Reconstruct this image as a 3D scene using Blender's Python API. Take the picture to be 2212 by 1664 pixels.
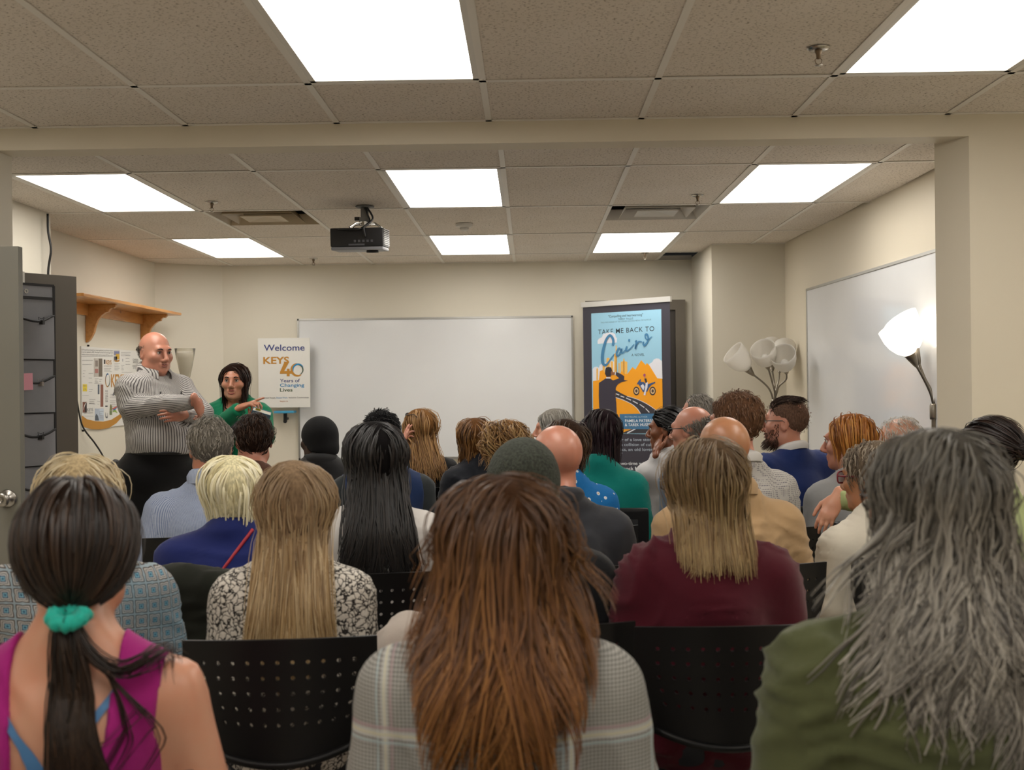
import bpy, bmesh, math, random
import numpy as np
from mathutils import Vector, Matrix, Euler

for _o in list(bpy.data.objects):
    bpy.data.objects.remove(_o)
SC = bpy.context.scene
COL = SC.collection
RNG = np.random.default_rng(7)
random.seed(7)

# ------------------------------------------------------------------ camera, world, exposure
FPX, CXP, CYP, CAMZ = 2438.0, 1106.0, 832.0, 1.45
YAW, ROLL = 0.0152, 0.0115
_f = np.array([-math.sin(YAW), math.cos(YAW), 0.0])
_r0 = np.array([math.cos(YAW), math.sin(YAW), 0.0])
_u0 = np.array([0.0, 0.0, 1.0])
_r = _r0 * math.cos(ROLL) - _u0 * math.sin(ROLL)
_u = _u0 * math.cos(ROLL) + _r0 * math.sin(ROLL)
CAMP = np.array([0.0, 0.0, CAMZ])
cam_data = bpy.data.cameras.new('camera')
cam = bpy.data.objects.new('camera', cam_data)
COL.objects.link(cam)
cam.matrix_world = Matrix(((_r[0], _u[0], -_f[0], 0), (_r[1], _u[1], -_f[1], 0), (_r[2], _u[2], -_f[2], CAMZ), (0, 0, 0, 1)))
cam_data.sensor_fit = 'HORIZONTAL'
cam_data.sensor_width = 36.0
cam_data.lens = 36.0 * FPX / 2212.0
cam_data.clip_start = 0.05
cam_data.dof.use_dof = True
cam_data.dof.focus_distance = 5.6
cam_data.dof.aperture_fstop = 5.0
SC.camera = cam

world = bpy.data.worlds.new('world')
world.use_nodes = True
world.node_tree.nodes['Background'].inputs[0].default_value = (0.5, 0.48, 0.44, 1)
world.node_tree.nodes['Background'].inputs[1].default_value = 0.02
SC.world = world
SC.view_settings.view_transform = 'Standard'
SC.view_settings.look = 'None'
SC.view_settings.gamma = 1.0
SC.view_settings.use_curve_mapping = False
SC.view_settings.exposure = 0.04
PANEL_EMIT = 7.5

def ray(px, py):
    return _f + (px - CXP) / FPX * _r + (CYP - py) / FPX * _u
def at(px, py, D):                     # point seen at a pixel, at distance D into the room (world y)
    d = ray(px, py)
    return CAMP + d * (D / d[1])
def on_x(px, py, X):                   # point on a wall of constant x
    d = ray(px, py)
    return CAMP + d * (X / d[0])
def on_z(px, py, Z):
    d = ray(px, py)
    return CAMP + d * ((Z - CAMZ) / d[2])

# ------------------------------------------------------------------ materials
MATS = {}
def srgb(h):
    if isinstance(h, str):
        h = h.lstrip('#')
        c = [int(h[i:i + 2], 16) / 255 for i in (0, 2, 4)]
    else:
        c = list(h)
    return tuple((x / 12.92 if x <= 0.04045 else ((x + 0.055) / 1.055) ** 2.4) for x in c)
class NB:
    def __init__(s, name):
        s.m = bpy.data.materials.new(name)
        s.m.use_nodes = True
        s.t = s.m.node_tree
        s.b = s.t.nodes['Principled BSDF']
    def n(s, typ, **kw):
        nd = s.t.nodes.new(typ)
        for k, v in kw.items():
            if k.startswith('i_'):
                nd.inputs[k[2:].replace('_', ' ')].default_value = v
            else:
                setattr(nd, k, v)
        return nd
    def l(s, a, b):
        s.t.links.new(a, b)
    def coord(s, kind='Object', scale=(1, 1, 1), rot=(0, 0, 0), loc=(0, 0, 0)):
        tc = s.n('ShaderNodeTexCoord')
        mp = s.n('ShaderNodeMapping')
        mp.inputs['Scale'].default_value = scale
        mp.inputs['Rotation'].default_value = rot
        mp.inputs['Location'].default_value = loc
        s.l(tc.outputs[kind], mp.inputs['Vector'])
        return mp.outputs['Vector']
    def noise(s, vec, scale, detail=3, rough=0.5):
        nd = s.n('ShaderNodeTexNoise')
        nd.inputs['Scale'].default_value = scale
        nd.inputs['Detail'].default_value = detail
        nd.inputs['Roughness'].default_value = rough
        s.l(vec, nd.inputs['Vector'])
        return nd.outputs['Fac']
    def ramp(s, fac, stops, interp='LINEAR'):
        nd = s.n('ShaderNodeValToRGB')
        nd.color_ramp.interpolation = interp
        el = nd.color_ramp.elements
        while len(el) < len(stops):
            el.new(0.5)
        for e, (p, c) in zip(el, stops):
            e.position = p
            e.color = (*c, 1) if len(c) == 3 else c
        s.l(fac, nd.inputs['Fac'])
        return nd.outputs['Color']
    def mix(s, fac, a, b, blend='MIX'):
        nd = s.n('ShaderNodeMix', data_type='RGBA', blend_type=blend)
        if isinstance(fac, (int, float)):
            nd.inputs[0].default_value = fac
        else:
            s.l(fac, nd.inputs[0])
        for i, v in ((6, a), (7, b)):
            if isinstance(v, tuple):
                nd.inputs[i].default_value = (*v, 1) if len(v) == 3 else v
            else:
                s.l(v, nd.inputs[i])
        return nd.outputs[2]
    def math(s, op, a, b=None, c=None):
        nd = s.n('ShaderNodeMath', operation=op)
        for i, v in enumerate((a, b, c)):
            if v is None:
                continue
            if isinstance(v, (int, float)):
                nd.inputs[i].default_value = v
            else:
                s.l(v, nd.inputs[i])
        return nd.outputs[0]
    def sep(s, vec):
        nd = s.n('ShaderNodeSeparateXYZ')
        s.l(vec, nd.inputs[0])
        return nd.outputs
    def color(s, c):
        if isinstance(c, tuple):
            s.b.inputs['Base Color'].default_value = (*c, 1)
        else:
            s.l(c, s.b.inputs['Base Color'])
    def set(s, **kw):
        for k, v in kw.items():
            s.b.inputs[k.replace('_', ' ')].default_value = v
    def bump(s, height, strength=0.3, dist=0.01):
        nd = s.n('ShaderNodeBump')
        nd.inputs['Strength'].default_value = strength
        nd.inputs['Distance'].default_value = dist
        s.l(height, nd.inputs['Height'])
        s.l(nd.outputs['Normal'], s.b.inputs['Normal'])
def mat(name, col, rough=0.6, metal=0.0, spec=0.5, noise=0.0, nscale=30, bump=0.0, bscale=200, **kw):
    if name in MATS:
        return MATS[name]
    b = NB(name)
    c = srgb(col)
    if noise or bump:
        v = b.coord()
    if noise:
        f = b.noise(v, nscale, 4)
        b.color(b.ramp(f, [(0.3, tuple(x * (1 - noise) for x in c)), (0.7, tuple(min(1, x * (1 + noise)) for x in c))]))
    else:
        b.color(c)
    if bump:
        b.bump(b.noise(v, bscale, 2), bump, 0.002)
    b.set(Roughness=rough, Metallic=metal, Specular_IOR_Level=spec)
    for k, vv in kw.items():
        b.b.inputs[k.replace('_', ' ')].default_value = vv
    MATS[name] = b.m
    return b.m
def emis(name, col, strength):
    if name in MATS:
        return MATS[name]
    b = NB(name)
    c = srgb(col)
    b.color(c)
    b.b.inputs['Emission Color'].default_value = (*c, 1)
    b.b.inputs['Emission Strength'].default_value = strength
    MATS[name] = b.m
    return b.m

# ------------------------------------------------------------------ mesh building
class MB:
    def __init__(s):
        s.v = []
        s.f = []
        s.n = 0
    def add(s, v, f):
        v = np.asarray(v, float).reshape(-1, 3)
        s.v.append(v)
        o = s.n
        s.f += [tuple(int(i) + o for i in q) for q in f]
        s.n += len(v)
        return s
    def box(s, a, b, R=None, c=None):
        x0, y0, z0 = a
        x1, y1, z1 = b
        v = np.array([(x0, y0, z0), (x1, y0, z0), (x1, y1, z0), (x0, y1, z0), (x0, y0, z1), (x1, y0, z1), (x1, y1, z1), (x0, y1, z1)], float)
        if R is not None:
            v = (v - c) @ np.asarray(R).T + c
        return s.add(v, [(0, 3, 2, 1), (4, 5, 6, 7), (0, 1, 5, 4), (1, 2, 6, 5), (2, 3, 7, 6), (3, 0, 4, 7)])
    def tube(s, pts, r, sides=8, cap=True):
        v, f = tube_geo(pts, r, sides, cap)
        return s.add(v, f)
    def lathe(s, prof, segs=24, c=(0, 0, 0), axis=None):
        prof = np.asarray(prof, float)
        a = np.arange(segs) * 2 * math.pi / segs
        v = np.stack([np.outer(prof[:, 0], np.cos(a)), np.outer(prof[:, 0], np.sin(a)), np.repeat(prof[:, 1][:, None], segs, 1)], -1).reshape(-1, 3)
        if axis is not None:
            q = Vector((0, 0, 1)).rotation_difference(Vector(axis)).to_matrix()
            v = v @ np.array(q).T
        v = v + np.asarray(c, float)
        f = []
        for i in range(len(prof) - 1):
            for j in range(segs):
                k = (j + 1) % segs
                f.append((i * segs + j, i * segs + k, (i + 1) * segs + k, (i + 1) * segs + j))
        return s.add(v, f)
    def prism(s, poly, d, M):
        """2D outline extruded by d along local +z, placed by 4x4 M"""
        n = len(poly)
        p = np.array([(x, y, 0) for x, y in poly] + [(x, y, d) for x, y in poly], float)
        M = np.asarray(M)
        p = p @ M[:3, :3].T + M[:3, 3]
        f = [tuple(range(n - 1, -1, -1)), tuple(range(n, 2 * n))] + [(i, (i + 1) % n, n + (i + 1) % n, n + i) for i in range(n)]
        return s.add(p, f)
    def data(s):
        return (np.concatenate(s.v) if s.v else np.zeros((0, 3))), s.f
    def build(s, name, m=None, parent=None, smooth=False, **kw):
        v, f = s.data()
        return mesh_obj(name, v, f, m, parent, smooth, **kw)
def tube_geo(pts, r, sides=8, cap=True):
    pts = np.asarray(pts, float)
    n = len(pts)
    r = np.broadcast_to(np.asarray(r, float), (n,))
    t = np.gradient(pts, axis=0)
    t /= np.linalg.norm(t, axis=1)[:, None] + 1e-9
    ref = np.array([0, 0, 1.0]) if abs(t[0][2]) < 0.9 else np.array([1.0, 0, 0])
    ns = []
    nrm = ref - t[0] * (ref @ t[0])
    for i in range(n):
        nrm = nrm - t[i] * (nrm @ t[i])
        nrm = nrm / (np.linalg.norm(nrm) + 1e-9)
        ns.append(nrm)
    ns = np.array(ns)
    bs = np.cross(t, ns)
    a = np.arange(sides) * 2 * math.pi / sides
    v = pts[:, None, :] + r[:, None, None] * (np.cos(a)[None, :, None] * ns[:, None, :] + np.sin(a)[None, :, None] * bs[:, None, :])
    f = []
    for i in range(n - 1):
        for j in range(sides):
            k = (j + 1) % sides
            f.append((i * sides + j, i * sides + k, (i + 1) * sides + k, (i + 1) * sides + j))
    if cap:
        f.append(tuple(range(sides - 1, -1, -1)))
        f.append(tuple((n - 1) * sides + j for j in range(sides)))
    return v.reshape(-1, 3), f
def spline(pts, n=24):
    """Catmull-Rom through points"""
    p = np.asarray(pts, float)
    p = np.concatenate([[2 * p[0] - p[1]], p, [2 * p[-1] - p[-2]]])
    m = len(p) - 3
    out = []
    for u in np.linspace(0, m, n):
        i = min(int(u), m - 1)
        t = u - i
        a, b, c, d = p[i:i + 4]
        out.append(0.5 * ((2 * b) + (c - a) * t + (2 * a - 5 * b + 4 * c - d) * t * t + (3 * b - a - 3 * c + d) * t ** 3))
    return np.array(out)
def set_mesh(me, v, f):
    v = np.asarray(v, np.float32)
    if isinstance(f, np.ndarray) and f.ndim == 2:
        nf, k = f.shape
        me.vertices.add(len(v))
        me.vertices.foreach_set('co', v.ravel())
        me.loops.add(nf * k)
        me.loops.foreach_set('vertex_index', f.astype(np.int32).ravel())
        me.polygons.add(nf)
        me.polygons.foreach_set('loop_start', np.arange(0, nf * k, k, dtype=np.int32))
        me.update(calc_edges=True)
    else:
        me.from_pydata(v.tolist(), [], [tuple(q) for q in f])
        me.update()
def mesh_obj(name, v, f, m=None, parent=None, smooth=False, mats=None, midx=None):
    me = bpy.data.meshes.new(name)
    set_mesh(me, v, f)
    for mm in (mats or ([m] if m else [])):
        me.materials.append(mm)
    if midx is not None:
        me.polygons.foreach_set('material_index', np.asarray(midx, np.int32))
    if smooth:
        me.polygons.foreach_set('use_smooth', np.ones(len(me.polygons), bool))
    o = bpy.data.objects.new(name, me)
    COL.objects.link(o)
    if parent is not None:
        o.parent = parent
    return o
def dup(o, parent=None):
    c = o.copy()
    COL.objects.link(c)
    if parent is not None:
        c.parent = parent
    return c
def dup_tree(o, parent=None):
    c = dup(o, parent)
    for ch in list(o.children):
        dup_tree(ch, c)
    return c
def bevel(o, w, seg=2, smooth=True):
    bm = bmesh.new()
    bm.from_mesh(o.data)
    bmesh.ops.bevel(bm, geom=list(bm.edges), offset=w, segments=seg, affect='EDGES', profile=0.7)
    bm.to_mesh(o.data)
    bm.free()
    if smooth:
        o.data.polygons.foreach_set('use_smooth', np.ones(len(o.data.polygons), bool))
        o.data.set_sharp_from_angle(angle=0.6)
    return o
def autosharp(o, ang=0.6):
    o.data.polygons.foreach_set('use_smooth', np.ones(len(o.data.polygons), bool))
    o.data.set_sharp_from_angle(angle=ang)
    return o
def tag(o, label, cat, group=None, kind=None):
    if label:
        o['label'] = label
    if cat:
        o['category'] = cat
    if group:
        o['group'] = group
    if kind:
        o['kind'] = kind
    return o
def struct(o, label=None):
    o['kind'] = 'structure'
    if label:
        o['label'] = label
    return o
def thing(name, loc, rz=0.0, label=None, cat=None, group=None):
    o = bpy.data.objects.new(name, None)
    o.empty_display_size = 0.05
    COL.objects.link(o)
    o.location = tuple(float(x) for x in loc)
    o.rotation_euler = (0, 0, float(rz))
    return tag(o, label, cat, group)
def text_geo(s, size, bold=0.0, align='LEFT', sx=1.0, shear=0.0, spacing=1.0, depth=0.0):
    cu = bpy.data.curves.new('t', 'FONT')
    cu.body = s
    cu.size = size
    cu.offset = bold * size
    cu.align_x = align
    cu.shear = shear
    cu.space_character = spacing
    cu.extrude = depth
    cu.resolution_u = 3
    o = bpy.data.objects.new('t', cu)
    COL.objects.link(o)
    dg = bpy.context.evaluated_depsgraph_get()
    me = bpy.data.meshes.new_from_object(o.evaluated_get(dg))
    v = np.empty(len(me.vertices) * 3, np.float32)
    me.vertices.foreach_get('co', v)
    v = v.reshape(-1, 3)
    f = [tuple(p.vertices) for p in me.polygons]
    bpy.data.objects.remove(o)
    bpy.data.curves.remove(cu)
    bpy.data.meshes.remove(me)
    v[:, 0] *= sx
    return v, f
# ------------------------------------------------------------------ room shell
CEIL = 2.51
def wall_paint(name, c1, c2):
    b = NB(name)
    v = b.coord()
    f = b.noise(v, 1.3, 3)
    b.color(b.ramp(f, [(0.3, srgb(c1)), (0.7, srgb(c2))]))
    b.set(Roughness=0.55, Specular_IOR_Level=0.35)
    b.bump(b.noise(v, 260, 2), 0.06, 0.002)
    return b.m
M_wall = wall_paint('cream_paint', '#d7d1c2', '#dbd5c6')
M_wall2 = wall_paint('warm_cream_paint', '#d5ccb9', '#d9d0bd')
def bounce_floor_mat():
    b = NB('pale_bounce_floor')
    v = b.coord()
    f = b.noise(v, 900, 2)
    g = b.noise(v, 6, 3)
    b.color(b.mix(g, b.ramp(f, [(0.3, srgb('#c2baac')), (0.7, srgb('#d2cabc'))]), srgb('#cac2b4'), 'MIX'))  # unseen floor made pale so it bounces light up to the ceiling
    b.set(Roughness=0.5)
    return b.m
M_bounce_floor = bounce_floor_mat()
def wall_run(name, pts, z0=0.0, z1=CEIL + 0.02, th=0.12, side=1, m=None):
    """wall following plan points; thickness goes to the side away from the room"""
    p = [np.array(q, float) for q in pts]
    n = len(p)
    off = []
    for i in range(n):
        dirs = []
        if i > 0:
            d = p[i] - p[i - 1]; dirs.append(d / np.linalg.norm(d))
        if i < n - 1:
            d = p[i + 1] - p[i]; dirs.append(d / np.linalg.norm(d))
        nn = sum(np.array([-d[1], d[0]]) for d in dirs)
        nn /= np.linalg.norm(nn)
        k = 1.0 / max(0.3, nn @ np.array([-dirs[0][1], dirs[0][0]]))
        off.append(p[i] + side * nn * th * k)
    v, f = [], []
    for a, b_ in zip(p, off):
        v += [(*a, z0), (*a, z1), (*b_, z0), (*b_, z1)]
    for i in range(n - 1):
        a, c = 4 * i, 4 * i + 4
        f += [(a, c, c + 1, a + 1), (a + 2, a + 3, c + 3, c + 2), (a + 1, c + 1, c + 3, a + 3), (a, a + 2, c + 2, c)]
    f += [(0, 1, 3, 2), (4 * n - 4, 4 * n - 2, 4 * n - 1, 4 * n - 3)]
    return struct(mesh_obj(name, v, f, m or M_wall))
YB = 9.75
YP0, YP1 = 4.53, 4.66          # partition with the wide opening
JL, JR = -2.14, 1.765
wall_run('wall_left', [(-2.87, YP1), (-2.87, 6.75), (-3.14, 6.75), (-3.14, 9.45), (-2.65, YB)], side=1)
wall_run('wall_back', [(-2.65, YB), (1.41, YB), (1.41, 8.68), (1.97, 8.68)], side=1)
wall_run('wall_right', [(1.97, 8.68), (2.06, 5.69), (2.09, YP1)], side=1, m=M_wall2)
def RWX(y):                    # right wall plan line
    return 1.97 + (8.68 - y) * 0.0301
mb = MB()
mb.prism([(-3.7, YP0), (JL, YP0), (JL, YP1), (-3.7, YP1)], CEIL + 0.02, np.eye(4))
struct(mb.build('wall_partition_left', M_wall))
mb = MB()
mb.prism([(JR, YP0), (3.7, YP0), (3.7, YP1 + 0.04), (1.70, YP1 + 0.04), (1.685, YP1 + 0.03)], CEIL + 0.02, np.eye(4))
struct(mb.build('wall_partition_right', M_wall2))
mb = MB()
mb.box((JL, YP0, 2.422), (JR, YP1, CEIL + 0.02))
struct(mb.build('wall_header', M_wall2))
wall_run('wall_near_left', [(-3.6, -3.6), (-3.6, YP0)], side=1)
wall_run('wall_near_right', [(3.6, YP0), (3.6, -3.6)], side=1)
wall_run('wall_near_back', [(3.6, -3.6), (-3.6, -3.6)], side=1)
mb = MB()
mb.box((-4.2, -3.8, -0.1), (4.2, 10.1, 0.0))
struct(mb.build('floor', M_bounce_floor))

# ---- suspended ceiling: tiles, T-bars, plenum above
def tile_mat():
    b = NB('ceiling_tile')
    v = b.coord('Object')
    sp = b.n('ShaderNodeTexNoise')
    sp.inputs['Scale'].default_value = 80
    sp.inputs['Detail'].default_value = 3.0
    wp = b.coord('Object', (1.0, 2.4, 1.0))
    b.l(wp, sp.inputs['Vector'])
    spk = b.ramp(sp.outputs['Fac'], [(0.0, (0, 0, 0)), (0.605, (0, 0, 0)), (0.64, (1, 1, 1))])
    base = b.ramp(b.noise(v, 2.2, 4), [(0.3, srgb('#dcd3c7')), (0.7, srgb('#e2dad0'))])
    b.color(b.mix(spk, base, srgb('#7d6f5e')))
    b.set(Roughness=0.95, Specular_IOR_Level=0.1)
    b.bump(sp.outputs['Fac'], 0.25, 0.004)
    return b.m
M_tile = tile_mat()
M_bar = mat('grid_bar_paint', '#e4e0d8', 0.5)
M_void = mat('dark_plenum', '#1d1b1a', 0.9)
mb = MB()
mb.box((-4.2, -3.8, 2.95), (4.2, 10.1, 3.05))
ceil_o = struct(mb.build('ceiling', M_void))
_tile_cache = {}
def tile(x0, x1, y0, y1):
    w, h = round(x1 - x0, 3), round(y1 - y0, 3)
    key = (w, h)
    if key not in _tile_cache:
        m_ = MB()
        a, c = w / 2 - 0.003, h / 2 - 0.003
        m_.box((-a, -c, 0), (a, c, 0.015))
        o = m_.build('ceiling_tile', M_tile, ceil_o)
        _tile_cache[key] = o.data
    else:
        o = bpy.data.objects.new('ceiling_tile', _tile_cache[key])
        COL.objects.link(o)
        o.parent = ceil_o
    o.location = ((x0 + x1) / 2, (y0 + y1) / 2, CEIL + 0.003)
    if random.random() < 0.5:
        o.rotation_euler = (0, 0, math.pi)
    o.rotation_euler.x = random.uniform(-0.0015, 0.0015)
def bar(a, b_, w=0.024):
    m_ = MB()
    a, b_ = np.array(a, float), np.array(b_, float)
    if abs(a[0] - b_[0]) < 1e-6:
        m_.box((a[0] - w / 2, a[1], CEIL - 0.001), (a[0] + w / 2, b_[1], CEIL + 0.002))
        m_.box((a[0] - 0.002, a[1], CEIL + 0.002), (a[0] + 0.002, b_[1], CEIL + 0.04))
    else:
        m_.box((a[0], a[1] - w / 2, CEIL - 0.001), (b_[0], a[1] + w / 2, CEIL + 0.002))
        m_.box((a[0], a[1] - 0.002, CEIL + 0.002), (b_[0], a[1] + 0.002, CEIL + 0.04))
    m_.build('grid_bar', M_bar, ceil_o)
XF = [-0.115 + 0.61 * k for k in range(-5, 4)]
YF = [YP1, 5.50, 6.72, 7.94, 9.16, YB]
XN = [-0.15 + 0.61 * k for k in range(-5, 7)]
YN = [-3.39, -2.17, -0.95, 0.27, 1.49, 2.71, 3.93, YP0]
SKIP = {}                       # cells taken by a light, a vent, or with no tile
def near(a, b_):
    return abs(a - b_) < 0.02
LIGHTS = [(-2.555, 5.50, 'far'), (-0.725, 5.50, 'far'), (1.105, 5.50, 'far'), (-2.555, 7.94, 'far'), (-0.725, 7.94, 'far'), (0.495, 7.94, 'far'),
          (-0.76, 2.71, 'near'), (1.07, 2.71, 'near'), (-0.76, 0.27, 'near'), (1.07, 0.27, 'near'), (-2.59, 0.27, 'near'), (-2.59, 2.71, 'near'), (2.90, 2.71, 'near'), (-0.76, -2.17, 'near'), (1.07, -2.17, 'near')]  # panels behind the camera and out of frame are added for brightness
VENTS = [(-1.945, 6.72), (0.495, 6.72)]
def cells(X, Y, inside):
    for i in range(len(X) - 1):
        for j in range(len(Y) - 1):
            x0, x1, y0, y1 = X[i], X[i + 1], Y[j], Y[j + 1]
            if any(near(x0, l[0]) and near(y0, l[1]) for l in LIGHTS):
                continue
            if any(near(x0, l[0]) and near(y0, l[1]) for l in VENTS):
                tile(x0, x1, y0 + 0.61, y1)
                continue
            a, c = inside(x0, x1, y0, y1)
            if c - a < 0.05:
                continue
            tile(a, c, y0, y1)
def in_far(x0, x1, y0, y1):
    ym = (y0 + y1) / 2
    lo = -2.87 if ym < 6.7 else -3.14
    hi = RWX(ym)
    if y0 > 9.0:
        lo = -3.14
        hi = 1.10             # one tile is missing beside the column
    return max(x0, lo), min(x1, hi)
cells([-3.165] + XF + [2.325], YF, in_far)
cells(XN, YN, lambda x0, x1, y0, y1: (max(x0, -3.6), min(x1, 3.6)))
for x in XF[1:]:
    bar((x, YP1), (x, YB if x < 1.2 else 8.68))
bar((XF[0], 6.75), (XF[0], 9.5))
for y in YF[1:-1]:
    bar((-2.87 if y < 6.7 else -3.14, y), (RWX(y) if y < 9 else 1.41, y))
for x in XN:
    if abs(x) < 3.6:
        bar((x, -3.6), (x, YP0))
for y in YN[:-1]:
    bar((-3.6, y), (3.6, y))
# wall angle trim
for a, b_ in (((-2.65, YB - 0.012), (1.41, YB - 0.012)), ((-3.6, YP0 - 0.012), (3.6, YP0 - 0.012)), ((JL, YP1 + 0.012), (JR, YP1 + 0.012)), ((1.41, 8.668), (1.97, 8.668))):
    bar(a, b_)
# ---- recessed troffers
M_diff = emis('light_diffuser', '#fffaf2', PANEL_EMIT)
M_frame = mat('white_enamel', '#d9d6cf', 0.4)
LIGHT_LABELS = ['rectangular ceiling light panel at far left, above the grey open door', 'rectangular ceiling light panel above the projector, nearest the beam',
                'rectangular ceiling light panel at far right, beside the air vent', 'small looking light panel left of the projector near the back wall',
                'light panel right of the projector, below the smoke detector, near the back wall', 'light panel near the back wall above the tall banner',
                'largest light panel at the top centre, in front of the beam', 'large light panel cut off by the top right corner',
                'added light panel behind the camera on the left of two', 'added light panel behind the camera on the right', 'added light panel behind the camera by the left wall', 'added light panel of the near room just outside the left of the picture', 'added light panel of the near room just outside the right of the picture', 'added rear light panel behind the camera on the left', 'added rear light panel behind the camera on the right']
for (x, y, _), lab in zip(LIGHTS, LIGHT_LABELS):
    t = thing('ceiling_light', (x + 0.305, y + 0.61, CEIL), 0, lab, 'ceiling light', 'recessed ceiling light panels')
    a, c = 0.293, 0.598
    m_ = MB()
    for q in (((-a, -c), (a, -c + 0.02)), ((-a, c - 0.02), (a, c)), ((-a, -c), (-a + 0.02, c)), ((a - 0.02, -c), (a, c))):
        m_.box((*q[0], 0.0), (*q[1], 0.012))
    m_.build('frame', M_frame, t)
    m_ = MB()
    m_.box((-a + 0.018, -c + 0.018, 0.006), (a - 0.018, c - 0.018, 0.011))
    m_.build('diffuser', M_diff, t)
    m_ = MB()
    m_.box((-a, -c, 0.013), (a, c, 0.11))
    m_.build('housing', M_frame, t)
# ---- air vents
M_vent = mat('vent_tan', '#b9a88c', 0.45)
M_vent2 = mat('vent_white', '#c9c4bb', 0.45)
for (x, y), lab, mv in zip(VENTS, ('tan square air vent left of the projector', 'off-white square air vent on the right, beside a sprinkler'), (M_vent, M_vent2)):
    t = thing('air_vent', (x + 0.305, y + 0.305, CEIL), 0, lab, 'air vent', 'square louvred ceiling vents')
    m_ = MB()
    m_.box((-0.29, -0.29, 0.10), (0.29, 0.29, 0.12))
    m_.build('duct', M_void, t)
    for k, (r0, r1, z0, z1) in enumerate(((0.295, 0.262, 0.0, 0.06), (0.215, 0.175, -0.004, 0.05), (0.125, 0.0, -0.006, 0.01))):
        v = []
        for r_, z_ in ((r0, z0), (r1, z1)):
            for sx, sy in ((-1, -1), (1, -1), (1, 1), (-1, 1)):
                v.append((sx * r_, sy * r_, z_))
        v2 = [(p[0], p[1], p[2] + 0.004) for p in v]
        f = [(i, 4 + i, 4 + (i + 1) % 4, (i + 1) % 4) for i in range(4)] + [(8 + i, 8 + (i + 1) % 4, 12 + (i + 1) % 4, 12 + i) for i in range(4)]
        f += [(i, (i + 1) % 4, 8 + (i + 1) % 4, 8 + i) for i in range(4)]
        mesh_obj('louvre', v + v2, f, mv, t)
    m_ = MB()
    m_.lathe([(0.11, 0.06), (0.11, 0.10)], 16)
    m_.build('duct_collar', M_void, t)
# ---- sprinklers, smoke detector
M_chrome = mat('chrome', '#b8b4ac', 0.25, 1.0)
M_brass = mat('dull_brass', '#7a6a58', 0.4, 0.9)
SPR = [(457, 437, 'sprinkler head between the left light panel and the tan vent'), (1507, 422, 'sprinkler head above the off-white vent on the right'), (1393, 546, 'sprinkler head near the back wall above the banner'),
       (677, 559, 'sprinkler head near the back wall left of the projector'), (1768, 104, 'large near sprinkler head at the top right, in front of the beam')]
for px, py, lab in SPR:
    p = on_z(px, py, CEIL)
    t = thing('sprinkler', p, 0, lab, 'sprinkler', 'ceiling sprinkler heads')
    MB().lathe([(0.0, -0.004), (0.012, -0.008), (0.030, -0.006), (0.036, 0.0)], 20).build('rose', M_chrome, t, True)
    MB().lathe([(0.0, 0), (0.011, 0), (0.012, -0.012), (0.008, -0.02), (0.007, -0.034), (0, -0.036)], 14).build('stem', M_brass, t, True)
    m_ = MB()
    for s_ in (-1, 1):
        m_.tube([(s_ * 0.004, 0, -0.03), (s_ * 0.011, 0, -0.038), (s_ * 0.009, 0, -0.048), (0, 0, -0.053)], 0.0016, 6)
    m_.build('yoke', M_brass, t, True)
    MB().lathe([(0, -0.052), (0.012, -0.053), (0.013, -0.0555), (0, -0.0555)], 14).build('deflector', M_chrome, t, True)
p = on_z(1003, 484, CEIL)
t = thing('smoke_detector', p, 0, 'round white smoke detector below the centre light panel', 'smoke detector')
MB().lathe([(0.055, 0), (0.055, -0.014), (0.045, -0.02), (0.03, -0.022), (0.028, -0.04), (0.012, -0.046), (0, -0.046)], 28).build('housing', M_frame, t, True)
MB().lathe([(0.0285, -0.026), (0.0295, -0.029), (0.0285, -0.032)], 28).build('sensor_band', mat('dark_grey_plastic', '#3a3836', 0.5), t, True)
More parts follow.
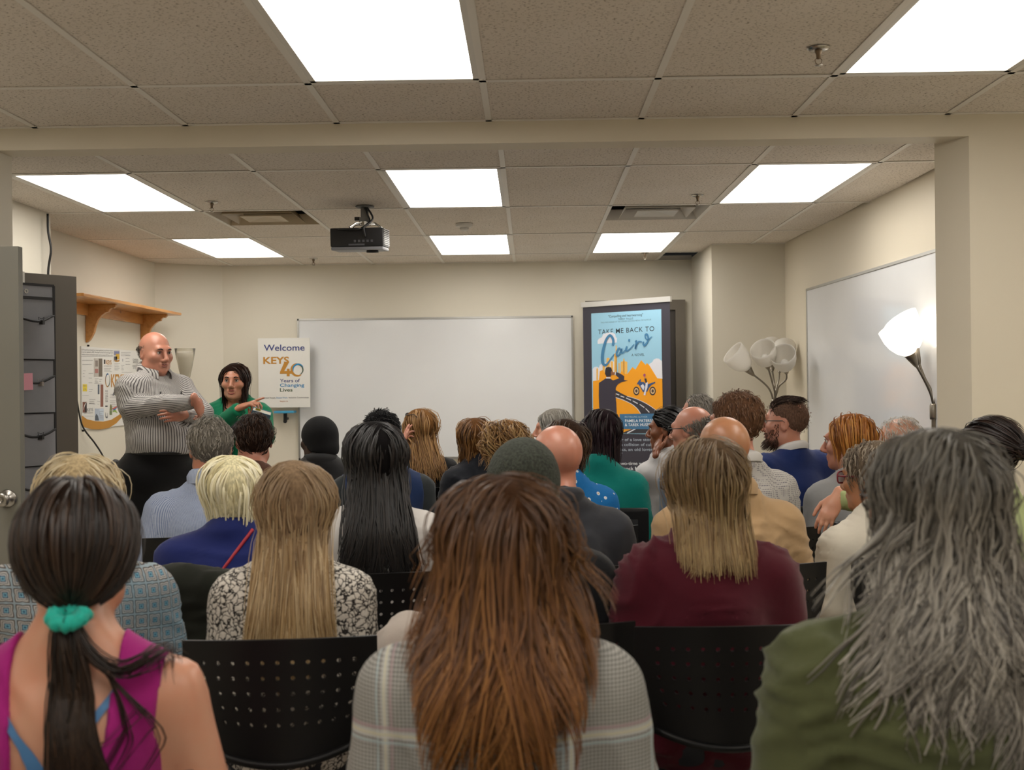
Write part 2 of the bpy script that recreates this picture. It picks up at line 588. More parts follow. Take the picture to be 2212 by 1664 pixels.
# ------------------------------------------------------------------ flat printed boards: a plane in the room and marks laid on it
class Plane:
    def __init__(s, o, ex, n, up=(0, 0, 1)):
        s.o = np.asarray(o, float)
        s.ex = np.asarray(ex, float) / np.linalg.norm(ex)
        s.ez = np.asarray(up, float)
        s.n = np.asarray(n, float) / np.linalg.norm(n)
    def px(s, x, y):
        d = ray(x, y)
        t = ((s.o - CAMP) @ s.n) / (d @ s.n)
        p = CAMP + d * t - s.o
        return np.array([p @ s.ex, p @ s.ez])
    def w(s, uv, off=0.0):
        uv = np.asarray(uv, float)
        return s.o + uv[..., :1] * s.ex + uv[..., 1:2] * s.ez + off * s.n
    def M(s, off):
        M = np.eye(4)
        M[:3, 0], M[:3, 1], M[:3, 2] = s.ex, s.ez, s.n
        M[:3, 3] = s.o + s.n * off
        return M
class Board:
    """a sign: parts are given in pixels of the photograph's crop, measured on the sign's own plane"""
    def __init__(s, root, plane, crop=(0, 0, 1.0)):
        s.root, s.pl, s.crop = root, plane, crop
        s.L = np.array(root.location)
    def q(s, x, y):
        return s.pl.px(s.crop[0] + x / s.crop[2], s.crop[1] + y / s.crop[2])
    def poly(s, name, pts, m, layer=1, raw=False, th=0.0005):
        uv = pts if raw else [s.q(*p) for p in pts]
        a = sum(uv[i][0] * uv[(i + 1) % len(uv)][1] - uv[(i + 1) % len(uv)][0] * uv[i][1] for i in range(len(uv)))
        if a < 0:
            uv = uv[::-1]
        mb = MB().prism(uv, th, s.pl.M(layer * 0.0006))
        v, f = mb.data()
        o = mesh_obj(name, v - s.L, f, m, s.root)
        return o
    def text(s, t, a, b, m, layer=2, bold=0.0, h=None, name='lettering', shear=0.0, spacing=1.0, align=None, split=False):
        """text from baseline point a to b (crop pixels); h = cap height in crop pixels"""
        A, B = s.q(*a), s.q(*b)
        W = np.linalg.norm(B - A)
        v, f = text_geo(t, 1.0, bold, 'LEFT', shear=shear, spacing=spacing)
        x0, x1 = v[:, 0].min(), v[:, 0].max()
        if h is None:
            k = W / (x1 - x0)
            ky = k
        else:
            ky = np.linalg.norm(s.q(a[0], a[1] - h) - A) / 0.69
            k = W / (x1 - x0)
        ex = (B - A) / W
        ey = np.array([-ex[1], ex[0]])
        uv = A + ((v[:, :1] - x0) * k) * ex + (v[:, 1:2] * ky) * ey
        P = s.pl.w(uv, layer * 0.0006)
        if split:                         # each letter a part of its own
            par = list(range(len(P)))
            def find(a_):
                while par[a_] != a_:
                    par[a_] = par[par[a_]]
                    a_ = par[a_]
                return a_
            for q in f:
                for j in q[1:]:
                    par[find(j)] = find(q[0])
            gr = {}
            for q in f:
                gr.setdefault(find(q[0]), []).append(q)
            for fs in gr.values():
                ids = sorted({j for q in fs for j in q})
                mp = {j: n_ for n_, j in enumerate(ids)}
                mesh_obj('letter', P[ids] - s.L, [tuple(mp[j] for j in q) for q in fs], m, s.root)
            return None
        return mesh_obj(name, P - s.L, f, m, s.root)
    def stroke(s, name, pts, widths, m, layer=2, n=40, raw=False):
        uv = np.array([p if raw else s.q(*p) for p in pts])
        p = spline(np.c_[uv, np.zeros(len(uv))], n)[:, :2]
        w = np.interp(np.linspace(0, 1, n), np.linspace(0, 1, len(widths)), widths)
        t = np.gradient(p, axis=0)
        t /= np.linalg.norm(t, axis=1)[:, None] + 1e-9
        nn = np.c_[-t[:, 1], t[:, 0]]
        a, b = p + nn * w[:, None] / 2, p - nn * w[:, None] / 2
        P = np.concatenate([s.pl.w(a, layer * 0.0006), s.pl.w(b, layer * 0.0006)])
        f = [(i, n + i, n + i + 1, i + 1) for i in range(n - 1)]
        return mesh_obj(name, P - s.L, f, m, s.root)
    def ring(s, name, c, r0, r1, a0, a1, m, layer=2, taper=True, n=28, ecc=0.0, rx=1.0):
        """crescent arc in crop pixels"""
        c_ = s.q(*c)
        k = np.linalg.norm(s.q(c[0], c[1] + 10) - c_) / 10
        a = np.radians(np.linspace(a0, a1, n))
        w = np.sin(np.linspace(0, math.pi, n)) ** 0.6 if taper else np.ones(n)
        rm, hw = (r0 + r1) / 2, (r1 - r0) / 2
        pts = []
        for sg in (1, -1):
            rr = (rm + sg * hw * w) * k
            pts.append(np.c_[c_[0] + rx * rr * np.cos(a), c_[1] + rr * np.sin(a)])
        P = np.concatenate([s.pl.w(pts[0], layer * 0.0006), s.pl.w(pts[1], layer * 0.0006)])
        f = [(i, i + 1, n + i + 1, n + i) for i in range(n - 1)]
        return mesh_obj(name, P - s.L, f, m, s.root)
def ink(c):
    return mat('ink_' + c.strip('#'), c, 0.6)

# ---- whiteboard on the back wall
M_white = None
def whiteboard_mat():
    b = NB('whiteboard_enamel')
    v = b.coord()
    b.color(b.ramp(b.noise(v, 1.5, 3), [(0.3, srgb('#d9dadc')), (0.7, srgb('#dee0e2'))]))
    b.set(Roughness=0.10, Specular_IOR_Level=0.5)
    return b.m
M_white = whiteboard_mat()
M_alu = mat('aluminium', '#b9b8b4', 0.35, 0.9)
a, c = at(643, 690, YB), at(1237, 682, YB)
x0, x1, z1 = a[0], c[0], (a[2] + c[2]) / 2
z0 = z1 - 1.22
t = thing('whiteboard', ((x0 + x1) / 2, YB, z0), 0, 'wide whiteboard with thin metal frame on the back wall', 'whiteboard')
w = (x1 - x0) / 2
MB().box((-w, -0.016, 0), (w, -0.003, 1.22)).build('panel', M_white, t)
for q in (((-w, -0.022, 1.205), (w, -0.002, 1.222)), ((-w, -0.022, -0.002), (w, -0.002, 0.014)), ((-w - 0.001, -0.022, 0), (-w + 0.014, -0.002, 1.22)), ((w - 0.014, -0.022, 0), (w + 0.001, -0.002, 1.22))):
    MB().box(*q).build('frame_rail', M_alu, t)
MB().box((-w + 0.1, -0.085, -0.004), (w - 0.1, -0.02, 0.008)).box((-w + 0.1, -0.088, -0.004), (w - 0.1, -0.082, 0.02)).build('tray', M_alu, t)
# ---- whiteboard on the right wall
def rp(y, z, off=0.0):
    return np.array([RWX(y) - off, y, z])
ya, yb = 8.02, 5.45
zt, zb = 2.105, 0.885
t = thing('whiteboard', rp((ya + yb) / 2, zb), 0, 'glossy whiteboard on the right wall behind the lit lamp', 'whiteboard')
Lc = np.array(t.location)
def rbox(ya, yb, za, zb_, o0, o1):
    v = [rp(y, z, o) - Lc for o in (o0, o1) for (y, z) in ((ya, za), (yb, za), (yb, zb_), (ya, zb_))]
    return v, [(0, 1, 2, 3), (7, 6, 5, 4), (0, 4, 5, 1), (1, 5, 6, 2), (2, 6, 7, 3), (3, 7, 4, 0)]
mesh_obj('panel', *rbox(ya, yb, zb, zt, 0.003, 0.018), M_white, t)
for q in ((ya, yb, zt - 0.014, zt + 0.002), (ya, yb, zb - 0.002, zb + 0.014), (ya + 0.001, ya - 0.014, zb, zt), (yb + 0.014, yb - 0.001, zb, zt)):
    mesh_obj('frame_rail', *rbox(*q, 0.002, 0.024), M_alu, t)
mesh_obj('tray', *rbox(ya - 0.1, yb + 0.1, zb - 0.004, zb + 0.006, 0.02, 0.09), M_alu, t)

# ---- door in the back wall behind the banner
M_doorframe = mat('bronze_paint', '#6b6357', 0.45)
M_door = mat('dark_bronze_door', '#3b352f', 0.4)
d = struct(MB().box((0.56, YB - 0.03, 0), (1.26, YB - 0.005, 2.08)).build('door_1', M_door), None)
for q in (((1.26, YB - 0.06, 0), (1.345, YB - 0.001, 2.165)), ((0.49, YB - 0.06, 0), (0.56, YB - 0.001, 2.165)), ((0.56, YB - 0.06, 2.08), (1.26, YB - 0.001, 2.165))):
    MB().box(*q).build('door_frame', M_doorframe, d)

# ---- open doors on the left
M_greydoor = mat('grey_green_door', '#77746a', 0.45, noise=0.04, nscale=3)
M_brown = mat('brown_grey_door', '#5c554c', 0.5, noise=0.04, nscale=3)
M_steel = mat('brushed_steel', '#a9a59e', 0.3, 1.0)
def door_leaf(name, hinge, free, h, m):
    hinge, free = np.array(hinge), np.array(free)
    e = (free - hinge)
    W = np.linalg.norm(e)
    ang = math.atan2(e[1], e[0])
    o = MB().box((0, -0.02, 0.01), (W, 0.02, h)).build(name, m)
    o.location = (*hinge, 0)
    o.rotation_euler = (0, 0, ang)
    return o, W
d1, W1 = door_leaf('door_2', (-2.86, 4.43), (at(47, 832, 4.44)[0], 4.44), 2.02, M_greydoor)
struct(d1)
kz = at(13, 1078, 4.40)
kx = kz[0] + 2.86
MB().lathe([(0.0, 0), (0.034, 0), (0.036, 0.006), (0.030, 0.010), (0.014, 0.013), (0.012, 0.035), (0.022, 0.042), (0.029, 0.055), (0.026, 0.066), (0.012, 0.070), (0.012, 0.068), (0.0, 0.068)], 28, (kx, -0.02, kz[2]), (0, -1, 0)).build('door_knob', M_steel, d1, True)
d2, W2 = door_leaf('door_3', (-2.84, 5.02), (at(160, 597, 5.75)[0], 5.75), 2.03, M_brown)
struct(d2)

# ---- hanging pocket organiser on the second door
e2 = np.array([d2.matrix_basis[0][0], d2.matrix_basis[1][0], 0])
n2 = np.array([e2[1], -e2[0], 0])
pl2 = Plane(np.array([*d2.location[:2], 0]) + n2 * 0.021, e2, n2)
M_org = mat('grey_organiser_fabric', '#85858a', 0.75, noise=0.06, nscale=8, bump=0.1)
M_orgt = mat('black_binding', '#1f1e1f', 0.7)
ur = pl2.px(116, 700)[0]
ul = ur - 0.50
ztop, zbot = pl2.px(100, 617)[1], 0.25
t = thing('pocket_organiser', pl2.w(np.array([(ul + ur) / 2, zbot])), 0, 'grey hanging fabric pocket organiser on the brown-grey door', 'organiser')
Lo = np.array(t.location)
def org(name, uv, off0, off1, m):
    v, f = MB().prism(uv, off1 - off0, pl2.M(off0)).data()
    return mesh_obj(name, v - Lo, f, m, t)
org('backing', [(ul, zbot), (ur, zbot), (ur, ztop), (ul, ztop)], 0.001, 0.006, M_org)
org('hanging_strap', [(ul + 0.33, ztop - 0.01), (ul + 0.345, ztop - 0.01), (ul + 0.345, 2.034), (ul + 0.33, 2.034)], 0.002, 0.004, mat('white_plastic', '#d5d2cb', 0.5))
org('binding', [(ul, ztop - 0.006), (ur, ztop - 0.006), (ur, ztop + 0.006), (ul, ztop + 0.006)], 0.006, 0.009, M_orgt)
org('binding', [(ur - 0.008, zbot), (ur + 0.004, zbot), (ur + 0.004, ztop), (ur - 0.008, ztop)], 0.006, 0.009, M_orgt)
um = (ul + ur) / 2
org('binding', [(um - 0.008, zbot), (um + 0.008, zbot), (um + 0.008, ztop - 0.06), (um - 0.008, ztop - 0.06)], 0.006, 0.012, M_orgt)
rows = [pl2.px(90, y)[1] for y in (645, 776, 891, 1005, 1120)]
rows = rows + [rows[-1] - 0.27 * k for k in (1, 2)]
MB_ = MB()
for k, z in enumerate(rows):
    if z > zbot:
        org('binding', [(ul, z - 0.007), (ur, z - 0.007), (ur, z + 0.007), (ul, z + 0.007)], 0.006, 0.011, M_orgt)
for k in range(len(rows) - 1):
    for (ua, ub) in ((ul, um), (um, ur)):
        za, zb_ = rows[k + 1], rows[k] - 0.085
        if za < zbot:
            continue
        nu, nv = 10, 8
        v, f = [], []
        for j in range(nv + 1):
            for i in range(nu + 1):
                a_, b_ = i / nu, j / nv
                sag = 0.035 * math.sin(math.pi * min(1, a_ * 1.05)) * b_ * (1 if a_ > 0.5 else 1.0)
                zz = za + (zb_ - za) * b_ - sag
                bul = 0.014 + 0.052 * (math.sin(math.pi * a_) ** 0.7) * (0.25 + 0.75 * b_) * (0.8 + 0.3 * math.sin(5 * a_ + k))
                v.append(pl2.w(np.array([ua + 0.006 + (ub - ua - 0.012) * a_, zz]), bul) - Lo)
        for j in range(nv):
            for i in range(nu):
                q = j * (nu + 1) + i
                f.append((q, q + 1, q + nu + 2, q + nu + 1))
        pk = mesh_obj('pocket', v, f, M_org, t, True)
        rim = [np.array(v[nv * (nu + 1) + i]) for i in range(nu + 1)]
        MB().tube(rim, 0.006, 6).build('pocket_rim', M_orgt, pk, True)
        c_ = rim[int(nu * 0.68)]
        MB().box(c_ + (-0.012, -0.012, -0.016), c_ + (0.012, 0.012, 0.004)).tube([c_ + (-0.01, 0, 0.0), c_ + (-0.014, 0, 0.02), c_ + (0.0, 0, 0.012)], 0.0015, 5).tube([c_ + (0.01, 0, 0.0), c_ + (0.014, 0, 0.02), c_ + (0.002, 0, 0.012)], 0.0015, 5).build('binder_clip', M_steel if k % 2 else M_orgt, pk)
MB().lathe([(0.006, 0.0), (0.011, 0.0), (0.011, 0.002), (0.006, 0.002)], 14, pl2.w(np.array([um + 0.10, ztop - 0.035]), 0.007) - Lo, n2).build('eyelet', M_steel, t)
nt = pl2.px(59, 820)
p_ = pl2.w(np.array([nt[0] - 0.10, nt[1] - 0.055]), 0.075)
no = thing('paper_note', p_, 0, 'pink paper note clipped to the grey pocket organiser', 'note')
v, f = MB().prism([(0, 0), (0.085, 0.004), (0.083, 0.085), (0.0, 0.082)], 0.0006, Plane((0, 0, 0), e2, n2).M(0)).data()
mesh_obj('sheet', v, f, mat('pink_paper', '#d898a6', 0.8), no)

# ---- black cable hanging from the ceiling corner, second one down to the telephone
M_black = mat('black_rubber', '#151414', 0.45)
pts = [at(103, 462, 6.62), at(104, 500, 6.62), at(110, 540, 6.62), at(104, 590, 6.62), at(106, 680, 6.62), at(104, 900, 6.62)]
pts = [np.array(p) for p in pts]
tag(MB().tube(spline(pts, 40), 0.007, 8).build('cable', M_black, None, True), 'black cable hanging down the wall corner behind the open door', 'cable')
pts = [on_x(150, 780, -3.10), on_x(166, 865, -3.10), on_x(178, 920, -3.10), on_x(205, 958, -3.09), on_x(222, 985, -3.05), np.array([-2.98, 8.05, 0.80])]
tag(MB().tube(spline(pts, 40), 0.006, 8).build('cable', M_black, None, True), 'black cable curving down the left wall to the telephone', 'cable')

# ---- pine shelf on the left wall
def pine_mat():
    b = NB('pine')
    v = b.coord('Object', (6.0, 0.8, 6.0))
    n1 = b.noise(v, 5, 4, 0.6)
    kn = b.n('ShaderNodeTexVoronoi')
    kn.inputs['Scale'].default_value = 3.4
    b.l(b.coord('Object', (1.5, 1.0, 1.5)), kn.inputs['Vector'])
    k = b.ramp(kn.outputs['Distance'], [(0.03, (1, 1, 1)), (0.09, (0, 0, 0))])
    b.color(b.mix(k, b.ramp(n1, [(0.3, srgb('#b9793a')), (0.55, srgb('#cf9350')), (0.75, srgb('#c58543'))]), srgb('#7d4a20')))
    b.set(Roughness=0.38, Coat_Weight=0.3)
    return b.m
M_pine = pine_mat()
XL = -3.14
ys, ye = 7.25, 9.30
zsh = CAMZ + (CYP - 678) * 9.2 / FPX + 0.045
t = thing('wall_shelf', (XL, (ys + ye) / 2, zsh - 0.30), 0, 'pine wall shelf with scrolled brackets above the printed poster', 'shelf')
ym = (ys + ye) / 2
bevel(MB().box((0.001, ys - ym, 0.28), (0.27, ye - ym, 0.302)).build('board', M_pine, t), 0.006)
bevel(MB().box((0.001, ys - ym + 0.04, 0.20), (0.022, ye - ym - 0.12, 0.28)).build('back_rail', M_pine, t), 0.003)
prof = [(0, 0.28), (0.215, 0.28), (0.215, 0.262), (0.20, 0.250), (0.185, 0.252), (0.17, 0.24), (0.165, 0.225), (0.145, 0.222), (0.115, 0.20), (0.085, 0.165), (0.068, 0.12), (0.06, 0.085), (0.045, 0.055), (0.03, 0.03), (0.01, 0.012), (0, 0.01)]
for yb_ in (7.95, 9.08):
    M = np.eye(4)
    M[:3, 0], M[:3, 1], M[:3, 2] = (1, 0, 0), (0, 0, 1), (0, 1, 0)
    M[:3, 3] = (0.001, yb_ - ym, 0)
    bevel(MB().prism(prof, 0.035, M).build('bracket', M_pine, t), 0.004)

# ---- printed poster on the left wall
M_paper = mat('white_foamboard', '#dcdbd6', 0.55)
plp = Plane((XL + 0.001, 7.89, 1.15), (0, 1, 0), (1, 0, 0))
tl, bl = plp.px(173, 748), plp.px(176, 928)
tr = plp.px(302, 758)
pw0, pw1, pz0, pz1 = tl[0], tr[0] + 0.02, bl[1], tl[1]
t = thing('poster', plp.w(np.array([(pw0 + pw1) / 2, pz0])), 0, 'white printed poster of small clippings and gold logo on the left wall', 'poster')
B = Board(t, plp, (150, 720, 6.935))
B.poly('board', [(pw0, pz0), (pw1, pz0), (pw1, pz1), (pw0, pz1)], M_paper, 0, True, 0.008)
B.pl = Plane(plp.o + plp.n * 0.008, plp.ex, plp.n)
GOLD, GREY = ink('#b98330'), ink('#6e6d70')
LG = ink('#9a999c')
B.text('KEYS visual brand identity has changed significantly over the last 40 years.', (180, 258), (650, 272), GREY, h=22)
B.text('It was last updated in 2022. We hope our brand will encourage more', (180, 290), (650, 304), GREY, h=22)
B.text('members of our community to reach out to see what KEYS has to offer.', (180, 328), (650, 342), GREY, h=22)
B.text('KEYS', (622, 804), (822, 800), GOLD, bold=0.02, h=186)
cc, k = B.q(572, 705), 0
for (ra, a0, a1, col, wd) in ((1.0, 100, 300, '#b98330', 9), (0.96, 60, 200, '#2f6fa6', 9), (0.92, 250, 420, '#5d6f63', 7)):
    an = np.radians(np.linspace(a0, a1, 16))
    pts = [(572 + 34 * ra * math.cos(q), 705 - 98 * ra * math.sin(q)) for q in an]
    B.stroke('logo_arc', pts, [0.002, 0.010, 0.012, 0.008, 0.002], ink(col))
def clip_box(x0, y0, x1, y1, col, layer=1, name='clipping'):
    B.poly(name, [(x0, y0), (x1, y0), (x1, y1), (x0, y1)], ink(col), layer)
clip_box(365, 378, 490, 655, '#b9b4ac'); clip_box(437, 382, 490, 650, '#6d6458', 2); clip_box(385, 410, 425, 500, '#8a8078', 2); clip_box(380, 535, 428, 600, '#a8716a', 2)
clip_box(660, 250, 750, 430, '#c9c6c2'); clip_box(668, 270, 745, 330, '#7a7fa0', 2); clip_box(690, 310, 745, 390, '#c9a23c', 3); clip_box(665, 350, 710, 410, '#55565c', 3); B.poly('clipping', [(662, 395), (700, 412), (748, 398), (735, 425), (690, 432)], GOLD, 4)
clip_box(198, 765, 262, 872, '#dfc83a'); B.text('KEYS', (205, 800), (252, 800), GREY, h=22)
B.text('JOB', (205, 850), (248, 850), GREY, h=20)
clip_box(464, 770, 506, 1104, '#8a5a4c'); clip_box(424, 770, 448, 915, '#56616f')
clip_box(196, 1030, 258, 1190, '#7a4a3a'); clip_box(228, 1045, 256, 1180, '#2f2d2f', 2)
B.text('KEYS', (262, 1172), (352, 1168), ink('#7b7a80'), h=48); B.text('Job Centre', (215, 1205), (350, 1200), GREY, h=20)
B.stroke('clipping_mark', [(205, 1150), (222, 1090), (250, 1035)], [0.004, 0.010, 0.004], ink('#d8d5d0'), 3)
clip_box(380, 1130, 512, 1312, '#aeb9c8'); B.poly('clipping', [(384, 1310), (384, 1250), (400, 1205), (425, 1240), (440, 1310)], ink('#4b5560'), 2); B.poly('clipping', [(440, 1140), (510, 1135), (510, 1230), (450, 1220)], ink('#c3cfdd'), 2)
B.text('KEYS', (545, 465), (628, 468), GOLD, h=60, bold=0.02); clip_box(514, 396, 536, 462, '#3a3837'); B.text('JOB CENTRE STRATEGIES', (516, 498), (628, 498), GREY, h=12)
for (x0, y0, x1, n_, dy) in ((190, 405, 345, 2, 60), (200, 560, 240, 3, 42), (285, 600, 350, 3, 70), (290, 840, 350, 2, 30), (516, 525, 622, 2, 24), (770, 290, 915, 3, 22), (775, 480, 818, 4, 22), (838, 330, 910, 4, 45), (672, 450, 752, 5, 24), (378, 680, 432, 4, 20), (445, 690, 486, 2, 30), (605, 1010, 705, 4, 28), (728, 890, 750, 5, 24), (612, 915, 705, 2, 24), (295, 990, 385, 3, 28), (418, 1020, 456, 2, 40), (725, 1080, 800, 2, 28), (450, 1170, 505, 4, 32)):
    for j in range(n_):
        y = y0 + dy * j
        B.poly('print_line', [(x0, y), (x1 - (17 * j) % 23, y + 1), (x1 - (17 * j) % 23, y + 6), (x0, y + 5)], LG, 2)
for q in (('CAREER', 945, 1030, 410, 28), ('SERVICES', 950, 1025, 445, 28), ('CAREER AND', 940, 1035, 500, 20), ('JOBS', 948, 1030, 530, 20)):
    B.text(q[0], (q[1], q[3]), (q[2], q[3] + 3), GREY, h=q[4])
for j, ch in enumerate(('N.4', 'V.2', 'JOB', 'G21', 'S8')):
    B.text(ch, (535, 880 + 38 * j), (572, 880 + 38 * j), GREY, h=26)
B.poly('clipping', [(640, 930), (665, 870), (668, 890), (690, 905), (660, 935)], GREY, 2)
B.poly('clipping', [(600, 1160), (605, 1090), (618, 1065), (635, 1095), (640, 1160)], ink('#7d7a50'), 2); clip_box(600, 1165, 636, 1225, '#6f7a55')
B.stroke('clipping_mark', [(640, 1130), (680, 1125), (715, 1095)], [0.006, 0.02, 0.006], ink('#c05a4a'), 2); B.stroke('clipping_mark', [(645, 1180), (680, 1160), (715, 1195)], [0.006, 0.02, 0.006], ink('#8fb04e'), 2)
B.stroke('clipping_mark', [(648, 1150), (680, 1140), (712, 1112)], [0.004, 0.012, 0.004], ink('#3f76a8'), 3)
clip_box(720, 1055, 765, 1125, '#7a4f48'); B.stroke('clipping_mark', [(768, 880), (780, 1000), (815, 1000), (815, 880)], [0.008, 0.016, 0.016, 0.008], GOLD, 2)
B.stroke('clipping_mark', [(540, 1190), (545, 1255), (568, 1255), (570, 1195)], [0.006, 0.012, 0.012, 0.006], GREY, 2); clip_box(536, 1085, 570, 1105, '#4a494c')
B.ring('clipping_mark', (795, 405), 12, 18, 0, 360, ink('#4b5d86'), 2, False)
for y_, xa, xb in ((345, 170, 650), (582, 780, 930), (752, 370, 490), (930, 190, 285), (1055, 290, 385), (1240, 185, 360), (962, 605, 705), (570, 516, 630)):
    B.poly('print_rule', [(xa, y_), (xb, y_ + 5), (xb, y_ + 9), (xa, y_ + 4)], LG, 1)
sw = [(182, 1232), (260, 1290), (380, 1318), (500, 1325), (620, 1300), (740, 1225), (840, 1120), (860, 1150), (790, 1250), (700, 1350), (590, 1420), (450, 1443), (340, 1440), (240, 1415), (186, 1390)]
B.poly('gold_swoosh', sw, GOLD, 2)
B.text('4', (826, 1344), (900, 1340), GOLD, h=150, bold=0.02)
for q in (plp.px(189, 747), plp.px(294, 756), plp.px(178, 931)):
    MB().lathe([(0.0, 0.014), (0.006, 0.012), (0.007, 0.0), (0.0, 0.0)], 10, plp.w(q) - np.array(t.location), (1, 0, 0)).build('pin', M_black, t)

# ---- welcome sign on an easel
YS = 9.62
pls = Plane((0, YS, 1.4), (1, 0, 0), (0, -1, 0))
c0, c1, c2, c3 = pls.px(557, 731), pls.px(669, 730), pls.px(670, 880), pls.px(559, 881)
t = thing('welcome_sign', pls.w((c2 + c3) / 2), 0, 'white welcome sign board on a small tray beside the wide whiteboard', 'sign')
B = Board(t, pls, (540, 720, 8.76))
B.poly('board', [c0, c1, c2, c3], M_paper, -15, True, 0.009)
NAVY, BLUE, GREEN, GOLD2, ORNG = ink('#2f3a78'), ink('#1f83b8'), ink('#34502f'), ink('#b9822c'), ink('#b06a3c')
B.text('Welcome', (262, 335), (1035, 328), NAVY, bold=0.012, h=115, split=True)
B.text('KEYS', (252, 580), (742, 574), GOLD2, bold=0.028, h=125, split=True)
B.poly('numeral_four', [(655, 540), (745, 540), (650, 715), (700, 715), (700, 672), (752, 672), (752, 715), (800, 715), (800, 768), (752, 768), (752, 815), (697, 815), (697, 768), (568, 768), (568, 735)], GOLD2, 3)
B.ring('logo_arc', (905, 690), 95, 140, 95, 310, GOLD2)
B.ring('logo_arc', (915, 690), 85, 118, 20, 205, BLUE, 3)
B.ring('logo_arc', (910, 695), 80, 105, -75, 95, ink('#4c5f4f'), 4)
B.text('Years of', (568, 930), (945, 926), NAVY, bold=0.012, h=62)
B.text('Changing', (568, 1016), (1028, 1012), BLUE, bold=0.012, h=62)
B.text('Lives', (568, 1106), (805, 1103), GREEN, bold=0.012, h=64)
B.text('Connected People', (178, 1238), (480, 1236), ink('#3a3a44'), bold=0.004, h=26)
B.text('Decent Work', (498, 1236), (712, 1234), BLUE, bold=0.004, h=26)
B.text('Inclusive Communities', (735, 1232), (1110, 1230), ink('#3a3a44'), bold=0.004, h=26)
B.text('keys.ca', (568, 1300), (720, 1298), ORNG, h=28)
# bracket under the sign
pe = pls.w(pls.px(614, 890))
t = thing('sign_bracket', (pe[0], YB, pe[2] - 0.10), 0, 'blue tray on a black wall bracket under the welcome sign', 'bracket')
bevel(MB().box((-0.085, -0.16, 0.088), (0.085, -0.03, 0.108)).build('tray', mat('blue_plastic', '#3f96bd', 0.4), t), 0.006)
MB().box((-0.014, -0.10, 0.015), (0.014, -0.08, 0.09)).lathe([(0, 0), (0.016, 0), (0.016, 0.012), (0, 0.012)], 14, (0, -0.092, 0.018), (0, -1, 0)).build('clamp', M_black, t)
MB().box((-0.010, -0.09, 0.03), (0.010, -0.001, 0.05)).build('arm', M_black, t)
# ---- roll-up banner
pL, pR = at(1261, 832, 9.45), at(1449, 832, 8.90)
eb = np.array([pR[0] - pL[0], pR[1] - pL[1], 0])
WB = np.linalg.norm(eb)
eb /= WB
nb_ = np.array([eb[1], -eb[0], 0])
plb = Plane(np.array([pL[0], pL[1], 0.0]), eb, nb_)
ztb = (plb.px(1261, 662)[1] + plb.px(1446, 648)[1]) / 2
t = thing('rollup_banner', plb.w(np.array([WB / 2, 0.0])), 0, 'tall dark roll-up banner with a book cover, in front of the back door', 'banner')
B = Board(t, plb, (1240, 630, 5.546))
DARK = mat('banner_dark', '#35333f', 0.5)
Lb = np.array(t.location)
B.poly('sheet', [(0, 0.10), (WB, 0.10), (WB, ztb), (0, ztb)], DARK, -2, True, 0.0012)
v, f = MB().prism([(-0.012, ztb - 0.012), (WB + 0.012, ztb - 0.012), (WB + 0.012, ztb + 0.03), (-0.012, ztb + 0.03)], 0.022, plb.M(-0.010)).data()
mesh_obj('top_rail', v - Lb, f, mat('satin_silver', '#c9c8c5', 0.35, 0.6), t)
v, f = MB().prism([(-0.03, 0.0), (WB + 0.03, 0.0), (WB + 0.03, 0.10), (-0.03, 0.10)], 0.10, plb.M(-0.05)).data()
mesh_obj('base', v - Lb, f, M_alu, t)
v, f = MB().tube([plb.w(np.array([WB / 2, 0.05]), -0.02), plb.w(np.array([WB / 2, ztb]), -0.012)], 0.008, 8).data()
mesh_obj('support_pole', v - Lb, f, M_alu, t)
SKY, YEL, CLD, STEEL, INKB = ink('#93c3dc'), ink('#ee9f12'), ink('#dcdde6'), ink('#3f7ba6'), ink('#1d2531')
SUIT = ink('#34303f')
tlx = [(205, 268), (1042, 208), (1067, 1480), (1075, 1700), (234, 1700), (232, 1640)]
u0, u1 = B.q(207, 300)[0], B.q(1050, 600)[0]
v1 = (B.q(205, 268)[1] + B.q(1042, 208)[1]) / 2
v0 = B.q(300, 1697)[1]
B.poly('cover_sky', [(u0, v0), (u1, v0), (u1, v1), (u0, v1)], SKY, 1, True)
def strip(pts):
    return pts
B.poly('cloud', [(285, 627), (283, 590), (300, 565), (335, 548), (348, 515), (385, 497), (430, 490), (470, 495), (495, 515), (500, 545), (515, 560), (512, 612)], CLD, 2)
B.poly('cloud', [(227, 1070), (224, 930), (245, 905), (275, 900), (298, 915), (310, 880), (345, 860), (390, 850), (440, 825), (480, 840), (495, 880), (480, 1060)], CLD, 2)
B.poly('cloud', [(1060, 1045), (1000, 1040), (950, 960), (900, 890), (905, 865), (940, 845), (955, 815), (985, 802), (1020, 805), (1040, 825), (1054, 830)], CLD, 2)
PALE = ink('#e8b45a')
for x0, x1, y0 in ((270, 290, 915), (345, 372, 870), (390, 430, 790), (440, 470, 830), (483, 516, 735), (500, 512, 640), (535, 548, 850), (560, 640, 830), (590, 606, 800)):
    B.poly('tower', [(x0, 1060), (x0, y0 + 14), ((x0 + x1) / 2, y0), (x1, y0 + 14), (x1, 1060)], PALE, 3)
B.poly('desert', [(229, 1075), (300, 1060), (312, 955), (345, 940), (380, 985), (450, 1000), (550, 985), (575, 950), (600, 985), (640, 990), (702, 905), (738, 935), (806, 822), (860, 880), (875, 858), (905, 885), (1000, 1040), (1059, 1045), (1066, 1440), (1072, 1700), (236, 1700), (230, 1300)], YEL, 4)
B.poly('road', [(500, 1180), (560, 1215), (640, 1255), (740, 1285), (860, 1340), (960, 1400), (1030, 1450), (1045, 1470), (810, 1470), (770, 1410), (700, 1350), (600, 1300), (500, 1265)], ink('#33323a'), 5)
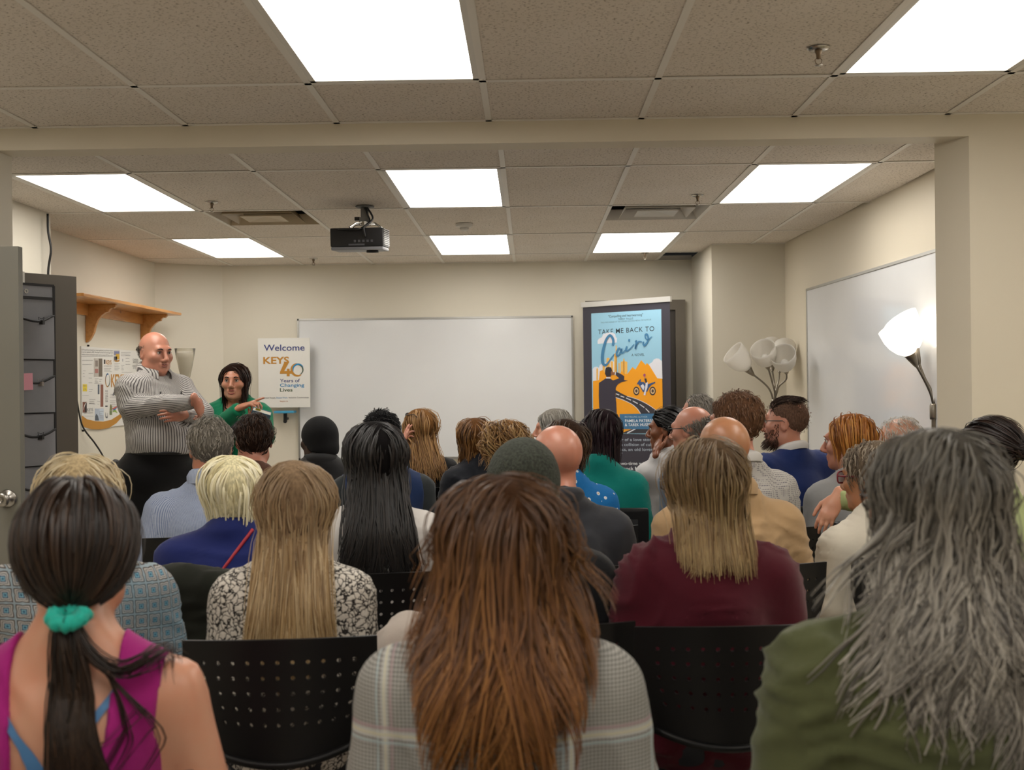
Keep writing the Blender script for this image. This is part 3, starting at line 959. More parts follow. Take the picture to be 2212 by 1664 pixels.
for q in (((505, 1225), (545, 1240)), ((560, 1252), (605, 1268)), ((625, 1275), (685, 1302)), ((705, 1310), (765, 1342)), ((790, 1352), (845, 1390)), ((860, 1402), (905, 1448))):
    B.stroke('road_dash', q, [0.006, 0.008], CLD, 6, 6)
B.stroke('road_edge', [(500, 1268), (600, 1303), (700, 1353), (765, 1410), (800, 1462)], [0.005] * 2, CLD, 6)
B.stroke('road_edge', [(640, 1255), (760, 1292), (880, 1350), (1020, 1445)], [0.004] * 2, CLD, 6)
B.poly('road', [(560, 1700), (720, 1640), (1072, 1630), (1076, 1700)], ink('#33323a'), 5)
B.stroke('road_edge', [(640, 1697), (740, 1645)], [0.009] * 2, CLD, 7, 6); B.stroke('road_edge', [(870, 1697), (910, 1648)], [0.009] * 2, CLD, 7, 6)
B.poly('suit_figure', [(302, 1095), (340, 1070), (385, 1040), (440, 1045), (470, 1065), (545, 1040), (500, 1000), (505, 962), (560, 985), (605, 1015), (602, 1060), (650, 1066), (575, 1085), (530, 1110), (505, 1150), (498, 1240), (510, 1330), (515, 1440), (518, 1697), (465, 1697), (460, 1560), (428, 1440), (385, 1560), (370, 1697), (320, 1697), (328, 1430), (305, 1390), (300, 1250)], SUIT, 7)
B.poly('figure_head', [(375, 985), (378, 940), (388, 912), (420, 902), (450, 912), (460, 945), (470, 965), (495, 968), (492, 1000), (470, 1002), (450, 1005), (440, 1030), (395, 1030), (385, 1005)], ink('#8a5a38'), 8)
B.poly('figure_hair', [(375, 985), (378, 940), (388, 912), (420, 902), (450, 912), (460, 945), (445, 965), (448, 1000), (440, 1015), (400, 1018), (385, 1005)], ink('#26222a'), 9)
B.poly('cuff', [(498, 965), (508, 962), (502, 1003), (492, 1000)], CLD, 9); B.poly('cuff', [(392, 1028), (440, 1028), (444, 1042), (388, 1042)], CLD, 9)
for cx_ in (750, 945):
    B.ring('wheel', (cx_, 1192), 36, 52, 0, 360, ink('#2a2530'), 7, False, 30, rx=0.86)
    B.ring('wheel', (cx_, 1192), 20, 36, 0, 360, ink('#d9b98a'), 6, False, 30, rx=0.86)
    B.ring('wheel', (cx_, 1192), 0, 20, 0, 360, ink('#4a3a36'), 6, False, 24, rx=0.86)
B.poly('motorcycle', [(755, 1110), (775, 1075), (800, 1050), (808, 1055), (800, 1080), (840, 1085), (870, 1115), (905, 1105), (975, 1080), (978, 1095), (930, 1120), (905, 1150), (880, 1200), (830, 1205), (800, 1150), (780, 1115)], ink('#34507f'), 8)
B.poly('motorcycle', [(800, 1130), (830, 1108), (850, 1140), (835, 1185)], CLD, 9)
B.poly('rider', [(865, 1095), (890, 1085), (885, 1150), (870, 1190), (860, 1245), (838, 1240), (850, 1190)], CLD, 10)
B.poly('rider', [(848, 1045), (870, 1040), (882, 1092), (860, 1095)], ink('#3a2f2c'), 10); B.poly('rider', [(832, 1000), (845, 982), (862, 990), (860, 1015), (842, 1022)], ink('#a04a70'), 10); B.poly('rider', [(846, 1020), (860, 1018), (858, 1045), (846, 1045)], ink('#c88a62'), 10)
B.text('"Compelling and heartwarming"', (412, 313), (826, 290), ink('#2c3a48'), bold=0.008, h=28)
B.text('TERRY FALLIS', (528, 342), (708, 333), ink('#2c3a48'), h=22)
B.text('TWO-TIME WINNER OF THE STEPHEN LEACOCK MEDAL FOR HUMOUR', (320, 383), (925, 345), ink('#4f6675'), h=17)
B.text('TAKE ME BACK TO', (290, 513), (962, 473), INKB, bold=0.003, h=56, spacing=1.1, split=True)
B.stroke('script_letter', [(468, 650), (476, 590), (455, 540), (425, 530), (385, 590), (350, 720), (345, 830), (365, 878), (400, 870), (450, 800), (488, 750)], [0.020, 0.024, 0.022, 0.020, 0.026, 0.030, 0.026, 0.018, 0.012, 0.008], STEEL, 11, 60)
B.stroke('script_letter', [(565, 690), (545, 680), (520, 715), (515, 755), (530, 770), (555, 740), (575, 690), (572, 730), (590, 735), (620, 700)], [0.010, 0.014, 0.018, 0.018, 0.012, 0.014, 0.018, 0.014, 0.010, 0.007], STEEL, 12, 50)
B.stroke('script_letter', [(640, 655), (628, 690), (635, 712), (660, 700), (700, 660), (725, 630)], [0.014, 0.018, 0.014, 0.010, 0.008, 0.007], STEEL, 11, 40)
B.stroke('script_letter', [(668, 570), (662, 600)], [0.016, 0.018], STEEL, 11, 6)
B.stroke('script_letter', [(738, 605), (752, 590), (748, 640), (740, 690), (752, 640), (775, 605), (800, 600), (820, 605)], [0.008, 0.014, 0.018, 0.014, 0.010, 0.012, 0.010, 0.008], STEEL, 12, 40)
B.stroke('script_letter', [(838, 600), (835, 630), (850, 645), (880, 610), (895, 560), (880, 512), (858, 520), (862, 560), (895, 575), (940, 540)], [0.012, 0.018, 0.018, 0.014, 0.016, 0.014, 0.012, 0.010, 0.010, 0.006], STEEL, 11, 50)
B.text('A NOVEL', (690, 777), (845, 770), ink('#23323d'), bold=0.01, h=30, spacing=1.1)
B.poly('author_panel', [(550, 1468), (1080, 1460), (1080, 1650), (555, 1648)], ink('#3c7099'), 8)
B.text('BESTSELLING AUTHOR', (615, 1510), (887, 1510), ink('#b8d2e2'), h=18, layer=14)
B.text('PAMELA PATERSON', (618, 1566), (1005, 1564), ink('#e6eef4'), h=34, layer=14, bold=0.008)
B.text('& TAREK HUSSEIN', (618, 1614), (965, 1612), ink('#e6eef4'), h=34, layer=14, bold=0.008)
B.crop = (1260, 920, 7.56)
TXT, TXTB = ink('#a9b6c4'), ink('#d5dae0')
for s_, x0, x1, y in (('"A rollercoaster of a love story', 150, 1150, 250), ('that triumphs over a collision of cultures,', 40, 1290, 330), ('family dynamics, an old lover,', 200, 1150, 410), ('and traditions"', 230, 640, 488)):
    B.text(s_, (x0, y), (x1, y), TXT, h=46, bold=0.006)
for s_, x0, x1, y in (('- Terry Fallis, two-time winner', 140, 1150, 640), ('of the Stephen Leacock Medal for', 40, 1180, 722)):
    B.text(s_, (x0, y), (x1, y), TXTB, h=50, bold=0.010)
for s_, x0, x1, y in (('"A tale of humour, hope', 280, 1150, 866), ('and the charm of', 480, 1100, 950), ('a Canadian abroad', 560, 1150, 1032)):
    B.text(s_, (x0, y), (x1, y), TXT, h=48, bold=0.006)
for s_, x0, x1, y in (('- local author', 300, 830, 1180), ('and friend from', 330, 880, 1258)):
    B.text(s_, (x0, y), (x1, y), TXTB, h=50, bold=0.010)
B.text('the story continues', (500, 1412), (1150, 1412), TXT, h=44, bold=0.006)

# ---- projector hanging from the ceiling
pm = on_z(788, 446, CEIL)
Dp = pm[1]
t = thing('projector', (pm[0], Dp, CEIL), 0, 'black projector hanging from the ceiling on a grey mount', 'projector')
pb = at(778, 515, Dp) - pm
hw, hh = 57 * Dp / FPX, 20 * Dp / FPX
M_pj = mat('projector_black', '#17171a', 0.35)
body = bevel(MB().box((-hw, -0.11, -hh), (hw, 0.11, hh)).build('body', M_pj, t), 0.012)
body.location = (pb[0], 0, pb[2])
body.rotation_euler = (0.06, 0, -0.05)
u_ = bevel(MB().box((-hw * 0.98, -0.105, -hh - 0.02), (hw * 0.98, 0.105, -hh)).build('lower_shell', mat('projector_grey', '#77777a', 0.4), body), 0.008)
m_ = MB()
for k in range(9):
    z_ = -hh * 0.8 + k * hh * 0.2
    m_.box((hw - 0.004, -0.09, z_), (hw + 0.004, 0.09, z_ + hh * 0.09))
m_.build('side_grille', mat('grille_grey', '#8b8a88', 0.4, 0.4), body)
MB().lathe([(0, 0), (0.035, 0), (0.036, 0.012), (0, 0.014)], 20, (hw * 0.5, -0.03, -hh - 0.02), (0, 0, -1)).build('foot', M_black, body, True)
for k in range(5):
    MB().box((hw * (-0.1 + 0.16 * k), -0.1125, -hh * 0.55), (hw * (-0.02 + 0.16 * k), -0.109, -hh * 0.3)).build('socket', mat('socket_grey', '#55555a', 0.5, 0.3), body)
MB().box((-hw * 0.3, -0.114, -hh * 0.9), (hw * 0.3, -0.108, -hh * 0.72)).build('label_strip', mat('socket_grey', '#55555a', 0.5, 0.3), body)
ztp = pb[2] + hh
mg = mat('mount_grey', '#6b6a66', 0.5, 0.3)
MB().lathe([(0, 0), (0.055, 0), (0.055, -0.006), (0.02, -0.012)], 20).build('ceiling_plate', mg, t)
MB().box((-0.022, -0.016, ztp * 0.55), (0.022, 0.016, -0.005)).box((-0.030, -0.02, ztp + 0.03), (0.026, 0.02, ztp * 0.5)).build('mount_post', mg, t)
m_ = MB()
for q in ((-0.10, 0.05), (0.11, 0.06), (-0.08, -0.07), (0.10, -0.06)):
    m_.tube([(0, 0, ztp + 0.035), (q[0] * 0.6, q[1] * 0.6, ztp + 0.03), (q[0], q[1], ztp + 0.002)], 0.006, 6)
m_.lathe([(0, 0.02), (0.035, 0.02), (0.035, 0.04), (0, 0.04)], 16, (0, 0, ztp))
m_.build('mount_bracket', M_chrome, t)
MB().box((-0.06, -0.01, ztp + 0.05), (-0.03, 0.01, ztp + 0.07)).build('mount_knob', M_black, t)
m_ = MB()
m_.tube(spline([(0.01, -0.02, -0.004), (0.04, -0.03, ztp * 0.35), (0.05, -0.04, ztp * 0.62), (0.02, -0.09, ztp * 0.95), (0.01, -0.13, ztp - 0.01), (0.018, -0.12, ztp - hh * 1.2)], 30), 0.006, 8)
m_.tube(spline([(0.0, -0.02, -0.004), (0.02, -0.03, ztp * 0.4), (0.035, -0.05, ztp * 0.7), (0.012, -0.10, ztp * 0.97), (-0.02, -0.135, ztp - hh * 0.35), (-0.09, -0.13, ztp - hh * 0.35), (-0.14, -0.115, ztp - hh * 0.3)], 34), 0.005, 8)
m_.build('cable', M_black, t, True)

# ---- floor lamps with flexible arms and white shades
def shade_mat(name, emit=0.0, col='#f2efe9'):
    b = NB(name)
    c = srgb(col)
    b.color(c)
    b.set(Roughness=0.35, Subsurface_Weight=0.0)
    b.b.inputs['Transmission Weight'].default_value = 0.0
    if emit:
        b.b.inputs['Emission Color'].default_value = (*srgb('#fff1dd'), 1)
        b.b.inputs['Emission Strength'].default_value = emit
        return b.m
    tr = b.n('ShaderNodeBsdfTranslucent')
    tr.inputs['Color'].default_value = (*c, 1)
    mx = b.n('ShaderNodeMixShader')
    mx.inputs[0].default_value = 0.45
    b.l(b.b.outputs[0], mx.inputs[1])
    b.l(tr.outputs[0], mx.inputs[2])
    b.l(mx.outputs[0], b.t.nodes['Material Output'].inputs['Surface'])
    return b.m
M_shade = shade_mat('frosted_shade')
M_shade_on = shade_mat('frosted_shade_lit', 1.8)
M_bulb = mat('opal_bulb', '#f4f2ee', 0.2)
M_nickel = mat('brushed_nickel', '#8d867b', 0.32, 1.0)
def multi_lamp(loc, zc, arms, lit, label):
    """arms: list of (path points relative to the hub, shade axis)"""
    t = thing('floor_lamp', (loc[0], loc[1], 0), 0, label, 'floor lamp')
    MB().lathe([(0, 0), (0.14, 0), (0.14, 0.012), (0.05, 0.026), (0.014, 0.05), (0.014, zc - 0.03)], 28).build('pole', M_nickel, t, True)
    MB().lathe([(0, -0.05), (0.021, -0.05), (0.022, -0.04), (0.022, 0.02), (0.018, 0.03), (0, 0.03)], 20, (0, 0, zc)).build('hub', M_nickel, t, True)
    for pts, ax in arms:
        P = spline([(0, 0, zc)] + [(p[0], p[1], zc + p[2]) for p in pts], 26)
        ar = MB().tube(P, 0.0065, 8).build('flexible_arm', M_nickel, t, True)
        e, ax = P[-1], np.array(ax) / np.linalg.norm(ax)
        MB().lathe([(0.006, -0.015), (0.013, 0.0), (0.022, 0.03), (0.032, 0.065), (0.026, 0.07)], 20, e, ax).build('socket_cup', M_nickel, ar, True)
        prof = [(0.028, 0.062), (0.058, 0.092), (0.078, 0.13), (0.089, 0.175), (0.092, 0.22), (0.093, 0.24)]
        prof2 = [(r_ - 0.003, z_) for r_, z_ in prof[::-1]]
        segs = 32
        full = prof + prof2
        mb2 = MB()
        mb2.lathe(full, segs, (0, 0, 0))
        v, f = mb2.data()
        ang = np.arctan2(v[:, 1], v[:, 0])
        k = np.clip((v[:, 2] - 0.12) / 0.12, 0, 1)
        v[:, 2] += k * 0.022 * np.cos(ang + 1.0)
        v[:, :2] *= (1 + 0.04 * k * np.cos(2 * ang + math.pi))[:, None]
        q = np.array(Vector((0, 0, 1)).rotation_difference(Vector(ax)).to_matrix())
        mesh_obj('lamp_shade', v @ q.T + e, f, M_shade_on if lit else M_shade, ar, True)
        MB().lathe([(0, 0.16), (0.015, 0.155), (0.026, 0.14), (0.029, 0.125), (0.026, 0.108), (0.014, 0.088), (0.012, 0.07)], 20, e, ax).build('bulb', M_bulb, ar, True)
    return t
Dl = 8.15
hub = at(1672, 872, Dl)
def rel(px, py, dy=0.0, D=Dl, h=None):
    p = at(px, py, D + dy) - (hub if h is None else h)
    return (p[0], p[1], p[2])
def dirv(a, b_, dy=0.0, D=Dl):
    return np.array(rel(*b_, dy, D)) - np.array(rel(*a, 0, D))
multi_lamp(hub, hub[2], [
    ([rel(1664, 845, -0.02), rel(1650, 828, -0.05), rel(1626, 809, -0.08)], dirv((1626, 809), (1600, 780), -0.05)),
    ([rel(1674, 850, 0), rel(1668, 825, -0.03), rel(1660, 797, -0.05)], dirv((1658, 800), (1648, 765), -0.14)),
    ([rel(1678, 850, -0.02), rel(1683, 835, -0.05), rel(1698, 820, -0.08), rel(1699, 806, -0.09)], dirv((1695, 805), (1688, 770), -0.16)),
    ([rel(1676, 845, 0.03), rel(1682, 820, 0.06), rel(1684, 803, 0.07)], dirv((1684, 803), (1690, 770), 0.10)),
    ([rel(1674, 845, 0.04), rel(1672, 825, 0.09), rel(1668, 800, 0.11)], dirv((1668, 800), (1664, 765), 0.12))], False, 'unlit floor lamp with white tulip shades in the back right corner')
Dm = 5.72
hub2 = at(2018, 885, Dm)
def rel2(px, py, dy=0.0):
    return rel(px, py, dy, Dm, hub2)
L2 = multi_lamp(hub2, hub2[2], [
    ([rel2(2010, 850, -0.02), rel2(1992, 812, -0.05), rel2(1978, 788, -0.07)], np.array(rel2(1955, 742, -0.09)) - np.array(rel2(1980, 790, -0.07))),
    ([rel2(2014, 850, 0.03), rel2(1998, 818, 0.06), rel2(1984, 782, 0.08)], np.array(rel2(1962, 735, 0.10)) - np.array(rel2(1982, 782, 0.08))),
    ([rel2(2024, 850, -0.01), rel2(2034, 815, -0.03), rel2(2040, 775, -0.05)], np.array(rel2(2038, 735, -0.08)) - np.array(rel2(2040, 775, -0.05)))], True, 'lit floor lamp with glowing white shades beside the right wall pillar')
# ---- torchiere behind the standing man
Dt = 9.0
pt = at(400, 785, Dt)
t = thing('torchiere_lamp', (pt[0], pt[1], 0), 0, 'slim torchiere floor lamp with a frosted glass cone behind the standing man', 'floor lamp')
ztl = at(400, 830, Dt)[2]
MB().lathe([(0, 0), (0.13, 0), (0.13, 0.012), (0.04, 0.03), (0.012, 0.05), (0.012, ztl - 0.02), (0.02, ztl)], 28).build('pole', M_black, t, True)
MB().lathe([(0.018, -0.03), (0.022, 0.0), (0.03, 0.05), (0.02, 0.05)], 20, (0, 0, ztl)).build('socket_cup', M_chrome, t, True)
zc0, zc1 = ztl + 0.01, at(400, 753, Dt)[2]
H_ = zc1 - zc0
MB().lathe([(0.026, 0), (0.05, H_ * 0.35), (0.068, H_ * 0.7), (0.082, H_ * 1.0), (0.079, H_ * 1.0), (0.065, H_ * 0.7), (0.047, H_ * 0.35), (0.02, 0.005)], 32, (0, 0, zc0)).build('glass_shade', mat('clear_glass', '#e9e6dc', 0.12, 0.0, 0.5, Transmission_Weight=0.9, IOR=1.1), t, True)
MB().lathe([(0.022, 0.01), (0.045, H_ * 0.35), (0.062, H_ * 0.7), (0.066, H_ * 0.86), (0.060, H_ * 0.86), (0.04, H_ * 0.35), (0.0, 0.02)], 32, (0, 0, zc0)).build('inner_shade', M_shade, t, True)

# ---- side cabinet with telephone beside the standing man
Dc = 8.0
c0 = at(225, 1045, Dc)
zc = c0[2]
M_lam = mat('white_laminate', '#cfcabd', 0.5)
M_walnut = mat('walnut_laminate', '#5a3a26', 0.45, noise=0.15, nscale=12)
x0c, x1c = -3.10, at(297, 1040, 7.62)[0]
t = thing('side_cabinet', ((x0c + x1c) / 2, 7.95, 0), 0, 'dark walnut side cabinet with white top against the left wall', 'cabinet')
wc = (x1c - x0c) / 2
bevel(MB().box((-wc, -0.36, zc - 0.03), (wc, 0.36, zc)).build('top', M_lam, t), 0.004)
MB().box((-wc + 0.02, -0.34, 0.0), (wc - 0.02, 0.34, zc - 0.03)).build('body', M_walnut, t)
for s_ in (-1, 1):
    d_ = MB().box((s_ * wc * 0.5 - wc * 0.46, -0.352, 0.06), (s_ * wc * 0.5 + wc * 0.46, -0.341, zc - 0.06)).build('cabinet_door', M_walnut, t)
    MB().box((s_ * 0.03 - 0.006, -0.366, zc * 0.5), (s_ * 0.03 + 0.006, -0.353, zc * 0.5 + 0.1)).build('handle', M_steel, d_)
M_tel = mat('telephone_charcoal', '#2b2b2e', 0.4)
ph = at(255, 1010, 7.95)
t = thing('desk_telephone', (ph[0], 7.95, zc), -0.5, 'charcoal desk telephone on the side cabinet beside the standing man', 'telephone')
M4 = np.eye(4)
M4[:3, 0], M4[:3, 1], M4[:3, 2] = (0, 1, 0), (0, 0, 1), (1, 0, 0)
M4[:3, 3] = (-0.10, 0, 0)
bevel(MB().prism([(-0.10, 0.002), (0.10, 0.002), (0.10, 0.12), (0.075, 0.135), (-0.10, 0.025)], 0.20, M4).build('base', M_tel, t), 0.006)
sl = np.array([0, 0.175, 0.11])
sl = sl / np.linalg.norm(sl)
nn_ = np.array([0, -sl[2], sl[1]])
def ph_pt(u, v_, off):
    return np.array([u, -0.10, 0.025]) + sl * v_ + nn_ * off
for r_ in range(4):
    for c_ in range(3):
        a_ = ph_pt(-0.01 + 0.028 * c_, 0.04 + 0.022 * r_, 0.004)
        MB().box(a_ - (0.009, 0.006, 0.004), a_ + (0.009, 0.006, 0.004)).build('key', mat('key_grey', '#8a8a8c', 0.5), t)
a_ = ph_pt(0.02, 0.16, 0.002)
MB().box(a_ - (0.05, 0.02, 0.012), a_ + (0.05, 0.02, 0.012)).build('display', mat('lcd_grey', '#55605a', 0.2), t)
hs_ = [ph_pt(-0.075, v_, o_) for v_, o_ in ((0.0, 0.012), (0.02, 0.035), (0.06, 0.042), (0.13, 0.042), (0.18, 0.035), (0.2, 0.012))]
MB().tube(spline(hs_, 18), [0.022] * 4 + [0.017] * 10 + [0.022] * 4, 10).build('handset', M_tel, t, True)
hx = np.linspace(0, 1, 120)
coil = np.c_[-0.11 - 0.02 * np.sin(hx * 3) + 0.009 * np.cos(hx * 110), -0.10 - 0.16 * hx + 0.0 * hx, 0.02 + 0.009 * np.sin(hx * 110) + 0.0 * hx]
MB().tube(coil, 0.0022, 5).build('coiled_cord', M_black, t, True)
c1_ = [at(268, 1035, 7.72), at(268, 1010, 7.70), at(277, 995, 7.70), at(289, 1000, 7.70), at(292, 1020, 7.70), at(287, 1036, 7.70)]
tag(MB().tube(spline(c1_, 30), 0.006, 8).build('cable_loop', M_black, None, True), 'black cable looping above the side cabinet next to the telephone', 'cable')
bevel(MB().box((at(262, 1036, 7.72)[0], 7.60, zc + 0.001), (at(297, 1036, 7.72)[0], 7.68, zc + 0.022)).build('network_box', M_black), 0.004)
tag(bpy.data.objects['network_box'], 'flat black network box on the side cabinet corner', 'network box')
gp = at(284, 1032, 7.58)
tag(MB().tube(spline([gp + (0.0, 0, 0.01), gp + (0.015, 0.01, 0.015), gp + (0.02, -0.01, -0.01), gp + (-0.01, -0.01, -0.03), gp + (-0.04, -0.01, -0.05)], 24), 0.004, 6).build('patch_cable', mat('green_cable', '#2f9a63', 0.5), None, True), 'short green patch cable hanging over the cabinet edge', 'cable')

# ---- paper cup on a stool-like tub beside the man (blue cup with white lid and straw)
Dk = 7.0
cp = at(312, 1112, Dk)
t = thing('waste_bin', (cp[0], Dk, 0), 0, 'dark lidded bin beside the cabinet at the feet of the standing man', 'bin')
zb_ = cp[2] - 0.055
MB().lathe([(0, 0), (0.12, 0), (0.15, zb_ - 0.012), (0.155, zb_), (0.15, zb_ + 0.004), (0, zb_ + 0.004)], 28).build('tub', mat('bin_black', '#1c1b1b', 0.5), t, True)
t = thing('drink_cup', (cp[0], Dk, zb_ + 0.005), 0, 'blue paper drink cup with white lid and straw behind the ponytail', 'cup')
MB().lathe([(0, 0), (0.034, 0), (0.048, 0.10), (0.046, 0.10), (0.032, 0.004), (0, 0.004)], 24).build('cup_body', mat('cup_blue', '#2d4668', 0.5), t, True)
MB().lathe([(0.050, 0.098), (0.051, 0.106), (0.044, 0.112), (0.0, 0.114)], 24).build('lid', mat('lid_white', '#d8d6d0', 0.4), t, True)
MB().tube([(0.005, 0, 0.08), (0.02, 0, 0.17)], 0.004, 8).build('straw', mat('lid_white', '#d8d6d0', 0.4), t, True)
for k in range(2):
    a_ = np.linspace(-2.1, -1.2, 10)
    r_ = 0.0455 - 0.005 * k
    P = np.c_[r_ * np.cos(a_), r_ * np.sin(a_), 0.068 - 0.025 * k - 0.012 * np.cos((a_ + 1.65) * 3.3)]
    MB().tube(P, 0.0035, 6).build('printed_wave', mat('lid_white', '#d8d6d0', 0.4), t, True)
# ------------------------------------------------------------------ implicit bodies: smooth unions of tapered capsules and ellipsoids, meshed by surface nets
def smin(a, b, k):
    h = np.maximum(k - np.abs(a - b), 0) / k
    return np.minimum(a, b) - h * h * k * 0.25
class Field:
    def __init__(s):
        s.p = []
    def cap(s, a, b, ra, rb=None, k=0.03, sc=None, op='add', flat=False):
        s.p.append(('c', np.array(a, float), np.array(b, float), ra, ra if rb is None else rb, k, sc, op, flat))
        return s
    def ell(s, c, r, k=0.03, R=None, op='add'):
        s.p.append(('e', np.array(c, float), np.array(r, float), None if R is None else np.array(R, float), None, k, None, op, False))
        return s
    def clone(s, infl=0.0):
        f = Field()
        for q in s.p:
            q = list(q)
            if q[0] == 'c':
                q[3] += infl; q[4] += infl
            else:
                q[2] = q[2] + infl
            f.p.append(tuple(q))
        return f
    @staticmethod
    def dist(q, X, Y, Z):
        if q[0] == 'c':
            _, a, b, ra, rb, k, sc, op, flat = q
            sx, sy, sz = sc if sc is not None else (1, 1, 1)
            d = (b - a)
            dx, dy, dz = (X - a[0]) , (Y - a[1]) , (Z - a[2])
            L = d @ d + 1e-12
            t = (dx * d[0] + dy * d[1] + dz * d[2]) / L
            tc = np.clip(t, 0, 1)
            ex, ey, ez = (dx - tc * d[0]) * sx, (dy - tc * d[1]) * sy, (dz - tc * d[2]) * sz
            D = np.sqrt(ex * ex + ey * ey + ez * ez) - (ra + (rb - ra) * tc)
            if flat:
                D = np.maximum(D, (t - 1) * math.sqrt(L))
            return D
        _, c, r, R, _, k, _, op, _ = q
        dx, dy, dz = X - c[0], Y - c[1], Z - c[2]
        if R is not None:           # rows of R are the local axes
            dx, dy, dz = (R[0, 0] * dx + R[0, 1] * dy + R[0, 2] * dz, R[1, 0] * dx + R[1, 1] * dy + R[1, 2] * dz, R[2, 0] * dx + R[2, 1] * dy + R[2, 2] * dz)
        ax, ay, az = dx / r[0], dy / r[1], dz / r[2]
        k0 = np.sqrt(ax * ax + ay * ay + az * az)
        k1 = np.sqrt((ax / r[0]) ** 2 + (ay / r[1]) ** 2 + (az / r[2]) ** 2) + 1e-9
        return k0 * (k0 - 1) / k1
    @staticmethod
    def bbox(q, m):
        if q[0] == 'c':
            r = max(q[3], q[4])
            if q[6] is not None:
                r = r / min(q[6])
            return np.minimum(q[1], q[2]) - r - m, np.maximum(q[1], q[2]) + r + m
        r = q[2] if q[3] is None else np.full(3, q[2].max())
        return q[1] - r - m, q[1] + r + m
    def bounds(s):
        b = [s.bbox(q, 0.012) for q in s.p if q[7] == 'add']
        return np.min([x[0] for x in b], 0), np.max([x[1] for x in b], 0)
    def grid(s, xs, ys, zs):
        F = np.full((len(xs), len(ys), len(zs)), 0.5, np.float32)
        for q in s.p:
            lo, hi = s.bbox(q, q[5] + 0.02)
            i0, i1 = np.searchsorted(xs, [lo[0], hi[0]])
            j0, j1 = np.searchsorted(ys, [lo[1], hi[1]])
            k0, k1 = np.searchsorted(zs, [lo[2], hi[2]])
            if i1 <= i0 or j1 <= j0 or k1 <= k0:
                continue
            D = s.dist(q, xs[i0:i1, None, None], ys[None, j0:j1, None], zs[None, None, k0:k1])
            S = F[i0:i1, j0:j1, k0:k1]
            F[i0:i1, j0:j1, k0:k1] = smin(S, D, q[5]) if q[7] == 'add' else -smin(-S, D, q[5])
        return F
    def at(s, P):
        X, Y, Z = P[..., 0], P[..., 1], P[..., 2]
        F = np.full(X.shape, 0.5)
        for q in s.p:
            D = s.dist(q, X, Y, Z)
            F = smin(F, D, q[5]) if q[7] == 'add' else -smin(-F, D, q[5])
        return F
def axis(lo, hi, h, fine=()):
    out = [lo]
    x = lo
    while x < hi:
        st = h
        for a, b, hf in fine:
            if a - 0.5 * h <= x < b:
                st = min(st, hf)
        x += st
        out.append(x)
    return np.array(out)
_CORN = [(0, 0, 0), (1, 0, 0), (0, 1, 0), (1, 1, 0), (0, 0, 1), (1, 0, 1), (0, 1, 1), (1, 1, 1)]
_EDGES = [(0, 1), (2, 3), (4, 5), (6, 7), (0, 2), (1, 3), (4, 6), (5, 7), (0, 4), (1, 5), (2, 6), (3, 7)]
def nets(F, xs, ys, zs):
    S = F < 0
    nx, ny, nz = F.shape
    cnt = np.zeros((nx - 1, ny - 1, nz - 1), np.int8)
    for (i, j, k) in _CORN:
        cnt += S[i:nx - 1 + i, j:ny - 1 + j, k:nz - 1 + k]
    act = (cnt > 0) & (cnt < 8)
    I, J, K = np.nonzero(act)
    n = len(I)
    idx = np.full(act.shape, -1, np.int64)
    idx[I, J, K] = np.arange(n)
    val = [F[I + i, J + j, K + k] for (i, j, k) in _CORN]
    pos = [np.stack([xs[I + i], ys[J + j], zs[K + k]], 1) for (i, j, k) in _CORN]
    acc = np.zeros((n, 3))
    c = np.zeros(n)
    for a, b in _EDGES:
        va, vb = val[a], val[b]
        m = (va < 0) != (vb < 0)
        t = np.where(m, va / (va - vb + 1e-12), 0)
        p = pos[a] + (pos[b] - pos[a]) * t[:, None]
        acc += p * m[:, None]
        c += m
    V = acc / c[:, None]
    quads = []
    for ax in range(3):
        sl0 = [slice(None)] * 3
        sl1 = [slice(None)] * 3
        sl0[ax] = slice(0, -1)
        sl1[ax] = slice(1, None)
        d = S[tuple(sl0)] != S[tuple(sl1)]
        E = np.nonzero(d)
        o = [x for x in range(3) if x != ax]
        ok = (E[o[0]] > 0) & (E[o[1]] > 0) & (E[o[0]] < F.shape[o[0]] - 1) & (E[o[1]] < F.shape[o[1]] - 1)
        E = [e[ok] for e in E]
        ins = S[tuple(E)]
        cell = []
        for du, dv in ((-1, -1), (0, -1), (0, 0), (-1, 0)):
            e = [E[0].copy(), E[1].copy(), E[2].copy()]
            e[o[0]] += du
            e[o[1]] += dv
            cell.append(idx[tuple(e)])
        q = np.stack(cell, 1)
        flip = ins if ax != 1 else ~ins
        q = np.where(flip[:, None], q, q[:, ::-1])
        quads.append(q)
    Q = np.concatenate(quads)
    Q = Q[(Q >= 0).all(1)]
    return V, Q
def mesh_field(fld, h, fine=((), (), ()), pad=0.0, clipf=None):
    lo, hi = fld.bounds()
    lo -= pad + 2 * h
    hi += pad + 2 * h
    xs, ys, zs = (axis(lo[i], hi[i], h, fine[i]) for i in range(3))
    F = fld.grid(xs, ys, zs)
    if clipf is not None:
        F = np.maximum(F, clipf(xs[:, None, None], ys[None, :, None], zs[None, None, :]))
    return nets(F, xs, ys, zs)
def vnormals(V, Q):
    n = np.cross(V[Q[:, 2]] - V[Q[:, 0]], V[Q[:, 3]] - V[Q[:, 1]])
    N = np.zeros_like(V)
    for i in range(4):
        np.add.at(N, Q[:, i], n)
    return N / (np.linalg.norm(N, axis=1)[:, None] + 1e-12)
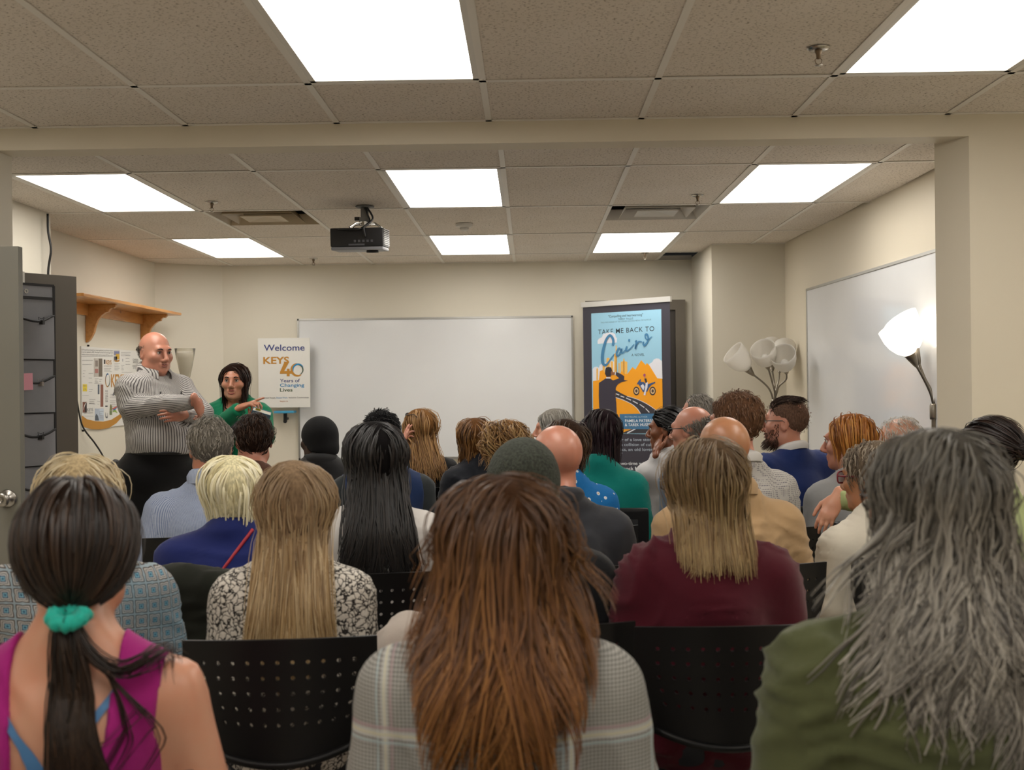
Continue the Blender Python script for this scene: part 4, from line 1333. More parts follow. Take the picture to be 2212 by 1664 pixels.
def wrinkle(V, Q, amp, seed=0, zbias=1.0):
    """cloth folds: warped ridges, stronger in patches"""
    r = np.random.default_rng(seed)
    N = vnormals(V, Q)
    w1 = np.sin(V @ r.normal(0, 12, 3) + r.uniform(0, 6)) + np.sin(V @ r.normal(0, 16, 3) + r.uniform(0, 6))
    d = np.zeros(len(V))
    for i in range(3):
        kv = r.normal(0, 1, 3) * np.array([22, 22, 55])
        s_ = np.sin(V @ kv + 1.5 * w1 + r.uniform(0, 6))
        m = np.clip(0.2 + np.sin(V @ r.normal(0, 11, 3) + r.uniform(0, 6)), 0, 1)
        d += (1 - np.abs(s_)) ** 1.5 * m
    lo = np.sin(V @ r.normal(0, 14, 3) + r.uniform(0, 6)) * 0.6
    return V + N * (amp * (d * 1.3 + lo))[:, None]
def rotz(a):
    c, s = math.cos(a), math.sin(a)
    return np.array([[c, -s, 0], [s, c, 0], [0, 0, 1]])
def rotx(a):
    c, s = math.cos(a), math.sin(a)
    return np.array([[1, 0, 0], [0, c, -s], [0, s, c]])
def roty(a):
    c, s = math.cos(a), math.sin(a)
    return np.array([[c, 0, s], [0, 1, 0], [-s, 0, c]])

# ---- hand: palm, four bent fingers of unequal length, thumb from the side of the palm
def hand_geo(wrist, fdir, back, side, curl=0.5, curls=None, spread=0.04, scale=1.0, thumb=0.5, h=0.0045):
    """fdir: towards the fingers, back: normal of the back of the hand, side: +1/-1 = which side the thumb leaves"""
    y = np.array(fdir, float); y /= np.linalg.norm(y)
    z = np.array(back, float); z -= y * (z @ y); z /= np.linalg.norm(z)
    x = np.cross(y, z) * side
    f = Field()
    f.ell((0, 0.048, 0), (0.040, 0.054, 0.0145), 0.012)
    f.cap((0, -0.035, 0), (0, 0.02, 0), 0.026, 0.026, 0.02, (1, 1, 1.35))
    for i, (bx, by, L, r) in enumerate(((0.029, 0.086, 0.070, 0.0088), (0.010, 0.092, 0.079, 0.0090), (-0.010, 0.090, 0.073, 0.0086), (-0.028, 0.082, 0.057, 0.0076))):
        c = (curls[i] if curls else curl)
        p = np.array([bx, by - 0.012, 0.001])
        a = 0.0
        for seg, (fr, bend) in enumerate(((0.45, 0.55), (0.31, 0.9), (0.24, 0.7))):
            a += c * bend * 1.15
            d = np.array([spread * (bx / 0.03) * (1 - 0.3 * seg), math.cos(a), -math.sin(a)])
            q = p + d / np.linalg.norm(d) * (L * fr + (0.012 if seg == 0 else 0))
            f.cap(p, q, r * (1 - 0.08 * seg), r * (0.92 - 0.1 * seg), 0.003 if seg else 0.008)
            p = q
    t0 = np.array([0.026, 0.012, -0.006])
    t1 = np.array([0.046 + 0.008 * thumb, 0.042, -0.014])
    t2 = t1 + np.array([0.012 * (2 * thumb) - 0.004, 0.030, -0.006])
    t3 = t2 + np.array([0.012 * (2 * thumb) - 0.010, 0.026, -0.004])
    f.cap(t0, t1, 0.0145, 0.0115, 0.012).cap(t1, t2, 0.0108, 0.0096, 0.004).cap(t2, t3, 0.0096, 0.0078, 0.003)
    V, Q = mesh_field(f, h)
    V = V * scale
    R = np.stack([x, y, z], 1)
    if side < 0:
        Q = Q[:, ::-1]
    return V @ R.T + np.array(wrist, float), Q
# ------------------------------------------------------------------ people
def skin_mat(name, col, red=0.10):
    if name in MATS:
        return MATS[name]
    b = NB(name)
    c = srgb(col)
    v = b.coord()
    n = b.noise(v, 14, 4)
    c2 = (min(1, c[0] * 1.05), c[1] * 0.90, c[2] * 0.86)
    b.color(b.ramp(n, [(0.35, c), (0.7, c2)]))
    b.set(Roughness=0.36, Specular_IOR_Level=0.5)
    b.b.inputs['Subsurface Weight'].default_value = 0.12
    b.b.inputs['Subsurface Radius'].default_value = (0.012, 0.005, 0.003)
    b.bump(b.noise(v, 420, 2), 0.05, 0.002)
    MATS[name] = b.m
    return b.m
def hair_mat(name, cols, rough=0.42, spec=0.35, grad=None):
    if name in MATS:
        return MATS[name]
    b = NB(name)
    g = b.n('ShaderNodeNewGeometry')
    st = [(i / max(1, len(cols) - 1), srgb(c)) for i, c in enumerate(cols)]
    base = b.ramp(g.outputs['Random Per Island'], st)
    v = b.coord('Object', (1, 1, 0.35))
    n = b.noise(v, 38, 3)
    col = b.mix(b.math('MULTIPLY', n, 0.55), base, srgb(cols[0]))
    if grad:                              # grown-out roots: darker near the scalp, lighter lengths
        mr = b.n('ShaderNodeMapRange')
        mr.inputs['From Min'].default_value, mr.inputs['From Max'].default_value = grad[0], grad[1]
        b.l(b.math('ADD', b.sep(b.coord())[2], b.math('MULTIPLY', n, 0.08)), mr.inputs['Value'])
        mr.inputs['To Max'].default_value = 0.8
        col = b.mix(mr.outputs[0], col, srgb(grad[2]))
    b.color(col)
    b.set(Roughness=rough, Specular_IOR_Level=spec)
    MATS[name] = b.m
    c0 = srgb(grad[2]) if grad else srgb(cols[min(1, len(cols) - 1)])
    b2 = NB(name + '_scalp')
    b2.color(b2.ramp(b2.noise(b2.coord('Object', (1, 1, 0.3)), 160, 2), [(0.35, tuple(x * 0.6 for x in c0)), (0.65, c0)]))
    b2.set(Roughness=0.8, Specular_IOR_Level=0.1)
    CAPM[b.m.name] = b2.m
    return b.m
SKIN = {'fair': '#c08a70', 'pink': '#c28a74', 'light': '#c9957a', 'tan': '#aa7a58', 'olive': '#a9744f', 'brown': '#7a4a30', 'deep': '#3a241a', 'pale': '#d0a088'}
def head_prims(f, C, R, hs, male=True, jaw=1.0):
    C = np.array(C, float)
    P = lambda x, y, z: C + R @ (np.array([x, y, z]) * hs)
    def el(c, r, k, op='add'):
        f.ell(P(*c), np.array(r) * hs, k, R.T, op)
    el((0, -0.014, 0.030), (0.076, 0.098, 0.088), 0.02)
    el((0, 0.022, -0.030), (0.064 * jaw, 0.070, 0.082), 0.03)
    el((0, 0.044, -0.080), (0.046 * jaw, 0.042, 0.034), 0.03)
    el((0, 0.078, -0.096), (0.022, 0.018, 0.017), 0.02)
    for s_ in (-1, 1):
        el((s_ * 0.046, 0.060, -0.018), (0.024, 0.026, 0.022), 0.025)
        el((s_ * 0.050 * jaw, 0.010, -0.072), (0.020, 0.034, 0.026), 0.03)
        el((s_ * 0.031, 0.103, 0.010), (0.017, 0.016, 0.012), 0.012, 'sub')
        el((s_ * 0.0775, -0.008, -0.008), (0.010, 0.019, 0.032), 0.006)
        el((s_ * 0.085, -0.004, -0.004), (0.006, 0.010, 0.018), 0.004, 'sub')
        el((s_ * 0.014, 0.103, -0.034), (0.010, 0.012, 0.009), 0.010)
    f.cap(P(-0.034, 0.084, 0.030), P(0.034, 0.084, 0.030), 0.012 * hs, 0.012 * hs, 0.02)
    f.cap(P(0, 0.092, 0.016), P(0, 0.117, -0.026), 0.0085 * hs, 0.0125 * hs, 0.012)
    f.cap(P(-0.020, 0.089, -0.056), P(0.020, 0.089, -0.056), 0.0075 * hs, 0.0075 * hs, 0.010)
    f.cap(P(-0.016, 0.088, -0.068), P(0.016, 0.088, -0.068), 0.0075 * hs, 0.0075 * hs, 0.010)
    f.cap(P(-0.024, 0.102, -0.0618), P(0.024, 0.102, -0.0618), 0.004 * hs, 0.004 * hs, 0.004, None, 'sub')
def face_parts(root, C, R, hs, brow='#2a1c14', iris='#2a1a12', lips='#9a5348', open_mouth=False):
    P = lambda x, y, z: np.array(C) + R @ (np.array([x, y, z]) * hs)
    for s_ in (-1, 1):
        e = MB().lathe([(0, -0.0115), (0.006, -0.0098), (0.0105, -0.005), (0.0115, 0), (0.0105, 0.005), (0.006, 0.0098), (0, 0.0115)], 14, P(s_ * 0.031, 0.0825, 0.010)).build('eye', mat('eye_white', '#cfc6bd', 0.25), root, True)
        MB().lathe([(0.0055, 0.0095), (0.005, 0.0112), (0, 0.0118)], 12, P(s_ * 0.031, 0.0825, 0.010), R @ np.array([0, 1, 0])).build('iris', mat('iris' + iris[1:], iris, 0.2), e, True)
        pts = [P(s_ * 0.016, 0.0985, 0.027), P(s_ * 0.030, 0.0985, 0.032), P(s_ * 0.046, 0.088, 0.026)]
        MB().tube(spline(pts, 9), [0.0022, 0.003, 0.0033, 0.0033, 0.0032, 0.003, 0.0026, 0.002, 0.001], 6).build('eyebrow', mat('brow' + brow[1:], brow, 0.7), root, True)
        pts = [P(s_ * 0.019, 0.0945, 0.0125), P(s_ * 0.031, 0.0965, 0.0185), P(s_ * 0.044, 0.089, 0.0125)]
        MB().tube(spline(pts, 8), 0.0016, 5).build('eyelid', mat('lash', '#33211a', 0.6), root, True)
    lm = mat('lips' + lips[1:], lips, 0.4)
    pts = [P(-0.025, 0.0880, -0.0605), P(-0.010, 0.0975, -0.0555), P(0, 0.0972, -0.0575), P(0.010, 0.0975, -0.0555), P(0.025, 0.0880, -0.0605)]
    MB().tube(spline(pts, 13), [0.001] + [0.0035] * 11 + [0.001], 6).build('upper_lip', lm, root, True)
    dz = 0.007 if open_mouth else 0.0
    pts = [P(-0.024, 0.0875, -0.061), P(-0.009, 0.0960, -0.0675 - dz), P(0.009, 0.0960, -0.0675 - dz), P(0.024, 0.0875, -0.061)]
    MB().tube(spline(pts, 13), [0.001] + [0.0042] * 11 + [0.001], 6).build('lower_lip', lm, root, True)
    if open_mouth:
        MB().add([P(0.013 * math.cos(q), 0.0985 - 0.006 * abs(math.cos(q)), -0.0635 + 0.0045 * math.sin(q)) for q in np.linspace(0, 6.28, 17)[:-1]], [tuple(range(16))]).build('mouth', mat('mouth_dark', '#2a0f0d', 0.6), root, True)

# ---- hair
HC, HRAD = np.array([0, -0.014, 0.030]), np.array([0.077, 0.099, 0.089])
def hairline(y):
    return np.interp(y, [-0.12, -0.05, -0.025, -0.012, 0.012, 0.035, 0.060, 0.080, 0.12], [-0.085, -0.080, -0.045, 0.012, 0.020, 0.022, 0.058, 0.076, 0.085])
def cap_geo(C, R, hs, th, extra=None, h=0.006, line=0.0, low=0.0):
    """closed cap of hair over the scalp"""
    f = Field().ell(HC, HRAD + th, 0.01)
    if low:
        f.ell((0, -0.03, -0.03), (0.070 + th, 0.075 + th, 0.075), 0.03)
    def clipf(X, Y, Z):
        m = (hairline(Y) + line - Z) * 0.75 + 0 * X
        inner = -(np.sqrt(((X - HC[0]) / 0.066) ** 2 + ((Y - HC[1]) / 0.086) ** 2 + ((Z - HC[2]) / 0.078) ** 2) - 1) * 0.07
        m = np.maximum(m, inner)
        if extra is not None:
            m = np.maximum(m, extra(X, Y, Z))
        return m
    V, Q = mesh_field(f, h, clipf=clipf)
    return V * hs @ R.T + np.array(C), Q
def strands_mesh(P, rad, sides=3, tip=0.25, power=3.0, cen=None):
    """P: (N, M, 3) paths -> thin tapered tubes"""
    N, M, _ = P.shape
    T = np.gradient(P, axis=1)
    T /= np.linalg.norm(T, axis=2, keepdims=True) + 1e-9
    ref = np.array([0.31, 0.57, 0.76])
    A = np.cross(T, ref)
    A /= np.linalg.norm(A, axis=2, keepdims=True) + 1e-9
    Bn = np.cross(T, A)
    t = np.linspace(0, 1, M)
    r = np.asarray(rad).reshape(-1, 1) * (tip + (1 - tip) * (1 - t[None, :] ** power))
    r[:, 0] *= 0.1
    r[:, 1] *= 0.6
    if sides == 2:                      # open V strip facing outwards
        O = P - (cen if cen is not None else P.mean((0, 1)))
        O = O - T * (O * T).sum(2, keepdims=True)
        O /= np.linalg.norm(O, axis=2, keepdims=True) + 1e-9
        S_ = np.cross(T, O)
        r = r * 1.25
        V = np.stack([P - S_ * r[..., None], P + O * r[..., None] * 0.7, P + S_ * r[..., None]], 2)
        i = np.arange(M - 1)[:, None]
        j = np.arange(2)[None, :]
        q = np.stack([i * 3 + j, i * 3 + j + 1, (i + 1) * 3 + j + 1, (i + 1) * 3 + j], -1).reshape(-1, 4)
        Q = (np.arange(N)[:, None, None] * M * 3 + q[None]).reshape(-1, 4)
        return V.reshape(-1, 3), Q
    an = np.arange(sides) * 2 * math.pi / sides
    V = P[:, :, None, :] + r[:, :, None, None] * (np.cos(an)[None, None, :, None] * A[:, :, None, :] + np.sin(an)[None, None, :, None] * Bn[:, :, None, :])
    i = np.arange(M - 1)[:, None]
    j = np.arange(sides)[None, :]
    k = (j + 1) % sides
    q = np.stack([i * sides + j, (i + 1) * sides + j, (i + 1) * sides + k, i * sides + k], -1).reshape(-1, 4)
    Q = (np.arange(N)[:, None, None] * M * sides + q[None]).reshape(-1, 4)
    return V.reshape(-1, 3), Q
def scalp_roots(K, rng, mask):
    out = []
    while len(out) < K:
        d = rng.normal(0, 1, 3)
        d /= np.linalg.norm(d)
        p = HC + d * HRAD
        if mask(p) and rng.random() < 0.25 + 0.75 * min(1, max(0, (p[2] + 0.01) / 0.12)) ** 1.6:
            out.append(p)
    return np.array(out)
def grow(C, R, hs, rng, K=200, kids=8, M=14, length=0.3, vary=0.12, thick=0.012, part=None, comb_side=0.9, comb_back=0.35, gather=None, free_z=-0.035, flare=0.0, curl_in=0.0,
         wave=0.0, wfreq=2.0, helix=0.0, hfreq=5.0, jitter=0.010, clump=0.5, mask=None, body=None, back_pull=0.0, back_y=-0.15, xlim=None, rad=0.0016, zpull=1.0, spiky=0.0, fuzz=0.0, tipfan=0.0, ypos=None, lenfun=None, sides=3, tip=0.25, gravity_world=True, swing=(0, 0), zcut=None, face=False, zslope=0.0, fneed=0.0):
    """guide strands integrated over the scalp then falling freely; each guide carries a lock of child strands"""
    base = mask or (lambda p: p[2] > hairline(p[1]) + 0.004)
    roots = scalp_roots(K, rng, base)
    px = part if part is not None else 0.0
    Lg = length * (1 + rng.uniform(-vary, vary * 0.5, K))
    if lenfun is not None:
        Lg = np.array([lenfun(p) for p in roots]) * (1 + rng.uniform(-vary, vary, K))
    P = np.zeros((K, M, 3))
    pos = roots.copy()
    sgn = np.where(roots[:, 0] > px, 1.0, -1.0)
    lay = rng.uniform(0.15, 1.0, K)
    gdown = R.T @ np.array([0, 0, -1.0]) if gravity_world else np.array([0, 0, -1.0])
    vel = np.zeros((K, 3))
    P[:, 0] = pos
    freed = np.zeros(K, bool)
    for m in range(1, M):
        ds = (Lg / (M - 1))[:, None]
        n = (pos - HC) / HRAD ** 2
        n /= np.linalg.norm(n, axis=1)[:, None]
        top = np.clip((pos[:, 2] - 0.03) / 0.09, 0, 1)
        if gather is not None:
            tgt = np.array(gather) - pos
            dist = np.linalg.norm(tgt, axis=1)
            d = tgt / (dist[:, None] + 1e-6)
        else:
            d = np.tile(gdown * zpull, (K, 1))
            d[:, 0] += sgn * comb_side * top
            d[:, 1] -= comb_back * (0.4 + top)
        d = d - n * (d * n).sum(1)[:, None] * (1 - spiky)
        d += n * spiky * 0.6
        d /= np.linalg.norm(d, axis=1)[:, None] + 1e-9
        d = 0.75 * d + 0.25 * vel
        if gather is None:
            fz = pos[:, 2] < free_z + 0.02 * lay
            freed |= fz
            out = pos - HC
            out[:, 2] = 0
            out /= np.linalg.norm(out, axis=1)[:, None] + 1e-9
            dn = gdown + out * flare - out * curl_in * (m / M)
            dn = dn + np.array([swing[0], swing[1], 0])
            d = np.where(freed[:, None], 0.55 * dn / np.linalg.norm(dn, axis=1)[:, None] + 0.45 * vel, d)
            d /= np.linalg.norm(d, axis=1)[:, None] + 1e-9
        vel = d
        new = pos + d * ds / hs
        if gather is not None:
            arrived = dist < 0.02
            new = np.where(arrived[:, None], pos, new)
        th = thick * lay * min(1.0, m / (0.25 * M))
        e = (new - HC) / (HRAD + th[:, None])
        rr = np.linalg.norm(e, axis=1)
        on = ~freed
        proj = HC + (new - HC) / rr[:, None]
        if not spiky:
            new = np.where((on & ((rr < 1) | (gather is None)))[:, None], proj, new)
            new = np.where((freed & (rr < 1))[:, None], proj, new)
        if face:
            fz_ = (new[:, 1] > 0.02) & (new[:, 2] < 0.075)
            need = np.interp(new[:, 2], [-0.2, -0.06, 0.02, 0.075], [0.075, 0.070, 0.066, 0.030]) + fneed
            new[:, 0] = np.where(fz_ & (np.abs(new[:, 0]) < need), sgn * need, new[:, 0])
            new[:, 1] = np.where(fz_, np.minimum(new[:, 1], np.interp(new[:, 2], [0.0, 0.07], [0.050, 0.085])), new[:, 1])
        pos = new
        P[:, m] = pos
    W = (P * hs) @ R.T + np.array(C)
    if zcut is not None:
        ze = zcut[0] + rng.uniform(-1, 1, K) * zcut[1] + zslope * np.abs(W[:, -1, 0] - C[0])
        below = W[:, :, 2] < ze[:, None]
        kf = np.where(below.any(1), np.maximum(below.argmax(1), 2), M - 1).astype(float)
        u = np.linspace(0, 1, M)[None, :] * kf[:, None]
        i0 = np.minimum(u.astype(int), M - 2)
        fr = (u - i0)[..., None]
        ar = np.arange(K)[:, None]
        W = W[ar, i0] * (1 - fr) + W[ar, i0 + 1] * fr
    t = np.linspace(0, 1, M)
    # children
    G = np.repeat(W, kids, 0)
    N = len(G)
    gid = np.repeat(np.arange(K), kids)
    off = rng.normal(0, jitter, (N, 3))
    fall = (1 - clump * t ** 1.5)
    G = G + off[:, None, :] * fall[None, :, None] * np.minimum(1, 0.35 + t * 3)[None, :, None]
    stretch = 1 + rng.uniform(-0.10, 0.06, N)
    G = G[:, :1] + (G - G[:, :1]) * stretch[:, None, None]
    if wave:
        ph = rng.uniform(0, 6.28, K)[gid] + rng.normal(0, 0.35, N)
        am = wave * rng.uniform(0.4, 1.2, K)[gid]
        fr = wfreq * rng.uniform(0.75, 1.25, K)[gid]
        G[:, :, 0] += am[:, None] * np.sin(fr[:, None] * 6.28 * t[None] + ph[:, None]) * (t[None] ** 0.8)
        G[:, :, 1] += 0.6 * am[:, None] * np.cos(fr[:, None] * 6.28 * t[None] + ph[:, None]) * (t[None] ** 0.8)
    if helix:
        ph = rng.uniform(0, 6.28, K)[gid] + rng.normal(0, 0.3, N)
        hf = hfreq * rng.uniform(0.7, 1.3, K)[gid]
        hx = helix * rng.uniform(0.5, 1.2, K)[gid]
        a = hf[:, None] * 6.28 * t[None] + ph[:, None]
        G[:, :, 0] += hx[:, None] * np.cos(a) * np.minimum(1, t[None] * 3)
        G[:, :, 1] += hx[:, None] * np.sin(a) * np.minimum(1, t[None] * 3)
        G[:, :, 2] += 0.5 * hx[:, None] * np.sin(a * 0.7) * np.minimum(1, t[None] * 3)
    if tipfan:
        G[:, :, 0] += (rng.normal(0, tipfan, K)[gid])[:, None] * (t[None] ** 3)
    if fuzz:
        G[:, 1:] += np.cumsum(rng.normal(0, fuzz, (N, M - 1, 3)), 1)
    if xlim is not None:
        cx, w0, zr0, w1, zr1 = xlim          # narrowing envelope between two heights
        wz = np.interp(-G[:, :, 2], [-zr0, -zr1], [w0, w1])
        dx = G[:, :, 0] - cx
        G[:, :, 0] = np.where(G[:, :, 2] < zr0, cx + wz * np.tanh(dx / wz), G[:, :, 0])
    if back_pull:
        zc = C[2] - 0.10
        k = np.clip((zc - G[:, :, 2]) / 0.12, 0, 1) * back_pull
        front = (G[:, :1, 1] - C[1]) > 0.085
        G[:, :, 1] = np.where(front, G[:, :, 1], G[:, :, 1] * (1 - k) + np.minimum(G[:, :, 1], back_y) * k)
    if body is not None:
        G = drape(G, body, C)
    return strands_mesh(G, rad * rng.uniform(0.7, 1.3, N), sides, tip, cen=np.array([C[0], C[1] + 0.03, 0]) + np.array([0, 0, 1.0]) * np.minimum(C[2], G[..., 2:3]))
_tabs = {}
def back_table(body):
    if id(body) not in _tabs:
        xs, ys, zs = np.arange(-0.42, 0.421, 0.012), np.arange(-0.36, 0.20, 0.008), np.arange(0.5, 1.25, 0.012)
        F = body.grid(xs, ys, zs)
        ins = F < 0
        k = ins.argmax(1)
        kf = len(ys) - 1 - ins[:, ::-1].argmax(1)
        any_ = ins.any(1)
        k0 = np.maximum(k - 1, 0)
        I, K_ = np.meshgrid(np.arange(len(xs)), np.arange(len(zs)), indexing='ij')
        f1, f0 = F[I, k, K_], F[I, k0, K_]
        yb = ys[k] - 0.008 * np.clip(f1 / (f1 - f0 - 1e-9), 0, 1)
        yb = np.where(any_, yb, 9.0)
        mn = yb.copy()
        for dz in range(1, 6):            # look ahead: the lowest-lying back just below
            mn[:, dz:] = np.minimum(mn[:, dz:], yb[:, :-dz] + 0.004 * dz)
        m2 = mn.copy()
        m2[1:] = np.minimum(m2[1:], mn[:-1] + 0.004)
        m2[:-1] = np.minimum(m2[:-1], mn[1:] + 0.004)
        _tabs[id(body)] = (body, xs, zs, m2, np.where(any_, ys[kf], -9.0))
    return _tabs[id(body)]
def drape(G, body, C, eps=0.006):
    _, xs, zs, YB_, YF_ = back_table(body)
    def look(tab, x, z):
        i = np.clip(((x - xs[0]) / 0.012), 0, len(xs) - 1.001)
        k = np.clip(((z - zs[0]) / 0.012), 0, len(zs) - 1.001)
        return tab[np.round(i).astype(int), np.round(k).astype(int)]
    front = (G[:, :1, 1] - C[1]) > 0.07
    lift = eps * (0.5 + 1.6 * np.random.default_rng(3).random(len(G)))[:, None]
    for it in range(4):
        yb = look(YB_, G[..., 0], G[..., 2]) - lift
        yf = look(YF_, G[..., 0], G[..., 2]) + lift
        low = G[..., 2] < C[2] - 0.055
        hit_b = low & (yb < 5) & (G[..., 1] > yb) & ~front
        hit_f = low & (yf > -5) & (G[..., 1] < yf) & front
        G[..., 1] = np.where(hit_b, yb, np.where(hit_f, yf, G[..., 1]))
        if it < 3:
            sm = G[..., 1].copy()
            sm[:, 1:-1] = 0.25 * G[:, :-2, 1] + 0.5 * G[:, 1:-1, 1] + 0.25 * G[:, 2:, 1]
            G[..., 1] = np.where(low, sm, G[..., 1])
    return G
def join_geo(*gs):
    V, Q, o = [], [], 0
    for v, q in gs:
        V.append(v)
        Q.append(np.asarray(q) + o)
        o += len(v)
    return np.concatenate(V), np.concatenate(Q)

# ---- standing figure
def stander(key, label, cx, topy, D, yaw, hyaw, pitch, arms, skin, bw, bd, sh, hs, male, belly=0.0, roll=0.0, jaw=1.0, zsf=1.40, hy=0.04):
    tw = at(cx, topy, D)
    H = tw[2] - (0.0 if male else 0.012)
    s = H / 1.75
    Rb = rotz(yaw)
    Rh = rotz(hyaw - yaw) @ roty(roll) @ rotx(pitch)
    C = np.array([0, hy, H - 0.118 * hs])
    tipw = C + Rh @ np.array([0, -0.014, 0.118]) * hs
    base = np.array([tw[0], tw[1], 0]) - Rb @ np.array([tipw[0], tipw[1], 0])
    base[2] = 0
    root = thing('person', base, yaw, label, 'person')
    shx = 0.165 * sh
    zs = zsf * s
    if callable(arms):
        arms = arms(lambda px, py, DD: Rb.T @ (at(px, py, DD) - base))
    W = bw
    def torso(f, infl=0.0, k=0.06):
        f.ell((0, 0.0, 0.95 * s), np.array([0.165 * W, 0.125 * bd, 0.14]) + infl, k)
        f.ell((0, 0.02 * bd + belly * 0.5, 1.13 * s), np.array([0.150 * W, 0.118 * bd + belly * 0.5, 0.17]) + infl, k)
        f.ell((0, 0.0, 1.30 * s), np.array([0.160 * (W + sh) / 2, 0.115 * (bd + 1) / 2, 0.16]) + infl, k)
        f.cap((-shx * 0.92, 0, zs), (shx * 0.92, 0, zs), 0.056 * (0.6 + 0.4 * W) + infl, None, k)
        for q in (-1, 1):
            f.cap((0, -0.012, (zsf + 0.10) * s), (q * shx * 0.75, 0, zs + 0.01), 0.050 + infl, 0.048 + infl, 0.05)
            if not male:
                f.ell((q * 0.075, 0.09, 1.26 * s), np.array([0.07, 0.065, 0.07]) + infl, 0.05)
    a0 = 0.047 + 0.02 * (W - 1)
    f = Field()
    torso(f, -0.006)
    f.cap((0, -0.008, 1.44 * s), C + Rh @ np.array([0, -0.018, -0.06]) * hs, 0.056 if male else 0.047, 0.055 if male else 0.046, 0.035)
    head_prims(f, C, Rh, hs, male, jaw)
    skel = {}
    for sd, nm in ((-1, 'L'), (1, 'R')):
        skel[nm] = (np.array([sd * shx, 0, zs]),) + tuple(np.array(q, float) if np.ndim(q) else q for q in arms[nm])
        S, e, w = skel[nm][:3]
        f.cap(S, e, a0 + 0.002, a0 - 0.008, 0.035).cap(e, w, a0 - 0.008, 0.026, 0.015)
        f.cap((sd * 0.09, 0, 0.90 * s), (sd * 0.10, 0.02, 0.48 * s), 0.088 * min(W, 1.2), 0.056, 0.05).cap((sd * 0.10, 0.02, 0.48 * s), (sd * 0.11, -0.02, 0.09), 0.055, 0.040, 0.02).cap((sd * 0.11, -0.03, 0.045), (sd * 0.13, 0.16, 0.035), 0.038, 0.03, 0.02)
    V, Q = mesh_field(f, 0.028, (((C[0] - 0.10, C[0] + 0.10, 0.0055),), ((C[1] - 0.13, C[1] + 0.135, 0.0055),), ((C[2] - 0.16, C[2] + 0.13, 0.0055),)))
    geos = [(V, Q)]
    for nm, (S, e, w, hd, hb, cu) in skel.items():
        sd = -1 if nm == 'L' else 1
        geos.append(hand_geo(w, hd, hb, -sd, 0.5 if np.ndim(cu) else float(cu), list(cu) if np.ndim(cu) else None, scale=1.0 if male else 0.9))
    V, Q = join_geo(*geos)
    mesh_obj('body', V, Q, skin_mat('skin_' + skin, SKIN[skin]), root, True)
    info = dict(root=root, C=C, R=Rh, hs=hs, s=s, base=base, by=yaw, zs=zs, skel=skel, torso=torso, W=W, bd=bd, a0=a0, shx=shx, nb=np.array([0, 0.004, (zsf + 0.125) * s]), lean=0, px=(cx, D))
    PEOPLE[key] = info
    return info
def legs_geo(info, infl=0.012):
    s, W = info['s'], info['W']
    f = Field().ell((0, 0.0, 0.95 * s), np.array([0.165 * W, 0.125 * info['bd'], 0.13]) + infl, 0.05)
    for sd in (-1, 1):
        f.cap((sd * 0.09, 0, 0.90 * s), (sd * 0.10, 0.02, 0.48 * s), 0.095 * min(W, 1.25) + infl, 0.068 + infl, 0.05).cap((sd * 0.10, 0.02, 0.48 * s), (sd * 0.11, -0.02, 0.05), 0.068 + infl, 0.060 + infl, 0.03, None, 'add', True)
    return f
# ---- seated figure
def T(z, s):
    return 0.45 + (z - 0.45) * s
SPEAKER = np.array([-1.95, 6.8])
PEOPLE = {}
def glasses(root, C, R, hs, col='#1d1c1e', lens_r=0.021, name='glasses', thick=0.0018, up=0.0, lenscol=None, fwd=0.0, square=True):
    P = lambda x, y, z: np.array(C) + R @ (np.array([x, y + fwd, z + up]) * hs)
    m = mat('specs' + col[1:], col, 0.35)
    g = None
    for s_ in (-1, 1):
        a = np.linspace(0, 2 * math.pi, 21)
        ca, sa = np.cos(a), np.sin(a)
        if square:
            ca, sa = np.sign(ca) * np.abs(ca) ** 0.6, np.sign(sa) * np.abs(sa) ** 0.6
        pts = [P(s_ * 0.033 + lens_r * 1.15 * c_, 0.106 - 0.05 * abs(lens_r * c_) - (0.004 if s_ * c_ > 0 else 0), 0.008 + lens_r * 0.85 * q) for c_, q in zip(ca, sa)]
        o = MB().tube(pts, thick, 6, False).build(name if g is None else 'rim', m, root, True)
        if g is None:
            g = o
        else:
            o.parent = g
        if lenscol:
            MB().add(pts[:-1], [tuple(range(20))]).build('lens', mat('lens' + lenscol[1:], lenscol, 0.1, 0, 0.5, Alpha=0.85), g)
        MB().tube([P(s_ * 0.058, 0.100, 0.014), P(s_ * 0.076, 0.07, 0.014), P(s_ * 0.081, 0.0, 0.014), P(s_ * 0.080, -0.022, -0.004)], thick * 1.1, 6).build('temple', m, g, True)
    MB().tube([P(-0.010, 0.108, 0.012), P(0, 0.112, 0.015), P(0.010, 0.108, 0.012)], thick, 6).build('bridge', m, g, True)
    return g
